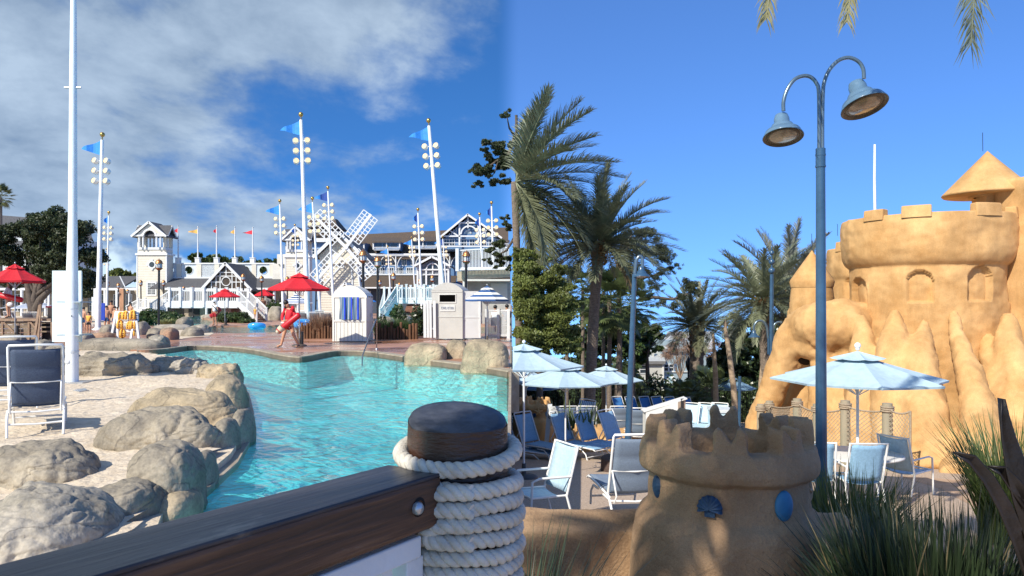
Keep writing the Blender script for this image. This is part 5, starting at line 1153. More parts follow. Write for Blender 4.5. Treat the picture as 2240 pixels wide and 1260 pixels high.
# ---------------------------------------------------------------- log edgings
LOG=mat('log_brown',(.12,.055,.025),.8,.4,8,.5,30,stretch=(1,1,.3)); 
def logs(label,x0,x1,yb,n,d,seed,h0=.45,h1=.85):
    t=thing('log_edging',label,'log border',(XW((x0+x1)/2,d),d,0)); rn=random.Random(seed)
    for i in range(n):
        x=x0+(x1-x0)*(i+.5)/n; w_=(x1-x0)/n/F*d*.5*rn.uniform(.85,1.02); h=rn.uniform(h0,h1); y=d+rn.uniform(-.06,.06)+ (0)
        MB().lathe([(w_*1.02,0),(w_,h*.5),(w_*.97,h-.03),(w_*.85,h),(.001,h+.012)],9,(XW(x,d),y,0)).build('log',LOG,t)
logs('upright brown log border with dry grass left of the white hut',657,728,742,11,33.8,1,.45,.78)
logs('upright brown log border right of the white hut under green plants',820,914,744,14,33.2,2,.38,.82)
BROWNGR=mat('dry_reddish_grass',(.16,.075,.045),.8,.4,4,col2=(.28,.19,.12)); GRASSG=mat('grass_green',(.06,.10,.03),.7,.4,3,trans=.2)
rng=np.random.default_rng(7)
def tuft(label,x0,x1,d,n,h,wd,m_,depth=1.2,spread=.6,cat='grass',name='ornamental_grass',seed=1,zb=0):
    rng=np.random.default_rng(seed); w_=(x1-x0)/F*d/2; Q=blades(rng,n,w_,h,wd,spread,.5,XW((x0+x1)/2,d),d,zb,3,depth/w_/2 if w_>0 else 1); o=quads(name,Q,m_,None,(XW((x0+x1)/2,d),d,zb)); tag(o,label,cat); return o
tuft('dry reddish brown grass clump behind the left log border',682,727,34.8,1400,1.15,.012,BROWNGR,2,.5,seed=3)
tuft('thin dry brown grass beside the tallest pole',655,688,34.8,500,.8,.012,BROWNGR,2,.5,seed=4)
tuft('green arching grass behind the right log border',822,905,34.4,2200,.95,.014,GRASSG,2,.7,seed=5)
def bush(label,x0,x1,yt,yb,m_,seed,n=3500,size=.08,depth=None,name='bush',d=None,cat='bush'):
    rng=np.random.default_rng(seed); d=d or GL(yb); w_=(x1-x0)/F*d/2; h=CZ+(HZ-yt)/F*d; cl=[]
    k=max(3,int(w_/max(h,.4)*3)+2)
    for i in range(k): cl.append((XW(x0,d)+w_*2*(i+.5)/k,d+.6+rng.normal()*.2,h*.45,w_/k*1.5,(depth or .8),h*.5*(.8+.35*rng.random())))
    V=leaves(rng,cl,n,size,shell=.8); o=quads(name,V,m_,None,(XW((x0+x1)/2,d),d,0)); tag(o,label,cat); return o
bush('green leafy bush left of the bridge pier',303,372,679,706,LEAFG,1,4500,.11,1.5)
bush('bushy shrub under the left end of the footbridge',345,392,690,709,LEAFG,12,1500,.10,1)
bush('green bush right of the second lifeguard under the bridge',478,530,683,706,LEAFG,2,4200,.10,1.5)
bush('low green shrub at the foot of the bridge stairs',515,548,697,707,LEAFG,3,1200,.08,.8)
bush('green hedge beyond the bridge stairs, right',583,625,657,676,LEAFG,4,2500,.13,2,d=78)
bush('small dark bush under the umbrella pole near the steps',618,640,688,702,LEAFD,5,900,.08,.7)
bush('shrub below the right footbridge',852,880,668,694,LEAFG,6,1600,.10,1,d=46)
bush('dark twiggy shrub beside the picket gate',898,918,668,705,LEAFD,7,1300,.06,.5,d=36)
bush('second dark shrub in the log bed near the hut',868,888,676,700,LEAFD,8,900,.06,.4,d=35.6)
bush('small dark shrub on the rocks at the log bed left',822,838,690,708,LEAFD,9,700,.06,.4,d=35.2)
bush('green potted shrub behind the picket gate',912,932,664,720,LEAFG,10,1800,.07,.5,d=36.5)
bush('dark green shrub inside the picket fence bay',1090,1106,680,730,LEAFG,11,1500,.06,.4,d=35.6)
tuft('pale green spiky grass at the river edge below the bridge pier',352,384,53,500,.6,.02,mat('pale_grass',(.20,.22,.08),.7,.3,4),1.5,.9,seed=9)
# pool handrail
t=thing('pool_handrail','stainless steel handrail descending into the pool in front of the white hut','handrail',(XW(822,25.5),25.5,0))
for o_ in (0,.0): MB().tube([P(792,783,22.6)+Vector((0,0,-.25)),P(793,778,22.8),P(820,704,24.8),P(823,699,25.0),P(824.5,702,25.2),P(824,757,25.6)+Vector((0,0,-.05))],.022,10).build('rail',STEEL,t)
MB().lathe([(.05,0),(.05,.03),(.02,.04)],12,(XW(824,25.6),25.6,0.01)).build('flange',STEEL,t)
# swim rings
RING=mat('blue_vinyl_ring',(.05,.33,.80),.15,.1,3,coat=.5,spec=.7)
def ring(label,x,y,d,R1,r1,tilt,seed=0):
    t=thing('swim_ring',label,'swim ring',(XW(x,d),d,-.1)); m=MB(); pts=[(R1*cos(a),R1*sin(a),0) for a in [2*PI*i/32 for i in range(33)]]; m.tube(pts,r1,14,False); o=m.build('tube',RING,t,world=False)
    MB().tube([((R1+r1*.7)*cos(a),(R1+r1*.7)*sin(a),r1*.72) for a in [.2+.7*i/6 for i in range(7)]],.02,6).build('handle',mat('ring_handle',(.02,.12,.45),.4),t,world=False); t.rotation_euler=(tilt,0,.3); t.location=(XW(x,d),d,CZ+(HZ-y)/F*d); return t
ring('light blue inflatable swim ring floating in the river',562,713.5,50,.42,.19,R(-10))
ring('blue inflatable ring lying behind the big umbrella pole by the logs',664,710,36,.35,.16,R(20))
o=bush('white and blue crumpled towel heap beside the blue ring',681,700,701,722,mat('crumpled_towel',(.6,.64,.68),.9,.3,6,col2=(.15,.3,.5)),13,1,.01,.3,name='x'); bpy.data.objects.remove(o)
v,f=rockmesh(.3,.25,.3,5,4,.5,.9,2.0); m=MB(); m.add(v,f,True); o=m.build('towel',mat('crumpled_towel',(.6,.64,.68),.9,.3,6,col2=(.2,.34,.52)),None,(0,0,0)); o.location=(XW(689,35),35,.38); tag(o,'crumpled white and blue towel heaped beside the blue ring','towel')
# wooden guard platform ------------------------------------------
WD=mat('weathered_wood',(.20,.155,.105),.85,.3,3,.4,20,stretch=(.3,1,2)); WD2=mat('weathered_frame_wood',(.26,.18,.12),.85,.25,3,.3,20); WD3=mat('reddish_post_wood',(.42,.22,.12),.8,.25,4,.3,20,stretch=(1,1,.3))
d=32; t=thing('guard_platform','weathered wooden lifeguard platform with plank sides and cross braces','platform',(XW(35,d),d,0)); zt=P(0,697,d).z
MB().b2(XW(-60,d),XW(114,d),d-.1,d+2.4,zt-.1,zt).build('deck',WD2,t)
for j in range(5):
    z0=.0+j*(zt-.1)/5; MB().b2(XW(-60,d),XW(82,d),d,d+.05,z0+.012,z0+(zt-.1)/5-.012).build('plank',WD,t)
for x in(-20,4,62,80,112): MB().b2(XW(x,d),XW(x+4,d),d-.05,d-.003,0,zt-.1).build('upright',WD2,t)
MB().bar(P(8,705,d-.03),P(42,738,d-.03),.08,.04,up=(0,1,0)).bar(P(66,704,d-.03),P(78,718,d-.03),.08,.04,up=(0,1,0)).build('brace',WD2,t)
MB().b2(XW(82,d),XW(114,d),d+.3,d+.35,0,zt-.15).build('back_panel',DARK,t)
for y in(705,714,724): MB().fb(86,114,y,y+3,d,.25,.0).build('step',WD,t)
MB().bar(P(75,741,d-.5),P(88,662,d-.15),.10,.06,up=(0,1,0)).bar(P(84,746,d-.5),P(90,664,d-.15),.06,.06,up=(0,1,0)).build('ladder_rail',WD2,t)
MB().fb(88,105,673,697,d,.9,-.5).build('bench_box',WD,t)
o=MB().fb(84,97,669.5,673,d,.4,-.5).build('red_kit',mat('red_plastic',(.6,.03,.03),.4),None,P(90,671,d)); tag(o,'small red kit box lying on the platform bench','box')
t=thing('water_cooler','orange drink cooler with a red lid on the guard platform','cooler',P(110,697,d)+Vector((0,.6,0))); q=t.location
MB().lathe([(.13,0),(.14,.05),(.145,.2),(.14,.4),(.001,.4)],16,q).build('body',mat('orange_plastic',(.75,.30,.05),.4),t); MB().lathe([(.145,.4),(.145,.44),(.1,.47),(.001,.47)],16,q).build('lid',mat('red_plastic',(.6,.03,.03),.4),t)
# blue board at the pole, narrow white board
o=MB().fb(219,229,663,701,46,.06).build('board',mat('royal_blue_board',(.01,.05,.42),.5),None,P(224,700,46)); tag(o,'narrow royal blue board standing behind the second pole','board')
o=MB().fb(204.5,211,631,697,45.4,.04).build('board',WHITE,None,P(208,697,45.4)); tag(o,'narrow white board clamped to the floodlight pole next to the blue board','board')
t=thing('wooden_pillar','reddish wooden pillar with an outdoor shower head near the arcade','post',(XW(265,58),58,0)); MB().fb(261,270,631,686,58,.3).build('post',WD3,t); MB().tube([P(261,640,57.9),P(258,642,57.9),P(257.5,645,57.9)],.05,6).build('shower_head',CHROME,t)
# life vest rack --------------------------------------------------
d=33; t=thing('vest_rack','white wooden A-frame rack holding yellow life vests','rack',(XW(275,d),d,0)); k=MB()
for (a,b) in ((243,254),(286,296),(258,256),(304,296)): k=MB(); k.bar(P(a,742,d-.2),P(b,682,d),.09,.07,up=(0,1,0)); k.build('leg',WHITE,t)
for (y) in(683,704,724): MB().bar(P(253,y,d-.02),P(298,y,d-.02),.10,.06,up=(0,1,0)).build('crossbar',WHITE,t)
VEST=mat('yellow_life_vest',(.85,.45,.07),.75,.15,10)
def vest(x,y,lab,k=1,rz=0):
    t=thing('life_vest',lab,'life vest',P(x,y,d-.12),rz,group='yellow life vests on the rack',sc=k); z0=0
    for s in(-1,1):
        m=MB(); m.tube([(s*.07,0,.16),(s*.085,-.02,.0),(s*.08,-.02,-.2),(s*.07,0,-.24)],[.045,.075,.08,.04],10); m.build('front_panel',VEST,t,world=False)
    MB().tube([(-.09,.05,.15),(0,.08,.2),(.09,.05,.15)],.05,8).build('collar',VEST,t,world=False)
    for z in(-.02,-.14): MB().tube([(-.165,-.04,z),(0,-.10,z),(.165,-.04,z)],.014,5).build('strap',BLACKM,t,world=False)
    return t
for (x,y,k,rz,lab) in ((264,690,1.0,.3,'yellow life vest at the top left of the rack'),(273,689,1.15,-.2,'yellow life vest hanging in the middle of the top bar'),(290,688,1.25,.1,'large yellow life vest at the top right of the rack'),(262,709,1.2,.4,'yellow life vest at the left of the middle bar'),(282,711,1.1,-.4,'yellow life vest in the middle row, left of the last one'),(291,710,1.1,.2,'yellow life vest at the right of the middle bar'),(268,728,1.15,.5,'yellow life vest hanging from the lowest bar'),(266,738,.8,1.2,'small yellow life vest dangling lowest at the rack foot'),(291,728,.8,0,'life vest half hidden behind the right leg of the rack')): vest(x,y,lab,k*.72,rz)
o=MB().fb(299,306,683,702,d,.03,.1).build('sign',mat('navy_sign',(.03,.09,.22),.5),None,P(302,700,d)); tag(o,'small navy sign tilted on the right side of the vest rack','sign')
for y in(687,691,695): 
    m=MB().fb(300,305,y,y+1.2,d,.006,.112).build('lettering',WHITE,o)
# sun loungers of the far deck ------------------------------------
GREYS=mat('grey_mesh_sling',(.14,.15,.165),.8,.3,40); SLW=mat('pale_mesh_sling',(.34,.36,.38),.8,.2,40)
g0=chaise('grey lounge chair just right of the big umbrella pole',GREYS,FRW,rec=66); g0['group']='grey lounge chairs on the island deck'
g0.location=(XW(665,42),42,0); g0.rotation_euler=(0,0,R(175))
for (x,dd,rz,lab) in ((693,42,178,'grey lounge chair behind the dry grass, left of two side by side'),(716,42,182,'grey lounge chair directly left of the white hut'),(672,52,150,'grey lounge chair further back behind the red umbrella pole'),(700,54,190,'far grey lounge chair under the striped umbrella'),(648,48,185,'grey lounge chair left of the tallest pole'),
   (4,38,170,'grey lounge chair at the far left edge behind the guard'),(40,40,140,'dark lounge chair behind the guard platform, left'),(66,42,200,'lounge chair under the oak behind the platform'),(92,42,160,'folded dark lounge chair near the bench box'),(28,46,185,'pale lounge chair deep behind the guard'),(322,76,170,'dark lounge chair by the stair of the bell tower'),(346,72,190,'lounge chair left of the bridge pier'),(288,78,120,'white lounge chair at the foot of the stair')):
    k=1.0; dup(g0,(XW(x,dd),dd,.0),R(rz),lab,group='grey lounge chairs on the far decks')
# oak and trees ---------------------------------------------------
rng=np.random.default_rng(11); d=62; sc=d/F
cl=[]
for (x,y,r) in ((20,560,36),(45,600,34),(60,530,38),(100,500,40),(140,490,34),(165,520,36),(95,555,42),(140,560,40),(190,560,34),(200,600,28),(160,610,34),(110,600,36),(30,500,30),(125,470,26),(0,520,40),(75,480,26),(178,640,16),(185,500,26),(212,560,18),(10,610,30)):
    p=P(x,y,d); cl.append((p.x-XW(78,d),rng.normal()*1.2,p.z,r*sc*.82,r*sc*1.1,r*sc*.62))
tree('oak_tree','large dark live oak with a forked trunk in front of the white lodge','tree',(XW(78,d),d,0),[(-.2,0,-.1),(-.3,0,1.2),(.1,0,2.4)],.42,cl,46000,.13,OAKL,seed=3,shell=.95,group=None,aspect=.5)
# forked limbs
t=[o for o in bpy.data.objects if o.name.startswith('oak_tree')][0]
MB().tube([P(76,682,d),P(88,655,d-.3),P(108,635,d-.3),P(130,600,d-.3)],[.34,.3,.22,.1],8,False).tube([P(72,680,d),P(66,650,d),P(60,620,d),P(52,590,d)],[.36,.3,.24,.1],8,False).tube([P(74,660,d),P(80,630,d),P(92,590,d)],[.3,.22,.08],8,False).build('fork_limbs',BARK,t)
def farwood(label,x0,x1,yt,yb,d,n,sd_,m_=LEAFG,size=.5,r=10,nm='pine_tree'):
    rng=np.random.default_rng(sd_); k=max(1,int((x1-x0)/18)); cs=[]
    for i in range(k):
        xx=x0+(x1-x0)*(i+.5)/k; y=yt+rng.random()*(yb-yt)*.4
        for q in range(4): p=P(xx+rng.normal()*5,y+q*5+rng.random()*3,d); cs.append((p.x-XW((x0+x1)/2,d),rng.normal()*1.5,p.z,r*d/F*(.6+.5*rng.random()),r*d/F,r*d/F*.5))
    return tree(nm,label,'tree',(XW((x0+x1)/2,d),d,0),[(0,0,0),(0,0,P(0,yb,d).z)],.3,cs,n,size,m_,seed=sd_,limb=False)
farwood('far pine row behind the pool house parapet, left group',412,440,560,580,175,1800,1)
farwood('tall far pines above the middle of the parapet',440,478,556,580,175,2500,2)
farwood('far pines right of the central gable',482,525,562,580,178,2500,3)
farwood('low far trees at the right end of the parapet',528,560,568,580,178,1600,4)
farwood('far trees between the parapet and the right bell tower',560,625,570,582,180,2200,5)
farwood('bushy far tree behind the arcade roof left of the bell tower',238,295,592,606,150,3500,6,LEAFY,nm='broadleaf_tree')
farwood('far tree seen through the left parapet openings',395,430,583,600,170,900,8)
fanpalm('fan palm at the far left edge above the lodge roof',(XW(0,100),100,0),P(0,432,100).z,.28,34,1.35,5,name='fan_palm',lm=mat('olive_fan_leaf',(.09,.10,.035),.5,.4,3))
# hanging oak branch at the seam: an oak whose trunk stands just beyond the wall
d=30; rng=np.random.default_rng(21); cl=[]
for (x,y,r) in ((1098,350,22),(1075,345,18),(1052,375,16),(1045,400,10),(1108,318,22),(1070,380,15),(1110,250,11),(1100,395,14),(1062,330,9),(1090,325,14),(1040,372,8),(1085,402,8)):
    p=P(x,y,d); cl.append((p.x-.12,rng.normal()*.3,p.z+3.0,r*d/F,r*d/F*.9,r*d/F*.75))
for (x,y,r) in ((1100,540,16),(1080,555,15),(1072,573,9),(1108,565,18),(1090,580,10),(1110,500,14),(1112,590,9),(1104,480,9),(1066,548,7)):
    p=P(x,y,d); cl.append((p.x-.12,rng.normal()*.3-.5,p.z+3.0,r*d/F,r*d/F*.9,r*d/F*.6))
cl=[(c[0]+rng.normal()*c[3]*.7,c[1]+rng.normal()*.2,c[2]+rng.normal()*c[5]*.8,c[3]*.5,c[4]*.5,c[5]*.42) for c in cl for _ in range(6)]
T=tree('oak_tree','dark oak whose hanging leafy boughs reach in from the right beside the hotel gable','tree',(.12,d,-3.0),[(0.16,.6,-.9),(.16,.6,3),(.12,.6,8),(.06,.6,12.5)],.13,cl,22000,.05,OAKL,seed=9,limb=False,clip=lambda q:q[:,0]<-.06,shell=.9)
MB().tube([(.12,d+.6,8.6),P(1112,340,d),P(1090,350,d),P(1060,370,d)],[.09,.07,.05,.02],6,False).tube([(.12,d+.5,4.4),P(1108,548,d),P(1085,560,d)],[.07,.05,.02],6,False).tube([(.12,d+.6,8.6),P(1114,280,d),P(1108,250,d)],[.06,.04,.015],6,False).tube([P(1090,350,d),P(1082,378,d),P(1068,392,d)],[.03,.025,.01],5,False).build('bough',BARK,T)
# people ----------------------------------------------------------
SANDAL=mat('dark_sandal',(.02,.017,.015),.7); REDC=mat('red_cloth',(.60,.015,.03),.75,.12,9); REDD=mat('dark_red_shorts',(.30,.008,.014),.8,.12,9)
FOAM=mat('red_foam',(.55,.01,.02),.4,.1,9)
# main lifeguard walking left; body turned left-back
walk=dict(fw=(-.5,-.75,-.3),knL=(.16,-.02,.50),anL=(.33,.10,.09),toL=(.27,-.04,.035),knR=(-.16,-.06,.50),anR=(-.28,-.02,.09),toR=(-.42,-.10,.035),hiL=(.09,0,.88),hiR=(-.09,0,.88),h0=(-.05,-.04,1.54),h1=(-.09,-.07,1.62),nec=(-.01,.0,1.46),elL=(.24,-.05,1.14),wrL=(.05,-.26,1.0),haL=(-.03,-.3,1.0),elR=(-.24,-.02,1.14),wrR=(-.16,-.28,.98),haR=(-.10,-.32,.97))
L1=person('lifeguard in a red jacket walking along the pool edge, looking down',(XW(632,26.9),26.9,0),0,1.74,walk,SKIN,REDC,REDC,'short',None,'long',SANDAL,detail=True,botlen=.35)
MB().tube([(.05,.1,1.42),(.12,.05,1.47),(.17,-.04,1.42),(.12,-.1,1.36)],.07,8).build('hood',REDC,L1,world=False); 
t=thing('rescue_tube','red foam rescue tube carried diagonally by the walking lifeguard','rescue tube',(XW(629,26.5),26.5,1.0)); c=Vector((XW(629,26.5),26.5,0))
def cap(a,b,r,par,m_=FOAM):
    a=Vector(a);b=Vector(b); k=MB(); pts=[a.lerp(b,f) for f in(0,.03,.08,.5,.92,.97,1)]; k.tube(pts,[r*.4,r*.85,r,r*1.03,r,r*.85,r*.4],12); return k.build('foam_tube',m_,par)
cap(P(606,727,26.45),P(656,687,26.45),.115,t); MB().tube([P(612,722,26.3),P(618,716,26.3)],.125,12).build('strap',mat('strap_cream',(.6,.5,.35),.7),t); MB().tube([P(606,727,26.33),P(609,724,26.33)],.07,10).build('end_cap',mat('strap_cream',(.6,.5,.35),.7),t)
t=thing('hip_pack','small red hip pack on the walking lifeguard','bag',P(632,717,26.5)); MB().ball(P(632,717,26.55),.085,10,(1,.6,1)).build('pouch',REDD,t); MB().ball(P(633,717,26.49),.02,6).build('badge',WHITE,t)
# second lifeguard
L2=person('lifeguard in a white shirt, hat and red shorts standing on the river edge',(XW(470,53.8),53.8,0),R(-20),1.88,dict(knL=(.12,-.06,.5),anL=(.20,-.02,.09),toL=(.22,-.14,.035),knR=(-.12,0,.5),anR=(-.14,.06,.09),elR=(-.24,.02,1.12),wrR=(-.2,-.05,.88),elL=(.26,-.02,1.14),wrL=(.3,-.1,.9),h1=(-.04,-.03,1.64)),SKIND,mat('white_tee',(.70,.73,.74),.8,.06,9),REDD,'short',None,'short',SANDAL,hat=mat('white_hat',(.75,.76,.75),.8),botlen=.85)
t=thing('rescue_tube','dark red rescue tube slung behind the white shirted lifeguard','rescue tube',P(475,680,53.5)); cap(P(461,694,54.1),P(482,674,54.1),.19,t,mat('dark_red_foam',(.38,.01,.02),.45)); MB().tube([P(464,668,53.5),P(473,676,53.55),P(476,682,53.6)],.03,6).build('shoulder_strap',BLACKM,t)
# woman guard on the platform
L3=person('lifeguard with long dark hair holding a red tube on the wooden platform',(XW(19,32.6),32.6,P(0,697,32.6).z+.03),R(-75),1.66,dict(elL=(.2,-.1,1.15),wrL=(.1,-.30,1.12),haL=(.06,-.36,1.14),elR=(-.2,-.1,1.15),wrR=(-.1,-.30,1.12),haR=(-.06,-.36,1.14)),SKIN,LSHIRT,REDC,'long',mat('brown_hair',(.05,.03,.02),.5,.3,50),'long',SANDAL,botlen=.35)
t=thing('rescue_tube','red rescue tube held across the waist by the long haired guard','rescue tube',P(20,652,32)); cap(P(-8,644,32.2),P(50,657,32.2),.125,t)
t=thing('cloth','white cloth hanging from the long haired guard\'s waist','cloth',P(22,668,32)); MB().ball(P(22,666,32.25),.15,8,(1,.5,.7)).build('cloth_fold',WHITE,t)
TR=mat('swim_trunks_blue',(.03,.08,.18),.8,.2,9); TK=mat('black_trunks',(.015,.015,.02),.8)
def bather(x,yh,d,lab,bm,rz=0,skin_=SKIN,vest_=False,hm=HAIR,pose={},zb=0,top=None,cat='person'):
    H=(CZ+(HZ-yh)/F*d)-zb; return person(lab,(XW(x,d),d,zb),rz,H,pose,skin_,top,bm,'short',hm,botlen=.75)
arms=dict(elL=(.24,0,1.15),wrL=(.16,-.12,1.0),elR=(-.24,0,1.15),wrR=(-.16,-.12,1.0))
bather(183,672,52,'bather in blue trunks seen from behind beside the white board',TR,PI,zb=-.35)
bather(243,657.5,50,'bearded man with bare chest in black trunks behind the boulder',TK,.1,SKIND,pose=arms)
bather(233,669,48,'shirtless bather left of the bearded man, by the blue board',TR,.4,zb=-.1)
bather(251,670,47,'shirtless bather right of the bearded man',TR,-.3,zb=-.1)
bather(257,672,50,'bather nearest the wooden pillar',TK,-.1,SKIN)
bather(284,661,70,'shirtless bather in blue trunks near the stair foot',TR,.3)
bather(286,663,62,'bather with bare back by the striped umbrella',TR,PI,top=None)
ch=person('child in a yellow life vest walking toward the rack',(XW(194,40),40,0),.2,1.18,{},SKIN,VEST,TK,'short',None,botlen=.6)
ch=person('small child in bright swimwear on the bridge stair',(XW(558,62),62,.35),.2,1.0,{},SKIN,VEST,VEST,'short',mat('blond_hair',(.4,.25,.1),.6),botlen=.6)
sitp=dict(pel=(0,0,.5),wai=(0,.02,.65),che=(0,.02,.85),nec=(0,.0,1.03),h0=(0,-.02,1.12),h1=(0,-.03,1.21),shL=(.155,.01,.97),elL=(.2,-.08,.72),wrL=(.12,-.3,.68),haL=(.08,-.38,.68),shR=(-.155,.01,.97),elR=(-.2,-.08,.72),wrR=(-.12,-.3,.68),haR=(-.08,-.38,.68),hiL=(.09,-.02,.47),knL=(.11,-.45,.47),anL=(.11,-.47,.08),toL=(.11,-.6,.035),hiR=(-.09,-.02,.47),knR=(-.11,-.45,.47),anR=(-.11,-.47,.08),toR=(-.11,-.6,.035))
s1=person('seated guest in a pale shirt with dark hair under the striped umbrella, nearest the fence',(XW(1083,35),35.3,.22),R(170),1.74,sitp,SKIND,LSHIRT,NAVYC,'short',sit=True)
s2=person('second seated guest with dark hair at the right edge of the lagoon terrace',(XW(1109,34.6),34.8,.26),R(190),1.74,sitp,SKIND,NAVYC,NAVYC,'short',sit=True)
for (x,dd,lab) in ((1083,35,'white chair under the seated guest in the pale shirt'),(1109,34.6,'white chair under the second seated guest')):
    t=thing('chair',lab,'chair',(XW(x,dd),dd+.35,0)); q=t.location
    MB().b2(q.x-.22,q.x+.22,q.y-.2,q.y+.25,.55,.6).build('seat',FRW,t)
    for a in(-1,1):
        for b_ in(-1,1): MB().tube([(q.x+a*.2,q.y+b_*.2,0),(q.x+a*.2,q.y+b_*.2,.56)],.015,6).build('leg',FRW,t)
    MB().b2(q.x-.22,q.x+.22,q.y-.23,q.y-.2,.6,.95).build('backrest',GREYS,t)
bather(575,648,76,'guest in red swimwear by the far lantern and bridge stairs',REDD,.2,SKIND,top=mat('brown_top',(.12,.05,.03),.8))
# ================================================================ near railing, post and rope
def woodmat(name,c1,c2,c3,rough=.55):
    m=bpy.data.materials.new(name); m.use_nodes=True; t=m.node_tree; b=t.nodes['Principled BSDF']; n=t.nodes.new; l=t.links.new
    tcn=n('ShaderNodeTexCoord'); mp_=n('ShaderNodeMapping'); l(tcn.outputs['Object'],mp_.inputs[0]); mp_.inputs['Scale'].default_value=(1.1,14,22)
    a=n('ShaderNodeTexNoise'); a.inputs['Scale'].default_value=1.8; a.inputs['Detail'].default_value=8; a.inputs['Roughness'].default_value=.62; a.inputs['Distortion'].default_value=.5; l(mp_.outputs[0],a.inputs['Vector'])
    r=n('ShaderNodeValToRGB'); l(a.outputs[0],r.inputs[0]); e=r.color_ramp.elements; e[0].position=.30; e[0].color=(*c1,1); e[1].position=.52; e[1].color=(*c2,1); x=e.new(.74); x.color=(*c3,1)
    mp2=n('ShaderNodeMapping'); l(tcn.outputs['Object'],mp2.inputs[0]); mp2.inputs['Scale'].default_value=(1.3,5,5); w_=n('ShaderNodeTexNoise'); w_.inputs['Scale'].default_value=1.6; w_.inputs['Detail'].default_value=6; w_.inputs['Roughness'].default_value=.7; l(mp2.outputs[0],w_.inputs['Vector'])
    mr_=n('ShaderNodeMapRange'); l(w_.outputs[0],mr_.inputs[0]); mr_.inputs[1].default_value=.60; mr_.inputs[2].default_value=.70
    mx=n('ShaderNodeMix'); mx.data_type='RGBA'; l(mr_.outputs[0],mx.inputs[0]); l(r.outputs[0],mx.inputs[6]); mx.inputs[7].default_value=(.17,.145,.115,1); l(mx.outputs[2],b.inputs['Base Color'])
    b.inputs['Roughness'].default_value=rough; bp=n('ShaderNodeBump'); bp.inputs['Strength'].default_value=.7; bp.inputs['Distance'].default_value=.006; l(a.outputs[0],bp.inputs['Height']); l(bp.outputs[0],b.inputs['Normal']); return m
STAIN=woodmat('dark_stained_wood',(.016,.008,.004),(.085,.036,.015),(.21,.10,.045)); STAINT=woodmat('worn_dark_top',(.008,.009,.013),(.022,.022,.03),(.06,.055,.055),.38)
A=Vector((-.183,2.05,1.13)); B=Vector((-1.62,-.26,1.17)); dirv=(B-A).normalized(); Ln=(B-A).length
t=thing('deck_railing','dark stained timber handrail on white framing running to the roped post','railing',A)
angz=math.atan2(dirv.y,dirv.x)
def railbox(l0,l1,w0,w1,z0,z1,nm,m_,par,bev=.012):
    b_=MB(); b_.b2(l0,l1,w0,w1,z0,z1); me_o=b_.build(nm,m_,par,world=False); me_o.rotation_euler=(0,math.atan2(-(B.z-A.z),Ln),angz)
    if bev: md=me_o.modifiers.new('bevel','BEVEL'); md.width=bev; md.segments=3
    return me_o
# local +y of the rail is the side away from the camera is -y here
railbox(.02,Ln,-.20,0,-.145,-.006,'handrail',STAIN,t,.014)
railbox(.02,Ln,-.197,-.003,-.012,.0005,'handrail_cap',STAINT,t,.004)
railbox(.07,Ln,-.13,-.03,-.225,-.165,'white_rail',WHITE,t,.006); railbox(.05,.12,-.12,-.04,-.9,-.226,'white_post',WHITE,t,.004); 
for q in (.16,.50,.72,.94,1.16,1.38,1.6): railbox(q,q+.045,-.10,-.055,-.9,-.226,'picket',WHITE,t,.003)
hb=MB(); hb.lathe([(.017,.0),(.017,.010),(.013,.016),(.001,.018)],20,rot=Euler((R(-90),0,0)).to_matrix()); h=hb.build('bolt',CHROME,t,world=False)
h.location=Vector((0,0,0))+dirv*.135+Vector((0,0,-.072))+Vector((-sin(angz),cos(angz),0))*.001; h.rotation_euler=(0,0,angz)
hb=MB(); hb.lathe([(.026,.0),(.022,.002),(.018,.002)],20,rot=Euler((R(-90),0,0)).to_matrix()); h2=hb.build('bolt_recess',mat('recess_black',(.004,.003,.003),.9),t,world=False); h2.location=h.location+dirv*-.012; h2.rotation_euler=(0,0,angz)
# post
pc=Vector((-.163,2.215,0)); pr=.150
t=thing('mooring_post','thick dark stained round post with a flat weathered top','post',pc)
tl=Euler((R(12.5),R(4),0)).to_matrix(); m=MB(); 
body=[(pr,-1.2),(pr,1.05)]; m.lathe(body,40,pc); m.build('post_body',STAIN,t)
m=MB(); prof=[(pr,-.10),(pr*1.0,-.02),(pr*.985,-.008),(pr*.965,0),(pr*.8,.001),(.001,.003)]; m.lathe(prof,48,pc+Vector((0,0,1.255)),rot=tl); ptop=m.build('post_top',mat('worn_post_top',(.012,.013,.02),.42,.3,9,.5,30,col2=(.09,.095,.115),lo=.4,hi=.78,bd=.004),t)
MB().lathe([(pr*1.002,-.085),(pr*1.002,-.012)],48,pc+Vector((0,0,1.255)),rot=tl).lathe([(pr*1.0,-.24),(pr*1.0,-.02)],48,pc+Vector((0,0,1.255))).build('post_collar',mat('brown_collar',(.05,.02,.009),.4,.35,6,.3,30,stretch=(1,1,4)),t)
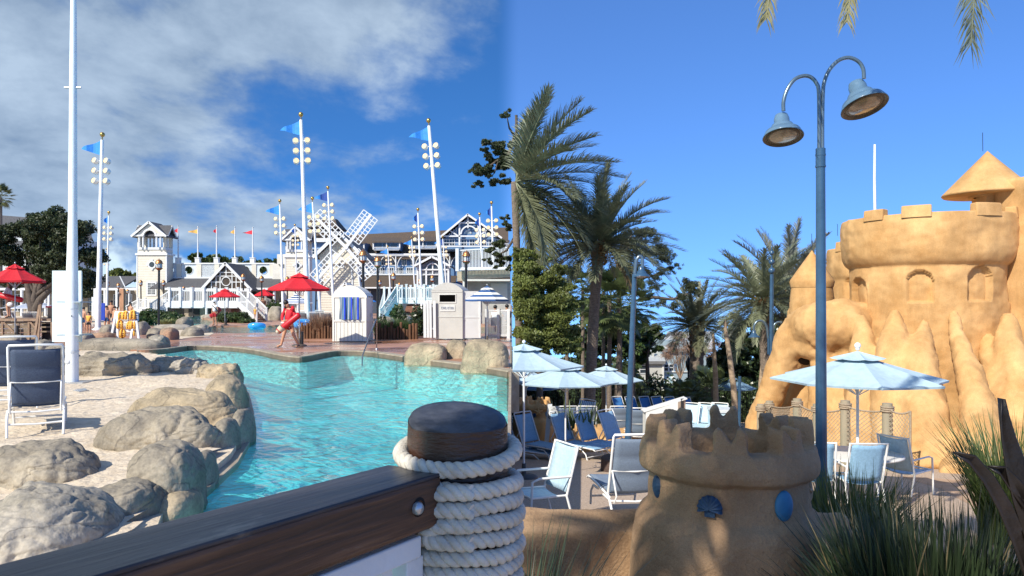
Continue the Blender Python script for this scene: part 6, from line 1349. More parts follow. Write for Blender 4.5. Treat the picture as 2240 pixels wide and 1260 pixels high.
# rope
ROPE=mat('white_rope',(.56,.52,.44),.85,.2,9,.8,160,bd=.004,stretch=(1,1,1))
def rope(mb,pts,r,pitch=.085,n=8,strand=3):
    pts=[Vector(p) for p in pts]; L_=[0]
    for i in range(1,len(pts)): L_.append(L_[-1]+(pts[i]-pts[i-1]).length)
    tot=L_[-1]; N_=int(tot/.008); out=[]; j=0; fr=[]
    for i in range(N_+1):
        s=tot*i/N_
        while j<len(pts)-2 and L_[j+1]<s: j+=1
        f=(s-L_[j])/(L_[j+1]-L_[j]+1e-9); fr.append((pts[j].lerp(pts[j+1],f),s))
    t=(fr[1][0]-fr[0][0]).normalized(); u=t.orthogonal().normalized(); tr_=[[] for _ in range(strand)]
    for i,(p,s) in enumerate(fr):
        tt=(fr[min(i+1,N_)][0]-fr[max(i-1,0)][0]).normalized(); u=t.rotation_difference(tt)@u; t=tt; w_=t.cross(u)
        for k in range(strand):
            a=2*PI*(s/pitch+k/strand); tr_[k].append(p+(u*cos(a)+w_*sin(a))*r*.50)
    for k in range(strand): mb.tube(tr_[k],r*.56,n)
def ringpts(z0,z1,a0,a1,R_,n=60,wob=.004,sd=0): return [pc+Vector((R_*cos(a0+(a1-a0)*i/n),R_*sin(a0+(a1-a0)*i/n),z0+(z1-z0)*i/n+wob*sin(i*.5+sd))) for i in range(n+1)]
t=thing('rope','thick twisted white rope coiled around the dark post','rope',pc)
rr=.0235; m=MB()
# upper loop: low in front, rises to the back left over the rail
pts=[]
for i in range(73):
    a=R(-20)-2*PI*i/72; z=1.135+.045*(1-cos(a+R(95)))*.5 if True else 0
    pts.append(pc+Vector(((pr+.022)*cos(a),(pr+.022)*sin(a),z)))
rope(m,pts,rr); m.build('upper_loop',ROPE,t)
m=MB(); pts=[]
z=1.085
for k in range(7):
    zz=1.083-k*.047; Rr=pr+.026+(.006 if k in(2,4) else 0)
    pts+=ringpts(zz,zz-.047,R(-128)+0,R(-128)+2*PI,Rr,60,.003,k)
rope(m,pts,rr); m.build('coil',ROPE,t)
m=MB(); 
for (z1,z2,x) in((1.075,1.03,-.205),(.985,.94,-.200)):
    c0=pc+Vector((x,-.155,0)); rope(m,[Vector((pc.x+.05,pc.y-pr-.035,z1)),Vector((pc.x-.02,pc.y-pr-.045,z1+.004)),Vector((pc.x-.062,pc.y-pr-.038,z1-.006)),Vector((pc.x-.078,pc.y-pr-.028,(z1+z2)/2)),Vector((pc.x-.062,pc.y-pr-.038,z2+.002)),Vector((pc.x-.02,pc.y-pr-.045,z2)),Vector((pc.x+.05,pc.y-pr-.035,z2-.006))],rr)
m.build('doubled_bight',ROPE,t)
m=MB(); m.b2(-3,-.07,-2,.9,-.1,0); o=m.build('boardwalk',WD,None,(0,0,0)); o['kind']='structure'
# ================================================================ RIGHT: the sand castle terrace
def T(px,d,dz=0): return Vector((XW(px,d),d,gz(d)+dz))
AGG=mat('exposed_aggregate',(.34,.25,.18),.85,.2,30,.6,90,col2=(.58,.45,.33),bd=.01)
m=MB(); vs=[];fs=[]
m.add([(-.01,-4,gz(-4)),(90,-4,gz(-4)),(90,170,gz(170)),(-.01,170,gz(170))],[(0,1,2,3)]); struct(m,'terrace_ground',AGG)
def sheet(name,pts,m_,dz=.004):
    q=[]; 
    for (px,py) in pts: d=GR(py); q.append((XW(px,d),d,gz(d)+dz))
    m=MB(); m.add(q,[tuple(range(len(q)))]); o=m.build(name,m_,None,(0,0,0)); o['kind']='structure'; return o
PSAND=mat('play_sand',(.55,.42,.29),.95,.15,8,.8,40,col2=(.68,.54,.39))
sheet('sand',[(1124,992),(1200,985),(1300,980),(1410,978),(1410,965),(1300,962),(1124,962)],PSAND)
sheet('path',[(1960,1040),(2120,1052),(2600,1120),(2600,1400),(2330,1350),(2150,1120),(2060,1070)],mat('tan_path',(.40,.26,.16),.85,.15,3,.4,50,col2=(.52,.36,.24)))
# sandcastle plaster
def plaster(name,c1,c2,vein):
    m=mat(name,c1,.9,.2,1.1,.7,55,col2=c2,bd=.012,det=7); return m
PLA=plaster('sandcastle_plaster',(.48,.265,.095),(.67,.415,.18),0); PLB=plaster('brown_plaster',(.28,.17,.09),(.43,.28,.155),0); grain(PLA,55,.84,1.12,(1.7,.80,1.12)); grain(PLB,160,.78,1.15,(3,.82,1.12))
def organic(o,vox,disp=.0,ds=.6,smooth=2,fine=0):
    md=o.modifiers.new('remesh','REMESH'); md.mode='VOXEL'; md.voxel_size=vox; md.use_smooth_shade=True
    if smooth: s=o.modifiers.new('smooth','SMOOTH'); s.iterations=smooth; s.factor=.6
    if disp:
        tx=bpy.data.textures.new('lumps','CLOUDS'); tx.noise_scale=ds; tx.noise_depth=3; dm=o.modifiers.new('displace','DISPLACE'); dm.texture=tx; dm.strength=disp; dm.texture_coords='LOCAL'
    return o
# ---------------------------------------------------------------- big sandcastle
d0=21; c=T(2026,d0); t=thing('sandcastle','huge orange plaster sandcastle with battlements, blind arches and root like buttresses','castle',c)
def drum(px,d,Rp,ytop,ylip,ybot,wins,Rr,name,merl,NT=420,NZ=190,crn=9):
    cx=XW(px,d); Rm=Rp/F*d; s=(d-Rm*.0)/F; zt=P(0,ytop,d).z; zl=P(0,ylip,d).z; zb=P(0,ybot,d).z; Rring=Rr/F*d; vs=[];fs=[]
    W=[]
    for (xa,xb,ya,yb) in wins:
        xm=(xa+xb)/2; th=math.asin(max(-.999,min(.999,(xm-px)/Rp))); df=d-Rm*cos(th); W.append((th,P(0,yb,df).z,P(0,ya,df).z,(xb-xa)/2/F*df/max(cos(th),.35)))
    for j in range(NZ+1):
        z=zb+(zt-zb)*j/NZ
        for i in range(NT):
            th=2*PI*i/NT; r=Rm*(1+.035*((zl-z)/(zl-zb)) if z<zl else 1)
            if z>zl-.1: u=min(1,(z-zl+.1)/.55); r=Rm+(Rring-Rm)*math.sin(u*PI/2)**.6
            if z>zt-.35: r-=.04*((z-zt+.35)/.35)**2
            for (wt,z0,z1,hw) in W:
                a=(th-wt+PI)%(2*PI)-PI; q=a*Rm
                if abs(q)<hw and z0<z<z1-hw+math.sqrt(max(0,hw*hw-q*q)) and z<zl-.1: r-=.17
            p=Vector((sin(th),-cos(th),z)); r+=.06*noise.fractal(Vector((p.x*1.7,p.y*1.7,z*1.1)),1,2,3)+.012*noise.noise(Vector((p.x*9,p.y*9,z*7)))
            vs.append((cx+r*sin(th),d-r*cos(th),z))
    for j in range(NZ):
        for i in range(NT): i2=(i+1)%NT; fs.append((j*NT+i,j*NT+i2,(j+1)*NT+i2,(j+1)*NT+i))
    # inner face of the parapet and floor
    o=len(vs); 
    for zz in(zt,zt-.9):
        for i in range(NT): th=2*PI*i/NT; r=Rring-.32; vs.append((cx+r*sin(th),d-r*cos(th),zz))
    for i in range(NT):
        i2=(i+1)%NT; fs.append((NZ*NT+i,NZ*NT+i2,o+i2,o+i)); fs.append((o+i,o+i2,o+NT+i2,o+NT+i))
    fs.append(tuple(range(o+NT,o+2*NT)))
    m=MB(); m.add(vs,fs,True); ob=m.build(name,PLA,t)
    for (a0,a1,h) in merl:
        k=MB(); n=8; vv=[]
        for i in range(n+1):
            th=a0+(a1-a0)*i/n
            for (r,z) in((Rring-.0,zt-.12),(Rring-.03,zt+h),(Rring-.30,zt+h),(Rring-.32,zt-.12)): vv.append((cx+r*sin(th),d-r*cos(th),z))
        ff=[]
        for i in range(n):
            for q in range(3): ff.append((4*i+q,4*i+4+q,4*i+5+q,4*i+q+1))
        ff+=[(0,1,2,3),(4*n+3,4*n+2,4*n+1,4*n)]
        k.add(vv,ff); b=k.build('merlon',PLA,t); md=b.modifiers.new('bevel','BEVEL'); md.width=.035; md.segments=3
    return ob
def thx(px,pc_,Rp): return math.asin(max(-.999,min(.999,(px-pc_)/Rp)))
drum(2026,21,152,482,578,1010,[(1863,1884,607,672),(1920,1963,591,662),(2020,2077,582,658),(2126,2160,590,662)],172,'drum_tower',
  [(thx(1862,2026,172),thx(1882,2026,172),.18),(thx(1905,2026,172),thx(1950,2026,172),.20),(thx(2028,2026,172),thx(2086,2026,172),.22),(thx(2132,2026,172),thx(2152,2026,172),.18),(2.2,2.5,.2),(2.9,3.2,.2),(3.6,3.9,.2)])
drum(1912,26,88,545,605,760,[(1832,1846,608,662)],97,'side_tower',[(thx(1817,1912,97),thx(1826,1912,97),.22),(thx(1829,1912,97),thx(1850,1912,97),.45),(2.6,3.0,.2)],120,60)
drum(2318,20,140,398,420,1100,[],146,'right_tower',[],160,80)
# body: many lumps fused by remeshing
m=MB()
def tb(pts,rads,n=14):
    m.tube([P(x,y,d+.22) for x,y,d in pts],[r*1.12/F*pts[i][2] for i,r in enumerate(rads)],n,True)
# buttress roots
tb([(1886,690,19.9),(1886,760,19.5),(1890,860,19.2),(1897,1000,18.8)],[8,26,36,44])
tb([(1958,678,19.2),(1955,750,18.8),(1948,850,18.4),(1960,1020,17.6)],[10,30,34,46])
tb([(2024,700,19.0),(2012,770,18.3),(2020,870,17.8),(2032,1045,16.6)],[8,28,40,52])
tb([(2084,676,19.0),(2096,750,18.2),(2122,820,17.5),(2142,900,16.8),(2152,1050,15.4)],[9,17,26,34,50])
tb([(2147,680,19.5),(2165,780,18.6),(2192,880,17.6),(2212,1060,16.2)],[10,20,26,40])
tb([(2204,690,18.6),(2216,800,18),(2232,950,17),(2262,1090,14.8)],[16,34,46,60])
tb([(1925,740,19.6),(1925,860,19.3),(1930,1000,18.9)],[14,30,36])
tb([(1862,740,20.6),(1852,840,20.6),(1848,980,20.4)],[24,38,44])
tb([(1990,840,18.4),(1992,960,17.9),(2000,1045,17.4)],[14,26,40]); tb([(2120,900,16.9),(2112,1000,16.4),(2100,1060,15.2)],[14,30,44])
# base apron
for (x,y,d,r) in ((1990,1050,17.6,40),(2070,1070,16.4,46),(2150,1085,15,50),(2240,1110,14,60),(1900,1000,19,40)): m.ball(P(x,y+10,d),r/F*d,12,(1.5,1,.55))
# gallery bulge on the left
tb([(1890,715,20.9),(1840,712,20.6),(1790,712,20.8),(1748,716,21.6)],[50,52,50,34])
tb([(1755,700,21.8),(1735,745,21.6),(1712,800,21.8),(1692,850,22.0),(1668,905,22.2),(1652,965,22.2),(1648,1010,22.2)],[30,36,30,27,26,26,30])
tb([(1806,760,20.9),(1812,840,20.9),(1806,980,21.0)],[26,34,40]); tb([(1760,826,22.4),(1752,900,22.4),(1748,990,22.4)],[24,30,36])
tb([(1722,830,23.0),(1716,900,23),(1712,990,23)],[20,28,34]); tb([(1790,800,23.6),(1790,1000,23.6)],[60,70])
tb([(1700,905,22.9),(1692,1000,22.9)],[16,28])
# cave roof and lips
tb([(1738,793,21.9),(1770,800,21.5),(1810,800,21.2)],[12,12,14]); tb([(1740,762,21.3),(1775,762,20.9),(1815,768,20.7)],[18,20,22])
tb([(1776,668,24.2),(1776,740,24.2)],[46,50])
b=m.build('plaster_roots',PLA,t); organic(b,.07,.15,.5,9)
tx=bpy.data.textures.new('fine','CLOUDS'); tx.noise_scale=.12; dm=b.modifiers.new('d2','DISPLACE'); dm.texture=tx; dm.strength=.05; dm.texture_coords='LOCAL'
# cave mouth: a solid dark lump, the inner shade put into its colour
MB().ball(P(1772,781,21.7),.5,12,(1.3,.55,.5)).build('cave_mouth',mat('cave_shade',(.02,.012,.006),.9),t)
# small cone turret on the left
cc=P(1776,640,24); rr_=.68
MB().lathe([(rr_*1.0,-.55),(rr_,-.05),(rr_*1.0,0)],40,P(1776,650,24)).build('turret_band',PLA,t)
MB().lathe([(rr_*.94,P(0,628,24).z-.02),(rr_*1.0,P(0,655,24).z)],36,(cc.x,24,0)).lathe([(rr_*1.02,P(0,700,24).z),(rr_*1.02,P(0,661,24).z)],36,(cc.x,24,0)).build('turret_wall',PLA,t)
MB().lathe([(rr_*.80,P(0,664,24).z),(rr_*.80,P(0,652,24).z)],30,(cc.x,24,0)).build('lookout_slot',mat('cave_shade',(.02,.012,.006),.9),t)  # dark core behind the slit, its shade is in the colour
MB().lathe([(.001,P(0,547,24).z),(rr_*.55,P(0,583,24).z),(rr_*.98,P(0,612,24).z),(rr_*1.02,P(0,617,24).z),(rr_*.96,P(0,629,24).z)],44,(cc.x,24,0)).build('cone_roof',PLA,t)
MB().tube([P(1776,549,24),P(1775.5,511,24)],.008,4).build('lightning_rod',BLACKM,t); MB().tube([P(1832,516,25.5),P(1832,490,25.5)],.008,4).build('lightning_rod',BLACKM,t)
# big cone turret at the right
dC=20.5; cx=XW(2160,dC); zr=P(0,330,dC).z; zb=P(0,424,dC).z; RR=88/F*dC
co=MB().lathe([(.001,zr),(RR*.5,zr-(zr-zb)*.5),(RR*.98,zb+.02),(RR,zb-.02),(RR*.97,zb-.06),(RR*.30,zb-.05)],64,(cx,dC,0)); co_=co.build('cone_roof',PLA,t)
MB().lathe([(RR*.42,zb-.05),(RR*.42,zb-.10),(RR*.3,zb-.10)],40,(cx,dC,0)).build('eave_ring',PLA,t)
k=MB(); k.b2(XW(2154,dC-.3),XW(2200,dC-.3),dC-.4,dC+.1,P(0,500,dC).z,zb-.05); q=k.build('turret_pier',PLA,t); md=q.modifiers.new('bevel','BEVEL'); md.width=.05; md.segments=3
MB().lathe([(.50,P(0,520,dC).z),(.50,zb-.04)],30,(XW(2196,dC),dC+.15,0)).build('turret_shaft',PLA,t)
k=MB(); k.b2(XW(2140,dC+.3),XW(2160,dC+.3),dC+.3,dC+.6,P(0,500,dC).z,zb-.05); q=k.build('turret_pier',PLA,t)
k=MB(); 
for i in range(8): z=P(0,424+i*5.4,dC).z; k.b2(XW(2202,dC),XW(2209,dC),dC-.32,dC-.22,z,z+.02)
k.build('ladder_rungs',mat('rust_steel',(.12,.05,.03),.7),t)
MB().b2(XW(2200,dC),XW(2216,dC),dC-.22,dC-.1,P(0,470,dC).z,P(0,420,dC).z).build('ladder_recess',PLA,t)
MB().tube([P(2150,331,dC),P(2149.5,290,dC)],.008,4).build('lightning_rod',BLACKM,t)
o=MB().tube([P(1914,470,23),P(1913,392,23),P(1913.5,316,23)],[.045,.04,.034],10).build('mast',WPOLE,None,P(1914,470,23)); tag(o,'bare white mast rising behind the battlements','mast')
# ---------------------------------------------------------------- near castle planter
def minicastle(label,mt,cx,d,s,zb,first=True,vox=.011):
    t=thing('castle_planter',label,'planter',(cx,d,0)); Z=lambda z: z
    m=MB(); R0=.51
    prof=[(.001,-.75),(.66,-.75),(.64,-.5),(.60,-.1),(.575,.15),(.555,.30),(.53,.36),(.485,.40),(.475,.46),(.465,.60),(.49,.605),(.525,.63),(.535,.67),(.53,.72),(.515,.765),(.50,.785),(.40,.785),(.375,.75),(.375,.62),(.001,.60)]
    m.lathe(prof,56)
    for k in range(8):
        b=R(-90-22+45*k+8); sk=.012*sin(k*2.3); hh=.165+.014*sin(k*3.7); rad=Vector((cos(b),sin(b),0)); tn=Vector((-sin(b),cos(b),0)); vs=[]
        pr=[(-.098,-.05),(.098,-.05),(.092,hh*.8),(.066,hh),(.045,hh*.97),(.006+sk,hh*.48),(-.045,hh*.95),(-.07,hh*1.02),(-.092,hh*.82)]
        for (r0,sh) in((.50,1),(.385,.96)):
            for (x,z) in pr: vs.append(rad*(r0-.02*max(0,z)/.16)+tn*x*sh+Vector((0,0,.765+z)))
        n=len(pr); m.add(vs,[tuple(range(n-1,-1,-1)),tuple(range(n,2*n))]+[(i,(i+1)%n,n+(i+1)%n,n+i) for i in range(n)])
    b=m.build('plaster_body',mt,t,world=False); organic(b,vox,.03,.16,3)
    SB=mat('shell_blue',(.012,.045,.10),.6,.3,9,.4,60); OB=mat('oval_blue',(.04,.20,.38),.6,.2,6)
    def on(ang,z,r): return Vector((r*cos(ang),r*sin(ang),z)),Matrix(((-sin(ang),0,cos(ang)),(cos(ang),0,sin(ang)),(0,1,0)))
    # scallop
    def scallop(ang,z,s):
        p,Mx=on(ang,z,.492); vs=[];fs=[];nr=9;na=44
        for j in range(nr+1):
            v=j/nr
            for i in range(na+1):
                u=i/na; a=R(-15)+R(210)*u; rib=1+.035*cos(u*PI*2*9); r=s*v*rib
                vs.append(p+Mx@Vector((r*cos(a)*1.0,r*sin(a)*1.08-.03,.004+.03*math.sqrt(max(0,1-v*v))+.006*cos(u*PI*18)*v)))
        for j in range(nr):
            for i in range(na): q=j*(na+1)+i; fs.append((q,q+1,q+na+2,q+na+1))
        k=MB(); k.add(vs,fs,True); k.add([p+Mx@Vector(v) for v in((-.03,-.03,.012),(.03,-.03,.012),(.028,-.075,.01),(-.028,-.075,.01),(-.03,-.03,-.01),(.03,-.03,-.01),(.028,-.075,-.01),(-.028,-.075,-.01))],[(0,3,2,1),(0,1,5,4),(1,2,6,5),(2,3,7,6),(3,0,4,7)]); k.build('scallop_shell',SB,t,world=False)
    scallop(R(-90)-.47,.515,.070)
    p,Mx=on(R(-90)+.40,.50,.478); k=MB(); o=len(k.v); k.ball((0,0,0),1,20); k.v=[tuple(p+Mx@Vector((v[0]*.062,v[1]*.088,v[2]*.03))) for v in k.v]; k.build('sand_dollar',OB,t,world=False)
    p,Mx=on(R(-90)-1.30,.53,.46); k=MB(); k.ball((0,0,0),1,16); k.v=[tuple(p+Mx@Vector((v[0]*.05*(1+.3*v[1]),v[1]*.075,v[2]*.035))) for v in k.v]; k.build('mussel_shell',SB,t,world=False)
    def star(ang,z,r,m_):
        p,Mx=on(ang,z,.468); k=MB()
        for i in range(5):
            a=PI/2+2*PI*i/5; k.tube([p+Mx@Vector((0,0,.012)),p+Mx@Vector((r*.5*cos(a),r*.5*sin(a),.01)),p+Mx@Vector((r*cos(a),r*sin(a),-.004))],[.020,.014,.005],8)
        k.build('starfish',m_,t,world=False)
    star(R(-90)+1.36,.50,.085,mat('pale_starfish',(.45,.30,.17),.8))
    t.scale=(s,s,s); t.location=(cx,d,zb); return t,star
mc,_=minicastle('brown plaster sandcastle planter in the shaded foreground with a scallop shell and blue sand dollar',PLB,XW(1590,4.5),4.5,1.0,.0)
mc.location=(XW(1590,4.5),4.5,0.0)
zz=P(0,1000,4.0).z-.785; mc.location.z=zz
d=21.5; mt_,_=minicastle('sunlit orange sandcastle planter with a starfish behind the first lounge chairs',PLA,XW(1166,d),d,1.04,0,vox=.03); mt_.location.z=P(0,883,d).z-.785; mt_.rotation_euler=(0,0,.5)
bigstar=MB()
for i in range(5):
    a=PI/2+2*PI*i/5; p=P(1178,901,20.95); bigstar.tube([p,p+Vector((.07*cos(a),-.02,.07*sin(a))),p+Vector((.13*cos(a),.02,.13*sin(a)))],[.03,.02,.008],8)
bigstar.build('large_starfish',PLA,mt_,world=True)
bpy.context.view_layer.update()
o=[c_ for c_ in mt_.children if c_.name.startswith('large_starfish')][0]; o.matrix_world=Matrix.Translation(mt_.location)
# orange seat wall under it
t=thing('seat_wall','low undulating orange plaster wall behind the row of blue loungers','wall',T(1260,22)); m=MB()
def tg(pts,rads): m.tube([P(x,y,d) for x,y,d in pts],[r/F*pts[i][2] for i,r in enumerate(rads)],12,True)
tg([(1135,945,21.8),(1180,948,21.8),(1240,955,22),(1300,952,22.3),(1360,955,22.6),(1410,958,23)],[30,36,28,24,22,20]); tg([(1135,985,21.4),(1200,988,21.4),(1300,985,21.9),(1410,985,22.6)],[26,30,26,24]); tg([(1150,925,21.9),(1190,925,21.9)],[26,26])
b=m.build('plaster_wall',PLA,t); organic(b,.06,.14,.3,3)
for v in b.data.vertices:
    if v.co.x+t.location.x<.03: v.co.x=.03-t.location.x
# near low garden wall in the foreground
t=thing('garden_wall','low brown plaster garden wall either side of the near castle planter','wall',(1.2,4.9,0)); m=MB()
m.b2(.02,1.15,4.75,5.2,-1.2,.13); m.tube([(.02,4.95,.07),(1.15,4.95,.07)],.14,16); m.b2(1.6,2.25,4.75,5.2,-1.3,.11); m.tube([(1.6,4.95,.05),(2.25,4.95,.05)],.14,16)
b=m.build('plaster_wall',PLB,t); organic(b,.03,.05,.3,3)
SOIL=mat('dark_soil',(.03,.022,.016),.95,.3,6,.6,30); m=MB(); m.b2(.0,6,-1.0,4.8,-1.5,-.42); m.b2(1.9,3.3,4.8,6.6,-1.6,-.80); struct(m,'planting_bed',SOIL)
# ---------------------------------------------------------------- lamp posts
LB=mat('blue_lamp_paint',(.035,.085,.155),.25,.15,6,.08,40,spec=.6); LBL=mat('pale_blue_lamp_paint',(.10,.18,.27),.25,.12,6,spec=.6); INN=mat('lamp_inner',(.14,.09,.05),.35,.3,9,metal=.3)
def bell(par,c,r,tx,ty,mt=LBL):
    rm=Euler((tx,ty,0)).to_matrix(); s=r/.19
    o=MB().lathe([(.001,.335),(.03,.335),(.06,.315),(.072,.26),(.072,.19),(.10,.165),(.115,.12),(.125,.09),(.165,.07),(.19,.0),(.192,-.008),(.188,-.012)],32,(0,0,0)); o.v=[(v[0]*s,v[1]*s,v[2]*s*.74) for v in o.v]
    o.v=[tuple(c+rm@Vector(v)) for v in o.v]; b=o.build('bell_shade',mt,par)
    o=MB().lathe([(.188,-.010),(.17,.004),(.155,.012),(.15,.0),(.128,.0)],32); o.v=[tuple(c+rm@(Vector(v)*s)) for v in o.v]; o.build('inner_rim',INN,b)
    o=MB().lathe([(.132,.002),(.08,-.008),(.001,-.012)],28); o.v=[tuple(c+rm@(Vector(v)*s)) for v in o.v]; o.build('lamp_glass',mat('amber_lamp_glass',(.36,.21,.11),.12,.35,7,spec=.8,coat=.6),b); return b
d=7.0; bs=T(1797,d); t=thing('lamp_post','tall blue double arm lamp post with two bell shades, nearest the camera','street lamp',bs)
MB().tube([bs,P(1795,363,d)],[.057,.042],20).build('pole',LB,t); MB().tube([P(1795,366,d),P(1795,325,d)],.045,20).tube([P(1795,366,d),P(1795,362,d)],.049,20).tube([P(1795,341,d),P(1795,337,d)],.048,20).build('collar',LB,t)
def arm(pts,par,d,r=.018): 
    out=[]; k=[Vector((x,y)) for x,y in pts]
    for i in range(len(k)-1):
        p0=k[max(i-1,0)];p1=k[i];p2=k[i+1];p3=k[min(i+2,len(k)-1)]
        for j in range(6):
            u=j/6; v=.5*((2*p1)+(-p0+p2)*u+(2*p0-5*p1+4*p2-p3)*u*u+(-p0+3*p1-3*p2+p3)*u**3); out.append(P(v.x,v.y,d))
    out.append(P(k[-1].x,k[-1].y,d)); MB().tube(out,r,12).build('arm',mat('lamp_arm_paint',(.13,.19,.24),.25,.12,8,metal=.5,spec=.7),par)
arm([(1792,328),(1792,260),(1791,200),(1786,182),(1774,169),(1758,166),(1738,174),(1722,196),(1714,222),(1714,243)],t,d); arm([(1799,328),(1799,260),(1800,210),(1803,180),(1815,152),(1835,132),(1857,126),(1877,134),(1888,150),(1890,172)],t,d)
bell(t,P(1713,299,d),.187,R(-17),R(2)); bell(t,P(1891,232,d),.217,R(-20),R(-9))
d=17.4; bs=T(1372,d); t=thing('lamp_post','slender blue lamp post with one bell shade in front of the tall date palm','street lamp',bs)
MB().tube([bs,P(1388,600,d)],[.085,.055],14).build('pole',LB,t); MB().tube([P(1387.6,640,d),P(1388.4,598,d)],.04,10).build('collar',LB,t)
arm([(1388,606),(1390,585),(1392,570),(1397,562),(1401,561),(1405,566),(1405,585)],t,d,.04); bell(t,P(1403,606,d),.20,R(-6),0,LB)
d=25; bs=T(1686,d); t=thing('lamp_post','far blue double arm lamp post topped with stacked blue balls','street lamp',bs)
MB().tube([bs,P(1688,600,d)],[.085,.06],12).build('pole',LB,t)
m=MB(); 
for (y,r) in((592,.11),(573,.10),(553,.085)): m.ball(P(1688,y,d),r,12)
m.tube([P(1688,600,d),P(1688,541,d)],.03,8).build('ball_finial',LB,t); MB().tube([P(1648,735,d),P(1648,700,d)],.006,4).build('wire',BLACKM,t)
arm([(1680,740),(1677,715),(1668,703),(1657,703),(1650,712),(1649,722)],t,d,.04); arm([(1690,735),(1693,712),(1702,705),(1710,706)],t,d,.04); bell(t,P(1649,738,d),.19,R(-4),0,LB); MB().tube([P(1681,735,d),P(1681,775,d)],.04,8).build('side_stem',LB,t)
d=52; bs=T(1506,d); t=thing('lantern_post','small old fashioned lantern post in front of the blue house','street lamp',bs); MB().tube([bs,P(1506,808,d)],.07,8).build('post',BLACKM,t); MB().lathe([(.1,0),(.2,.3),(.22,.6),(.1,.8),(.02,1)],8,P(1506,810,d)).build('lantern',BLACKM,t)
d=30; bs=T(1617,d); o=MB().tube([bs,P(1618,823,d)],.06,10).build('pole',LB,None,bs); o.name='post'; tag(o,'short plain blue post behind the fence, left of the castle','post')
# ---------------------------------------------------------------- umbrellas on the terrace
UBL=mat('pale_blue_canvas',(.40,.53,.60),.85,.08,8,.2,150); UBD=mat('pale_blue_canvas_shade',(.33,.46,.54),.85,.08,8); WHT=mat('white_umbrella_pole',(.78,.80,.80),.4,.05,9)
def clipx(t,x0=.012):
    bpy.context.view_layer.update()
    for o in t.children:
        if o.type!='MESH': continue
        bm=bmesh.new(); bm.from_mesh(o.data); inv=o.matrix_world.inverted(); co=inv@Vector((x0,0,0)); no=(inv.to_3x3()@Vector((1,0,0))).normalized()
        bmesh.ops.bisect_plane(bm,geom=bm.verts[:]+bm.edges[:]+bm.faces[:],plane_co=co,plane_no=no,clear_inner=True)
        bm.to_mesh(o.data); bm.free()
def umb2(label,px,ytop,w_,d=None,Wd=2.9,drop=.52,mat_=UBL,clip=False,zs=None):
    d=d or 1600*Wd/w_; u=umbrella(label,mat_,UBD,w_/F*d,0,drop,8,polemat=WHT,group='pale blue umbrellas on the terrace',sag=.05,scal=.09) if False else None
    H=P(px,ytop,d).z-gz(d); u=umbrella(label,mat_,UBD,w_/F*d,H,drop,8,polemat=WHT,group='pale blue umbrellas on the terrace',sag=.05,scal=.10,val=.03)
    u.location=T(px,d); u.rotation_euler=(0,0,.2)
    if clip: clipx(u)
    return u
u=umb2('pale blue umbrella over the white table in front of the castle',1876,768,366,11.6,drop=.44); MB().ball((0,0,P(0,756,11.6).z-gz(11.6)),.05,12).build('ball_finial',WHT,u,world=False)
umb2('pale blue umbrella above the row of loungers, in front of the palm trunk',1237,797,232,18.2,drop=.42)
umb2('pale blue umbrella right behind, near the slender lamp post',1326,800,160,25,drop=.48)
umb2('large pale blue umbrella cut off at the seam, highest of the group',1146,752,262,14.5,drop=.42,clip=True)
umb2('pale blue umbrella cut off at the seam above the orange planter',1150,803,120,24,drop=.45,clip=True)
umb2('far deep blue umbrella behind the left umbrellas',1182,828,80,38,drop=.5,mat_=mat('mid_blue_canvas',(.06,.14,.27),.8,.1,5))
umb2('far blue umbrella behind the two bare trunks',1606,826,94,42,drop=.6,mat_=mat('mid_blue_canvas2',(.16,.27,.38),.8,.1,5))
# ---------------------------------------------------------------- loungers on the terrace
BSL=mat('blue_padded_sling',(.25,.43,.60),.8,.12,30,.2,150); LSL=mat('sunlit_blue_sling',(.42,.58,.68),.8,.1,30,.2,150); RSL=mat('royal_blue_sling',(.04,.17,.42),.8,.12,30); GSL=mat('shaded_blue_sling',(.17,.22,.29),.8,.12,60)  # blue, light and grey slings: one fabric with sun and shade in the colour
def ch(label,px,ytop,d,rz,slg,first,group,zt=1.12):
    z=P(px,ytop,d).z-zt; o=first if first['label']=='' else dup(first,(0,0,0)); o.location=(XW(px,d),d,z); o.rotation_euler=(0,0,rz); o['label']=label; o['group']=group; return o
pb=chaise('',BSL,FRW,rec=66,seatlen=1.15,group='x'); pb['label']=''
gg='blue padded loungers in a row'
ch('first blue padded lounger from the left, before the orange planter',1168,907,19.6,R(42),BSL,pb,gg)
ch('second blue padded lounger, crossed by the umbrella pole',1246,905,19.6,R(42),BSL,pb,gg)
ch('third blue padded lounger from the left in the front row',1298,904,19.7,R(42),BSL,pb,gg)
ch('fourth blue padded lounger, in front of the slender lamp post',1352,902,19.8,R(42),BSL,pb,gg)
ch('lounger foot end at the far left of the terrace row, cut by the seam',1128,918,19.6,R(60),BSL,pb,gg)
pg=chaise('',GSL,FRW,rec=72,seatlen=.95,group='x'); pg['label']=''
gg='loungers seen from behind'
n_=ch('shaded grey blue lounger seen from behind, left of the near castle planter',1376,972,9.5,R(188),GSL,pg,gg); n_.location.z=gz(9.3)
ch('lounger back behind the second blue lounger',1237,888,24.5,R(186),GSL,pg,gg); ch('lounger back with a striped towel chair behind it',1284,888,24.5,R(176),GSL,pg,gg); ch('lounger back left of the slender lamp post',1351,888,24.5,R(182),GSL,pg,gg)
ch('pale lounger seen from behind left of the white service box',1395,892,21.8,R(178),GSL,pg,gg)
pr_=chaise('',RSL,FRW,rec=64,seatlen=1.0,group='x'); pr_['label']=''; gg='royal blue loungers along the dark hedge'
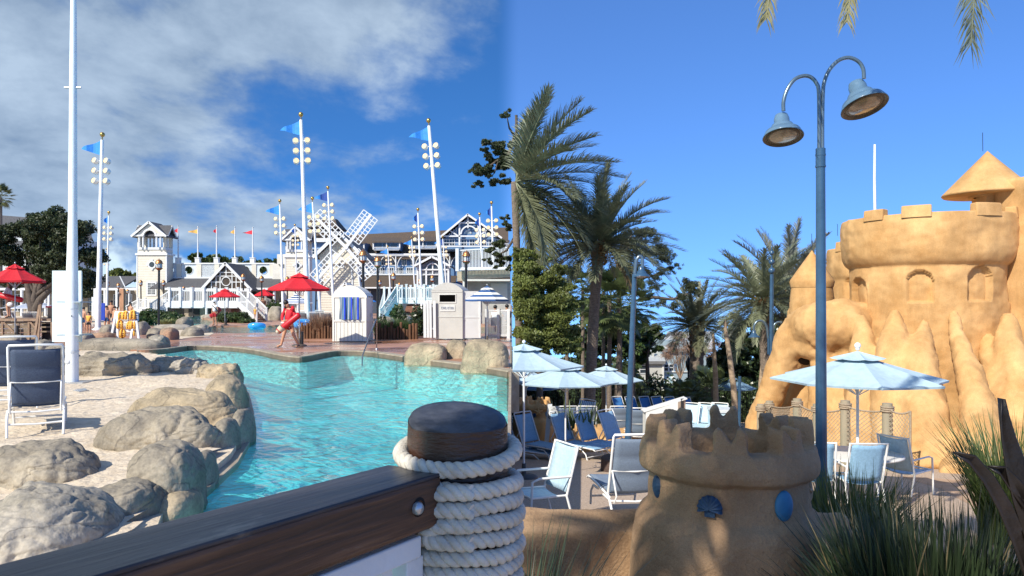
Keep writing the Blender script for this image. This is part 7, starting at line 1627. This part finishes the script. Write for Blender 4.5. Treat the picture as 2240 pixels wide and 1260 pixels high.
for i,(x,y,lab) in enumerate(((1362,870,'leftmost royal blue lounger by the hedge'),(1391,870,'royal blue lounger right of the slender lamp post'),(1422,870,'third royal blue lounger by the hedge, above the service box slope'),(1449,870,'fourth royal blue lounger by the hedge'),(1478,871,'fifth royal blue lounger, only its top seen over the service box'),(1501,876,'sixth royal blue lounger behind the white ones'),(1514,872,'rightmost royal blue lounger by the hedge'))): ch(lab,x,y,36,R(30),RSL,pr_,gg)
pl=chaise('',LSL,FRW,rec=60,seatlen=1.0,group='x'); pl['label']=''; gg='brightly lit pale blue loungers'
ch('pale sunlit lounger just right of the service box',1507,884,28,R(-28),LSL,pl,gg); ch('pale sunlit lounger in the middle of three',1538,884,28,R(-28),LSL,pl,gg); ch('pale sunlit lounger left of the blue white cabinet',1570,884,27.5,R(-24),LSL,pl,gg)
STT=stripes('striped_sling',(.10,.22,.38),(.5,.6,.66),14,0,.5,.8); ps=chaise('blue and white striped lounger behind the umbrella pole',STT,FRW,rec=55,seatlen=1.0); ps.location=(XW(1272,28),28,P(0,878,28).z-1.05); ps.rotation_euler=(0,R(6),R(-20))
# arm chairs and table
def armchair(label,loc,rz,slg,group='sling arm chairs'):
    t=thing('arm_chair',label,'chair',group=group)
    def pan(nm,p0,p1,w=.24):
        vs=[];fs=[]; p0=Vector(p0);p1=Vector(p1)
        for j in range(9):
            v=j/8; q=p0.lerp(p1,v); nn=(p1-p0).cross(Vector((1,0,0))).normalized()
            for i in range(7): u=i/3-1; q2=q+nn*(.035*(1-u*u)*(1 if nm=='back_sling' else 1)); vs.append((u*w,q2.y,q2.z))
        for j in range(8):
            for i in range(6): a=j*7+i; fs.append((a,a+1,a+8,a+7))
        k=MB(); k.add(vs,fs,True); o=k.build(nm,slg,t); md=o.modifiers.new('thick','SOLIDIFY'); md.thickness=.008; return o
    pan('seat_sling',(0,-.24,.43),(0,.22,.40)); pan('back_sling',(0,.24,.44),(0,.40,.98))
    for s in(-1,1):
        x=s*.27; MB().tube([(x,.36,.0),(x,.24,.40),(x,.41,1.0)],.016,8).build('back_leg',FRW,t); MB().tube([(x,-.28,0),(x,-.25,.62),(x,-.15,.65),(x,.30,.63)],.016,8).build('arm_rail',FRW,t); MB().tube([(x*.95,-.26,.42),(x*.95,.24,.40)],.015,8).build('seat_rail',FRW,t)
    MB().tube([(-.26,.41,.99),(.26,.41,.99)],.014,6).build('crossbar',FRW,t); MB().tube([(-.26,-.26,.42),(.26,-.26,.42)],.014,6).build('crossbar',FRW,t); t.location=loc; t.rotation_euler=(0,0,rz); return t
a=armchair('sunlit pale blue arm chair at the left edge of the terrace, by the garden wall',T(1163,9.2),R(-62),LSL); a.location.x=.34
armchair('pale blue arm chair left of the table, behind the blue lamp post',T(1778,11.2),R(165),BSL)
armchair('pale blue arm chair at the right end of the white table',T(1985,12.2),R(120),LSL)
armchair('pale blue arm chair at the table behind the planter',T(1872,10.9),R(180),BSL)
d=11.9; q=T(1868,d); t=thing('table','white round patio table below the pale blue umbrella','table',q)
m=MB(); m.lathe([(.001,.70),(.62,.70),(.66,.69),(.66,.665),(.001,.66)],40,q); m.v=[(q.x+(v[0]-q.x)*1.15,v[1],v[2]) for v in m.v]; m.build('tabletop',mat('white_table',(.72,.70,.64),.4,.04,3),t)
for a_ in(.4,2.0,3.5,5.1): MB().tube([q+Vector((.5*cos(a_),.45*sin(a_),0)),q+Vector((.45*cos(a_),.4*sin(a_),.66))],.018,8).build('leg',FRW,t)
# plinth, cabinets, sign
q=T(1361,16); t=thing('plinth','round dark brown raised plinth beside the near grey lounger','plinth',q); m=MB(); m.lathe([(.47,0),(.46,.27),(.44,.30),(.001,.31)],40,q); m.build('drum',mat('brown_stucco',(.085,.055,.045),.9,.2,12,.6,60),t)
d=20.6; q=T(1450,d); t=thing('service_box','white slant topped service box with louvred doors','cabinet',q); SBM=mat('service_white',(.70,.70,.66),.5,.05,2); zb=gz(d)
xa,xb=XW(1413,d),XW(1483,d); za,zb_=P(0,903,d).z,P(0,880,d).z; z0=P(0,965,d).z
m=MB(); m.xprism([(xa,z0),(xb,z0),(xb,zb_),(xa,za)],d,d+.5); m.build('body',SBM,t)
m=MB(); m.bar((xa-.06,d+.24,za+.02),(xb+.27,d+.24,zb_+.10),.03,.44,up=(0,1,0)); m.build('lid',SBM,t)
m=MB(); m.add([(xb+.002,d,z0),(xb+.24,d+.10,z0),(xb+.24,d+.10,zb_+.08),(xb+.002,d,zb_)],[(0,1,2,3)]); m.add([(xb+.24,d+.10,z0),(xb+.24,d+.5,z0),(xb+.24,d+.5,zb_+.08),(xb+.24,d+.10,zb_+.08)],[(0,1,2,3)]); e=m.build('end_panel',mat('tan_panel',(.50,.38,.27),.6),t)
MB().bar((xb+.09,d+.02,zb_-.05),(xb+.17,d+.055,zb_-.05),.02,.30,up=(0,0,1)).build('dark_window',GLASSD,e); MB().bar((xb+.06,d+.012,zb_-.42),(xb+.2,d+.07,zb_-.42),.012,.26,up=(0,0,1)).build('small_notice',mat('notice_tan',(.34,.25,.19),.7),e)
for (a,b) in((1417,1448),(1450,1481)):
    m=MB(); A_=P(a,935,d);B_=P(b,908 if a<1440 else 903,d); m.b2(A_.x,B_.x,d-.02,d-.002,z0+.05,B_.z-.03); dr=m.build('door',SBM,t); m=MB()
    for i in range(4): z=P(0,921+i*4,d).z; m.b2(A_.x+.1,B_.x-.1,d-.03,d-.021,z-.012,z+.012)
    m.build('louvre',mat('louvre_dark',(.06,.06,.06),.8),dr)
d=27; q=T(1583,d); t=thing('towel_bin','pale blue and white cabinet behind the planter, left of the fence','cabinet',q); MB().fb(1563,1604,903,962,d,.9).build('body',LSL,t); MB().fb(1561,1606,896,903,d,1.0,.04).build('lid',mat('pale_lid',(.6,.66,.70),.4),t); MB().fb(1599,1606,898,962,d-.04,.2).build('corner_post',mat('slate_post',(.10,.13,.19),.5),t); MB().fb(1606,1614,897,962,d+.1,.6).build('side_panel',mat('slate_post',(.10,.13,.19),.5),t)
d=20.0; q=T(1203,d); t=thing('sign_post','white post with a small notice and a round no-standing symbol','sign',q); MB().fprism([(1190,988),(1199,988),(1208,885),(1198,885)],d,.12).build('post',WHITE,t)
sg=MB().fb(1203,1222,889,906,d-.05,.03).build('notice',mat('notice_grey',(.60,.62,.60),.6),t); k=MB()
for i,(a,b,y) in enumerate(((1209,1215,892),(1206,1219,896),(1208,1217,900),(1207,1218,903.5))): k.fb(a,b,y,y+1.3,d-.05,.004,.004)
k.build('lettering',INK,sg); c_=P(1202.5,912,d-.01); MB().strip(arcpts(c_.x,c_.z,.045,0,2*PI,20),arcpts(c_.x,c_.z,.034,0,2*PI,20),d-.012,d-.003).bar((c_.x-.03,d-.008,c_.z+.03),(c_.x+.03,d-.008,c_.z-.03),.008,.01,up=(0,1,0)).build('symbol',INK,t)
# rope net fence ---------------------------------------------------
NETR=mat('net_rope',(.34,.27,.19),.9,.2,30,.4,100); PST=mat('grey_green_post',(.27,.25,.18),.9,.35,4,.6,20,col2=(.36,.30,.21),stretch=(1,1,.25))
t=thing('net_fence','rope net fence on weathered round posts at the castle foot','fence',T(1820,22)); ps_=[(1664,20.5,884,965),(1683,21.0,877,960),(1744,18.6,872,968),(1788,17.6,884,978),(1849,16.9,876,986),(1941,16.0,882,995)]
FP=[]
for (x,d,y0,y1) in ps_:
    b=P(x,y1,d); b.z=gz(d)+.0; tp=P(x,y0,d); m=MB(); m.tube([b,tp],[.115,.105],14); m.build('post',PST,t); FP.append((b,tp))
    m=MB(); 
    for k in range(3): m.tube([tp+Vector((.125*cos(a),.125*sin(a),-.08-.045*k)) for a in [2*PI*i/16 for i in range(17)]],.022,6,False)
    m.build('rope_lashing',NETR,t)
end=(P(1984,990,15.8),P(1985,884,15.8)); FP.append(end); order=[0,1,2,3,4,5,6]
for i in range(len(FP)-1):
    (b0,t0),(b1,t1)=FP[i],FP[i+1]; zt0,zt1=t0.z-.12,t1.z-.12; zb0,zb1=t0.z-1.18,t1.z-1.18; w_=(Vector((b1.x,b1.y,0))-Vector((b0.x,b0.y,0))).length; h=1.05
    A_=Vector((b0.x,b0.y-.14,zb0)); U=Vector((b1.x-b0.x,b1.y-b0.y,zb1-zb0)); 
    def pt(u,v): return A_+U*u+Vector((0,0,v*h*(1-.10*4*u*(1-u)*1)+ (v*.0)+.04*sin(PI*u)))
    m=MB(); m.tube([pt(k/12,1) for k in range(13)],.020,6,False).tube([pt(k/12,0) for k in range(13)],.020,6,False); 
    if i==5: m.tube([pt(.99,k/6) for k in range(7)],.024,6,False)
    m.build('border_rope',NETR,t)
    n=max(6,int(w_/.105)); nv=10; m=MB()
    for s in(1,-1):
        for k in range(-nv,n+nv):
            pts=[]
            for j in range(nv+1):
                uu=(k+s*j)/n; 
                if 0<=uu<=1: pts.append(pt(uu,j/nv))
            if len(pts)>1: m.tube(pts,.0075,3,False,False)
    m.build('net',NETR,t)
sheet('kerb',[(1806,1000),(1940,1012),(1990,1016),(1990,1006),(1940,1002),(1806,990)],mat('pink_kerb',(.42,.17,.10),.8,.1,4),.02)
# ---------------------------------------------------------------- plants near
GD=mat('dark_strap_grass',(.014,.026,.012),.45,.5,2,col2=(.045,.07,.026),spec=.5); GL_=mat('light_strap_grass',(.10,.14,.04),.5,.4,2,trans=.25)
def strap(label,cx,cy,z,n,R0,h,wd,m_,seed,spread=.9,droop=.5,minx=.02,cat='grass',name='strap_grass',seg=4):
    rng=np.random.default_rng(seed); Q=blades(rng,n,R0,h,wd,spread,droop,cx,cy,z,seg); K=Q.reshape(-1,4,3); K=K[K[:,:,0].min(1)>minx]; o=quads(name,K.reshape(-1,3),m_,None,(cx,cy,z)); return tag(o,label,cat)
strap('big dark strap leaved grass clump filling the lower right foreground',XW(2060,3.5),3.5,-.42,2600,.36,1.04,.0105,GD,1,.44,.8)
strap('dark grass clump right of the big one, lower',XW(2190,3.3),3.3,-.5,600,.3,.85,.007,GD,2,1.0,.5)
strap('paler sunlit grass clump at the lamp post foot behind the dark grass',XW(1850,6.4),6.4,-.80,900,.3,.95,.010,GL_,3,.6,.4)
strap('dark grass tuft in the lower left of the terrace by the garden wall',XW(1128,3.4)+.0,3.4,-.55,420,.16,1.05,.008,GD,4,1.0,.35,minx=.01)
strap('dark grass tuft spilling over the planting bed beside the planter',XW(1915,3.7),3.7,-.42,350,.16,.85,.007,GD,5,.7,.6)
strap('yellow green grass beside the fallen dark leaves at the right edge',XW(2215,8),8,gz(8),700,.3,1.4,.010,GL_,6,.6,.4)
strap('small green fern clump at the fence foot left of the castle',XW(1660,17.5),17.5,gz(17.5)-.1,500,.25,.95,.014,GL_,7,.9,.6)
strap('variegated leaves above the orange seat wall',XW(1258,20.5),20.5,P(0,925,20.5).z-.1,60,.7,.75,.03,GL_,8,.8,.4)
# agave like leaves at the right edge, silhouette shade put into their colour
DL=mat('silhouette_leaf',(.006,.005,.004),.5,.4,4,.3,20,col2=(.016,.010,.008)); t=thing('agave','silhouette-dark reddish pointed agave leaves rising at the right edge','plant',P(2250,1240,2.6))
def bladeleaf(pts,wmax,d=2.6):
    k=[P(x,y,dd) for x,y,dd in pts]; n=len(k); m=MB(); vs=[]
    for i,p in enumerate(k):
        tt=(k[min(i+1,n-1)]-k[max(i-1,0)]).normalized(); s=tt.cross(Vector((0,-1,0))).normalized(); w_=wmax[i]/F*2.6
        vs+=[p-s*w_,p+Vector((0,.03,0)),p+s*w_]
    fs=[]
    for i in range(n-1): fs+=[(3*i,3*i+1,3*i+4,3*i+3),(3*i+1,3*i+2,3*i+5,3*i+4)]
    m.add(vs,fs,True); o=m.build('leaf',DL,t); md=o.modifiers.new('thick','SOLIDIFY'); md.thickness=.006
bladeleaf([(2196,874,2.6),(2199,910,2.6),(2208,960,2.6),(2224,1020,2.6),(2246,1090,2.6),(2275,1180,2.6)],[1,7,14,22,28,30])
bladeleaf([(2095,993,2.6),(2128,1006,2.6),(2165,1050,2.6),(2200,1110,2.6),(2235,1190,2.6),(2260,1260,2.6)],[2,9,12,14,15,16])
bladeleaf([(2171,1024,2.6),(2195,1030,2.6),(2220,1060,2.6),(2260,1110,2.6)],[2,9,13,16])
# ---------------------------------------------------------------- trees behind the terrace
def pxcl(L_,d,cx,z0,rng,fy=1.0,fz=.8):
    out=[]
    for (x,y,r) in L_: p=P(x,y,d); out.append((p.x-cx,rng.normal()*r/F*d*.4,p.z-z0,r/F*d,r/F*d*fy,r/F*d*fz))
    return out
def rtree(name,label,px,d,L_,n,size,lm,tr=.25,seed=1,bm=None,clip=False,topy=None,shell=.9,cat='tree',limb=True,fz=.8,aspect=.5):
    rng=np.random.default_rng(seed); cx=max(XW(px,d),.25); z0=gz(d); cl=pxcl(L_,d,cx,z0,rng,fz=fz); cl=[(c[0]+rng.normal()*c[3]*.55,c[1]+rng.normal()*c[4]*.5,c[2]+rng.normal()*c[5]*.6,c[3]*f_,c[4]*f_,c[5]*f_*.8) for c in cl for f_ in (.66,.62,.58,.52,.48,.42,.38)]; ty=topy or (sum(l[1] for l in L_)/len(L_)+20); zt=P(0,ty,d).z-z0
    cf=(lambda q:q[:,0]>.06) if clip else None
    return tree(name,label,cat,(cx,d,z0),[(0,0,0),(.1,0,zt*.5),(0,0,zt)],tr,cl,n,size,lm,bm,seed=seed,shell=shell,clip=cf,limb=limb,aspect=aspect)
rtree('broadleaf_tree','yellow green leafy tree at the left edge of the terrace, beneath the big palm fronds',1175,26,[(1135,590,34),(1150,560,22),(1170,600,34),(1205,620,30),(1225,585,16),(1140,640,44),(1180,660,44),(1220,670,40),(1150,710,44),(1200,730,44),(1240,720,34),(1245,660,22),(1250,630,18),(1130,560,16),(1160,750,30),(1220,760,26),(1250,750,24),(1200,690,40),(1150,650,36),(1235,700,30),(1180,730,36),(1160,590,24),(1210,640,26)],90000,.05,LEAFY,.16,1,clip=True,limb=True,topy=720)
rtree('broadleaf_tree','dark green tree filling the gap behind the leftmost umbrellas',1150,54,[(1130,780,40),(1170,800,40),(1220,810,40),(1260,800,34),(1180,840,36),(1240,850,34),(1130,840,34)],12000,.2,LEAFD,.3,2,clip=True,limb=False)
rtree('pine_tree','tall long needled pine with airy clumps behind the date palm',1352,44,[(1375,520,22),(1400,505,18),(1422,520,20),(1440,545,20),(1452,570,16),(1425,560,20),(1398,545,20),(1462,595,12),(1440,600,14),(1470,585,9),(1484,580,8),(1380,560,18),(1422,625,14),(1440,630,10),(1412,650,14),(1430,665,9),(1395,590,18),(1365,590,18),(1410,600,12)],18000,.11,mat('pine_needles',(.05,.065,.03),.6,.4,2,trans=.15),.22,3,topy=560,aspect=.12)
t=[o for o in bpy.data.objects if o.get('label','').startswith('tall long needled')][0]; d=44
MB().tube([P(1398,655,d),P(1430,650,d),P(1470,655,d),P(1500,645,d),P(1520,630,d)],[.12,.1,.08,.05,.02],6,False).tube([P(1375,600,d),P(1400,610,d),P(1440,600,d),P(1480,582,d)],[.12,.09,.06,.02],6,False).build('bough',BARK,t)
quads('bough_needles',leaves(np.random.default_rng(5),[(P(x,y,d).x,d,P(x,y,d).z,r/F*d,r/F*d,r/F*d*.8) for (x,y,r) in ((1510,628,14),(1525,640,10),(1490,650,11),(1475,668,10),(1500,615,9),(1518,622,10),(1450,660,8))],4500,.10,aspect=.12),MC['pine_needles'],t)
rtree('broadleaf_tree','round green tree left of the blue house gap',1415,62,[(1400,760,26),(1425,745,24),(1436,764,10),(1395,785,18),(1385,740,24),(1430,720,14)],7000,.2,LEAFG,.3,6)
rtree('magnolia_tree','dark dense magnolia right of the bare trunks',1640,50,[(1600,760,30),(1630,740,30),(1660,740,30),(1620,710,18),(1655,700,18),(1685,740,26),(1600,810,34),(1640,810,40),(1680,800,34),(1578,790,20),(1665,770,30),(1610,690,10),(1690,700,12),(1640,860,36),(1590,860,30)],17000,.17,LEAFD,.3,7)
rtree('broadleaf_tree','lit yellow green tree behind the far lamp post',1712,58,[(1690,730,20),(1710,750,24),(1700,790,24),(1725,790,26),(1700,830,26)],6000,.2,LEAFY,.2,8)
rtree('crepe_myrtle','bare reddish twiggy crepe myrtle in front of the blue house',1488,56,[(1462,758,22),(1490,745,24),(1515,758,22),(1475,785,18),(1505,790,18),(1540,770,14),(1570,760,16),(1560,790,12)],5200,.18,mat('bare_twigs',(.25,.15,.10),.8,.3,3),.1,9,bm=mat('pale_bark',(.30,.22,.16),.8,.2,5),aspect=.05,topy=830)
for (x0,x1,y0,y1,d,sd,mt,lab) in ((1300,1400,640,830,60,11,LEAFG,'mixed green trees behind the fan palms'),(1240,1330,700,850,58,12,LEAFD,'dark trees behind the date palm trunk'),(1310,1400,800,880,52,13,LEAFD,'dark shrubs left of the house'),(1420,1560,862,905,50,14,LEAFD,'dark shrubs below the blue house'),(1540,1700,820,900,56,15,LEAFD,'dark shrubs behind the far umbrella'),(1690,1800,780,900,60,16,LEAFD,'dark shrubs behind the castle leg'),(1760,1900,740,900,64,17,LEAFG,'green trees behind the castle gallery')):
    rng=np.random.default_rng(sd); L_=[(rng.uniform(x0,x1),rng.uniform(y0+12,y1),rng.uniform(.7,1.3)*22) for _ in range(16)]; rtree('shrub_tree',lab+' of the terrace',(x0+x1)/2,d,L_,9000,.19,mt,.15,sd,limb=False)
for i,(x0,x1,d,lab) in enumerate(((1124,1260,44,'clipped dark hedge behind the left umbrellas'),(1255,1420,45,'clipped dark hedge behind the black fence, middle'),(1415,1560,46,'dark hedge below the blue house'),(1550,1720,47,'dark hedge left of the castle leg'))):
    rng=np.random.default_rng(40+i); cl=[]; 
    for k in range(9): x=x0+(x1-x0)*(k+.5)/9; p=P(x,0,d); cl.append((p.x,d+1,gz(d)+.8,(x1-x0)/9/F*d,1.0,1.7+.3*rng.random()))
    V=leaves(rng,cl,9000,.13,shell=.8); K=V.reshape(-1,4,3); K=K[K[:,0,0]>.05]; o=quads('hedge',K.reshape(-1,3),LEAFD,None,(P((x0+x1)/2,0,d).x,d,gz(d))); tag(o,lab,'hedge')
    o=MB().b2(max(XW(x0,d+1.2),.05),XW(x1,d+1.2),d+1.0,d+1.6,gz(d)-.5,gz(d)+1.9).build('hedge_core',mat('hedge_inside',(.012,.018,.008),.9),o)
d=43; t=thing('metal_fence','black metal picket fence in front of the dark hedge','fence',T(1400,d)); z0=gz(d)
MB().b2(.1,XW(1650,d),d,d+.03,P(0,852,d).z,P(0,852,d).z+.04).b2(.1,XW(1650,d),d,d+.03,z0+.15,z0+.19).build('rail',BLACKM,t)
m=MB(); x=.1
while x<XW(1650,d): m.b2(x,x+.02,d+.005,d+.025,z0,P(0,849,d).z); x+=.12
m.build('pickets',BLACKM,t,stuff=True)
# blue and white house -------------------------------------------
d=72; t=thing('house','white and pale blue house with louvred shutters and a striped awning between the trees','house',P(1465,860,d)); HB=mat('pale_blue_wall',(.26,.34,.38),.7,.06,2); HWH=mat('house_white',(.45,.45,.41),.7,.06,2); HR=mat('pale_metal_roof',(.42,.43,.42),.5,.1,3)
MB().fb(1395,1450,788,870,d,6).build('left_wing_wall',HWH,t); MB().fb(1450,1545,745,870,d+1,6).build('main_wall',HB,t)
m=MB(); a=P(1388,790,d-.6);b=P(1456,790,d-.6);e=P(1450,768,d+3);f=P(1395,760,d+3); m.add([a,b,e,f]+[v+Vector((0,.2,-.3)) for v in(a,b,e,f)],[(0,1,2,3),(7,6,5,4),(0,4,5,1)]); m.build('wing_roof',HR,t)
m=MB(); a=P(1444,763,d+.4);b=P(1560,763,d+.4);e=P(1560,725,d+5);f=P(1460,725,d+5); m.add([a,b,e,f]+[v+Vector((0,.2,-.3)) for v in(a,b,e,f)],[(0,1,2,3),(7,6,5,4),(0,4,5,1),(0,3,7,4)]); m.build('main_roof',HR,t)
MB().fb(1428,1431,762,782,d+1,.4).build('vent_pipe',HWH,t)
MB().fb(1390,1450,832,834,d,.3,.15).fb(1450,1545,812,814,d+1,.3,.15).fb(1448,1452,788,868,d,.4,.1).build('trim',mat('house_trim',(.6,.6,.56),.6),t)
for (a,b,y0,y1) in((1456,1464,766,780),(1453,1461,797,811),(1464,1473,797,811),(1400,1412,800,816)): window(t,a,b,y0,y1,d+1 if a>1445 else d,nx=1,ny=2,fw=.06)
MB().fb(1450,1455,764,782,d+1,.05,.1).build('shutter',mat('turquoise_shutter',(.08,.36,.42),.6),t); MB().fb(1447.5,1452,795,813,d+1,.05,.12).fb(1474,1479,795,813,d+1,.05,.12).build('shutter',mat('blue_shutter',(.07,.19,.36),.6),t)
AW=stripes('awning_stripe',(.35,.5,.52),(.65,.66,.62),1.6,0,.5,.8); a=P(1446,822,d+1);b=P(1474,822,d+1); m=MB(); e=Vector((0,-1.1,-.55)); m.add([a,b,b+e,a+e,a+e+Vector((0,0,-.12)),b+e+Vector((0,0,-.12))],[(0,1,2,3),(3,2,5,4)]); m.build('awning',AW,t)
for (a,b) in((1451,1460),(1462,1471)): window(t,a,b,836,846,d+1,nx=1,ny=1,fw=.06)
m=MB(); 
for x in range(1425,1450,2): m.fb(x,x+.9,846,854,d-1,.04)
m.fb(1424,1450,845,846,d-1,.06); m.build('veranda_rail',HWH,t)
# palms -----------------------------------------------------------
print('palms')
datepalm('tall date palm with a thick curved trunk behind the umbrellas',T(1288,30),P(0,545,31).z-gz(31),.215,74,3.1,seed=2,lean=(.42,0),ll=.46,nl=76,lw=.015,el=(-.45,1.4),dead=2,dr0=.55)
datepalm('giant date palm at the seam whose fronds spread right over the sky',Vector((.33,27.5,gz(27.5))),P(0,398,27.5).z-gz(27.5),.14,90,3.85,seed=5,ll=.66,nl=84,lw=.021,el=(-1.15,1.45),keep=lambda a:(a<R(66) or a>R(294)),boots=False,name='date_palm',lean=(-.24,0),dr0=.40)
datepalm('silvery date palm left of the castle cone turret',T(1722,40),P(0,640,40).z-gz(40),.36,52,4.0,seed=8,ll=.50,nl=60,lw=.020,el=(-.35,1.45),dr0=.5,lmat=mat('silver_palm_leaf',(.22,.23,.18),.4,.3,3,trans=.1,spec=.7))
datepalm('date palm with wide drooping fronds above the far double lamp post',T(1678,36),P(0,658,36).z-gz(36),.26,56,3.5,seed=9,ll=.46,nl=60,lw=.019,el=(-.55,1.35),lean=(-.2,0),dr0=.6)
datepalm('short full date palm in front of the dark magnolia',T(1524,48),P(0,712,48).z-gz(48),.45,58,3.2,seed=10,ll=.42,nl=52,lw=.021,el=(-.4,1.45),dr0=.5,lmat=mat('bright_palm_leaf',(.16,.17,.10),.45,.3,3,trans=.15))
for (x,y,d,r,nf,sd,tr,lab) in ((1240,635,40,1.0,20,1,.10,'fan palm left of the date palm trunk, top in front of the sky'),(1275,630,42,.9,18,2,.10,'slim fan palm just left of the date palm crown'),(1333,655,38,1.35,30,3,.12,'cabbage palm with a grey trunk right of the date palm'),(1355,672,37,1.3,28,4,.12,'second cabbage palm behind the slender lamp post'),(1385,668,42,1.2,24,5,.12,'dark cabbage palm in the shade of the pine'),(1320,640,44,1.1,22,6,.1,'sunlit fan palm between the date palm and the lamp'),
   (1385,872,44,.8,22,7,.12,'low fan palm left of the house'),(1500,868,40,.8,24,8,.12,'low dark fan palm under the crepe myrtle'),(1545,846,42,.9,22,9,.12,'low fan palm left of the bare trunks'),(1560,850,40,1.0,20,10,.12,'low fan palm between the bare trunks'),(1470,880,41,.6,18,11,.1,'lowest fan palm in front of the house')):
    p=T(x,d); fanpalm(lab,p,max(.2,P(0,y,d).z-gz(d)),tr,nf,r,sd,el=(-1.1,1.3))
TRK=mat('bare_trunk',(.33,.25,.17),.85,.25,4,.5,14,stretch=(1,1,3))
for (pts,d,lab) in (([(1608,892),(1605,850),(1596,780),(1590,740),(1587,722),(1586,700)],34,'leaning bare palm trunk with a broken pointed top'),([(1566,890),(1565,820),(1563,790),(1562,760),(1560,730)],38,'bare palm trunk with frayed boots near its top'),([(1665,840),(1668,800),(1672,760)],36,'thin broken trunk at the castle edge')):
    b=P(*pts[0],d); t=thing('bare_trunk',lab,'tree trunk',(b.x,d,gz(d))); m=MB(); pp_=[Vector((b.x,d,gz(d)))]+[P(x,y,d) for x,y in pts]; n=len(pp_); m.tube(pp_,[.15-.10*(i/(n-1))**2 for i in range(n)],10,smooth=True); m.build('trunk',TRK,t)
    rn=random.Random(4); k=MB(); tp=pp_[-2]
    for q in range(10): a=rn.uniform(0,6.28); k.tube([tp,tp+Vector((.12*cos(a),.12*sin(a),rn.uniform(-.3,.5)))],[.035,.004],4,False)
    k.build('boot_fibres',BOOT,t)
# overhead palm: crown above the picture at the right; a second one behind the camera casts the dappled shade
def longfrond(par,p0,p1,p2,nl=70,ll=.34,lw=.008,m_=None,seed=0):
    rng=np.random.default_rng(seed); K=24; pts=[]
    for k in range(K+1):
        u=k/K; pts.append(np.array(p0)*(1-u)**2+2*u*(1-u)*np.array(p1)+u*u*np.array(p2))
    Q=[]
    for i in range(nl):
        u=.08+.92*i/(nl-1); f=u*K; a=min(int(f),K-1); q=pts[a]+(pts[a+1]-pts[a])*(f-a); t_=pts[a+1]-pts[a]; t_/=np.linalg.norm(t_); sv=np.cross(t_,np.array([.1,-.6,.8])); sv/=np.linalg.norm(sv); nn=np.cross(sv,t_)
        l=ll*(.4+.9*math.sin(PI*min(1,u*.88+.08))**.7)*(.85+.3*rng.random())
        for s in(-1,1):
            dv=sv*s*.55+t_*.85+nn*.15*rng.normal()+rng.normal(size=3)*.05; dv/=np.linalg.norm(dv); w_=np.cross(dv,nn); w_/=np.linalg.norm(w_); w_=w_*lw; m1_=q+dv*l*.6; tip=q+dv*l+np.array([0,0,-.04])
            Q+=[q-w_,q+w_,m1_+w_*.8,m1_-w_*.8,m1_-w_*.8,m1_+w_*.8,tip+w_*.1,tip-w_*.1]
    m=MB(); m.tube([Vector(x) for x in pts[::3]],[.02*(1-.8*j/8) for j in range(9)],6,False); m.add(Q,[(4*j,4*j+1,4*j+2,4*j+3) for j in range(len(Q)//4)]); m.build('frond',m_ or PALML,par)
t=thing('date_palm','date palm outside the right edge, its frond tips hanging into the top of the picture','palm tree',(5.6,5.5,gz(5.5))); L0=Vector((5.6,5.5,8.2)); MB().tube([(5.6,5.5,gz(5.5)),(5.6,5.5,8.2)],[.3,.24],12).build('trunk',PTRUNK,t)
TIPM=mat('sunlit_tan_palm_leaf',(.24,.22,.10),.5,.35,5,trans=.2)
for i,(x,y,x1,y1,d,sd) in enumerate(((1676,40,1790,-260,6,1),(1853,46,1960,-240,6,2),(2124,96,2180,-260,5.6,3))): 
    tip=P(x,y,d); mid_=P(x1,y1-120,d); longfrond(t,L0,(mid_.x,mid_.y,8.0),tip,420,.20 if i<2 else .30,.0055,TIPM if i<2 else PALML,sd)
datepalm('date palm behind the viewer that dapples the planter with shade',Vector((-2.8,-1.65,0)),7.1,.22,36,2.3,seed=31,ll=.42,nl=44,lw=.02,el=(-.25,1.4),dr0=.6)
for (x0,x1,y0,y1,sd,lab) in ((1124,1400,790,890,61,'dense dark wood behind the palm trunks at the left of the terrace'),(1530,1760,770,890,62,'dense dark wood behind the magnolia')):
    d=78; rng=np.random.default_rng(sd); L_=[(rng.uniform(x0+12,x1),rng.uniform(y0,y1),20) for _ in range(34)]; cl=pxcl(L_,d,0,0,rng); V=leaves(rng,cl,12000,.34,shell=.9)
    V[:,1]+=d; K=V.reshape(-1,4,3); K=K[K[:,0,0]>.1]; o=quads('woodland',K.reshape(-1,3),LEAFD,None,(P((x0+x1)/2,0,d).x,d,gz(d))); tag(o,lab,'woodland',kind='stuff')
strap('few dry straw coloured blades standing through the big dark grass clump',XW(2030,3.5),3.5,-.42,160,.36,1.2,.006,mat('dry_strap_grass',(.22,.17,.08),.6,.3,5,trans=.2),17,.7,.8)
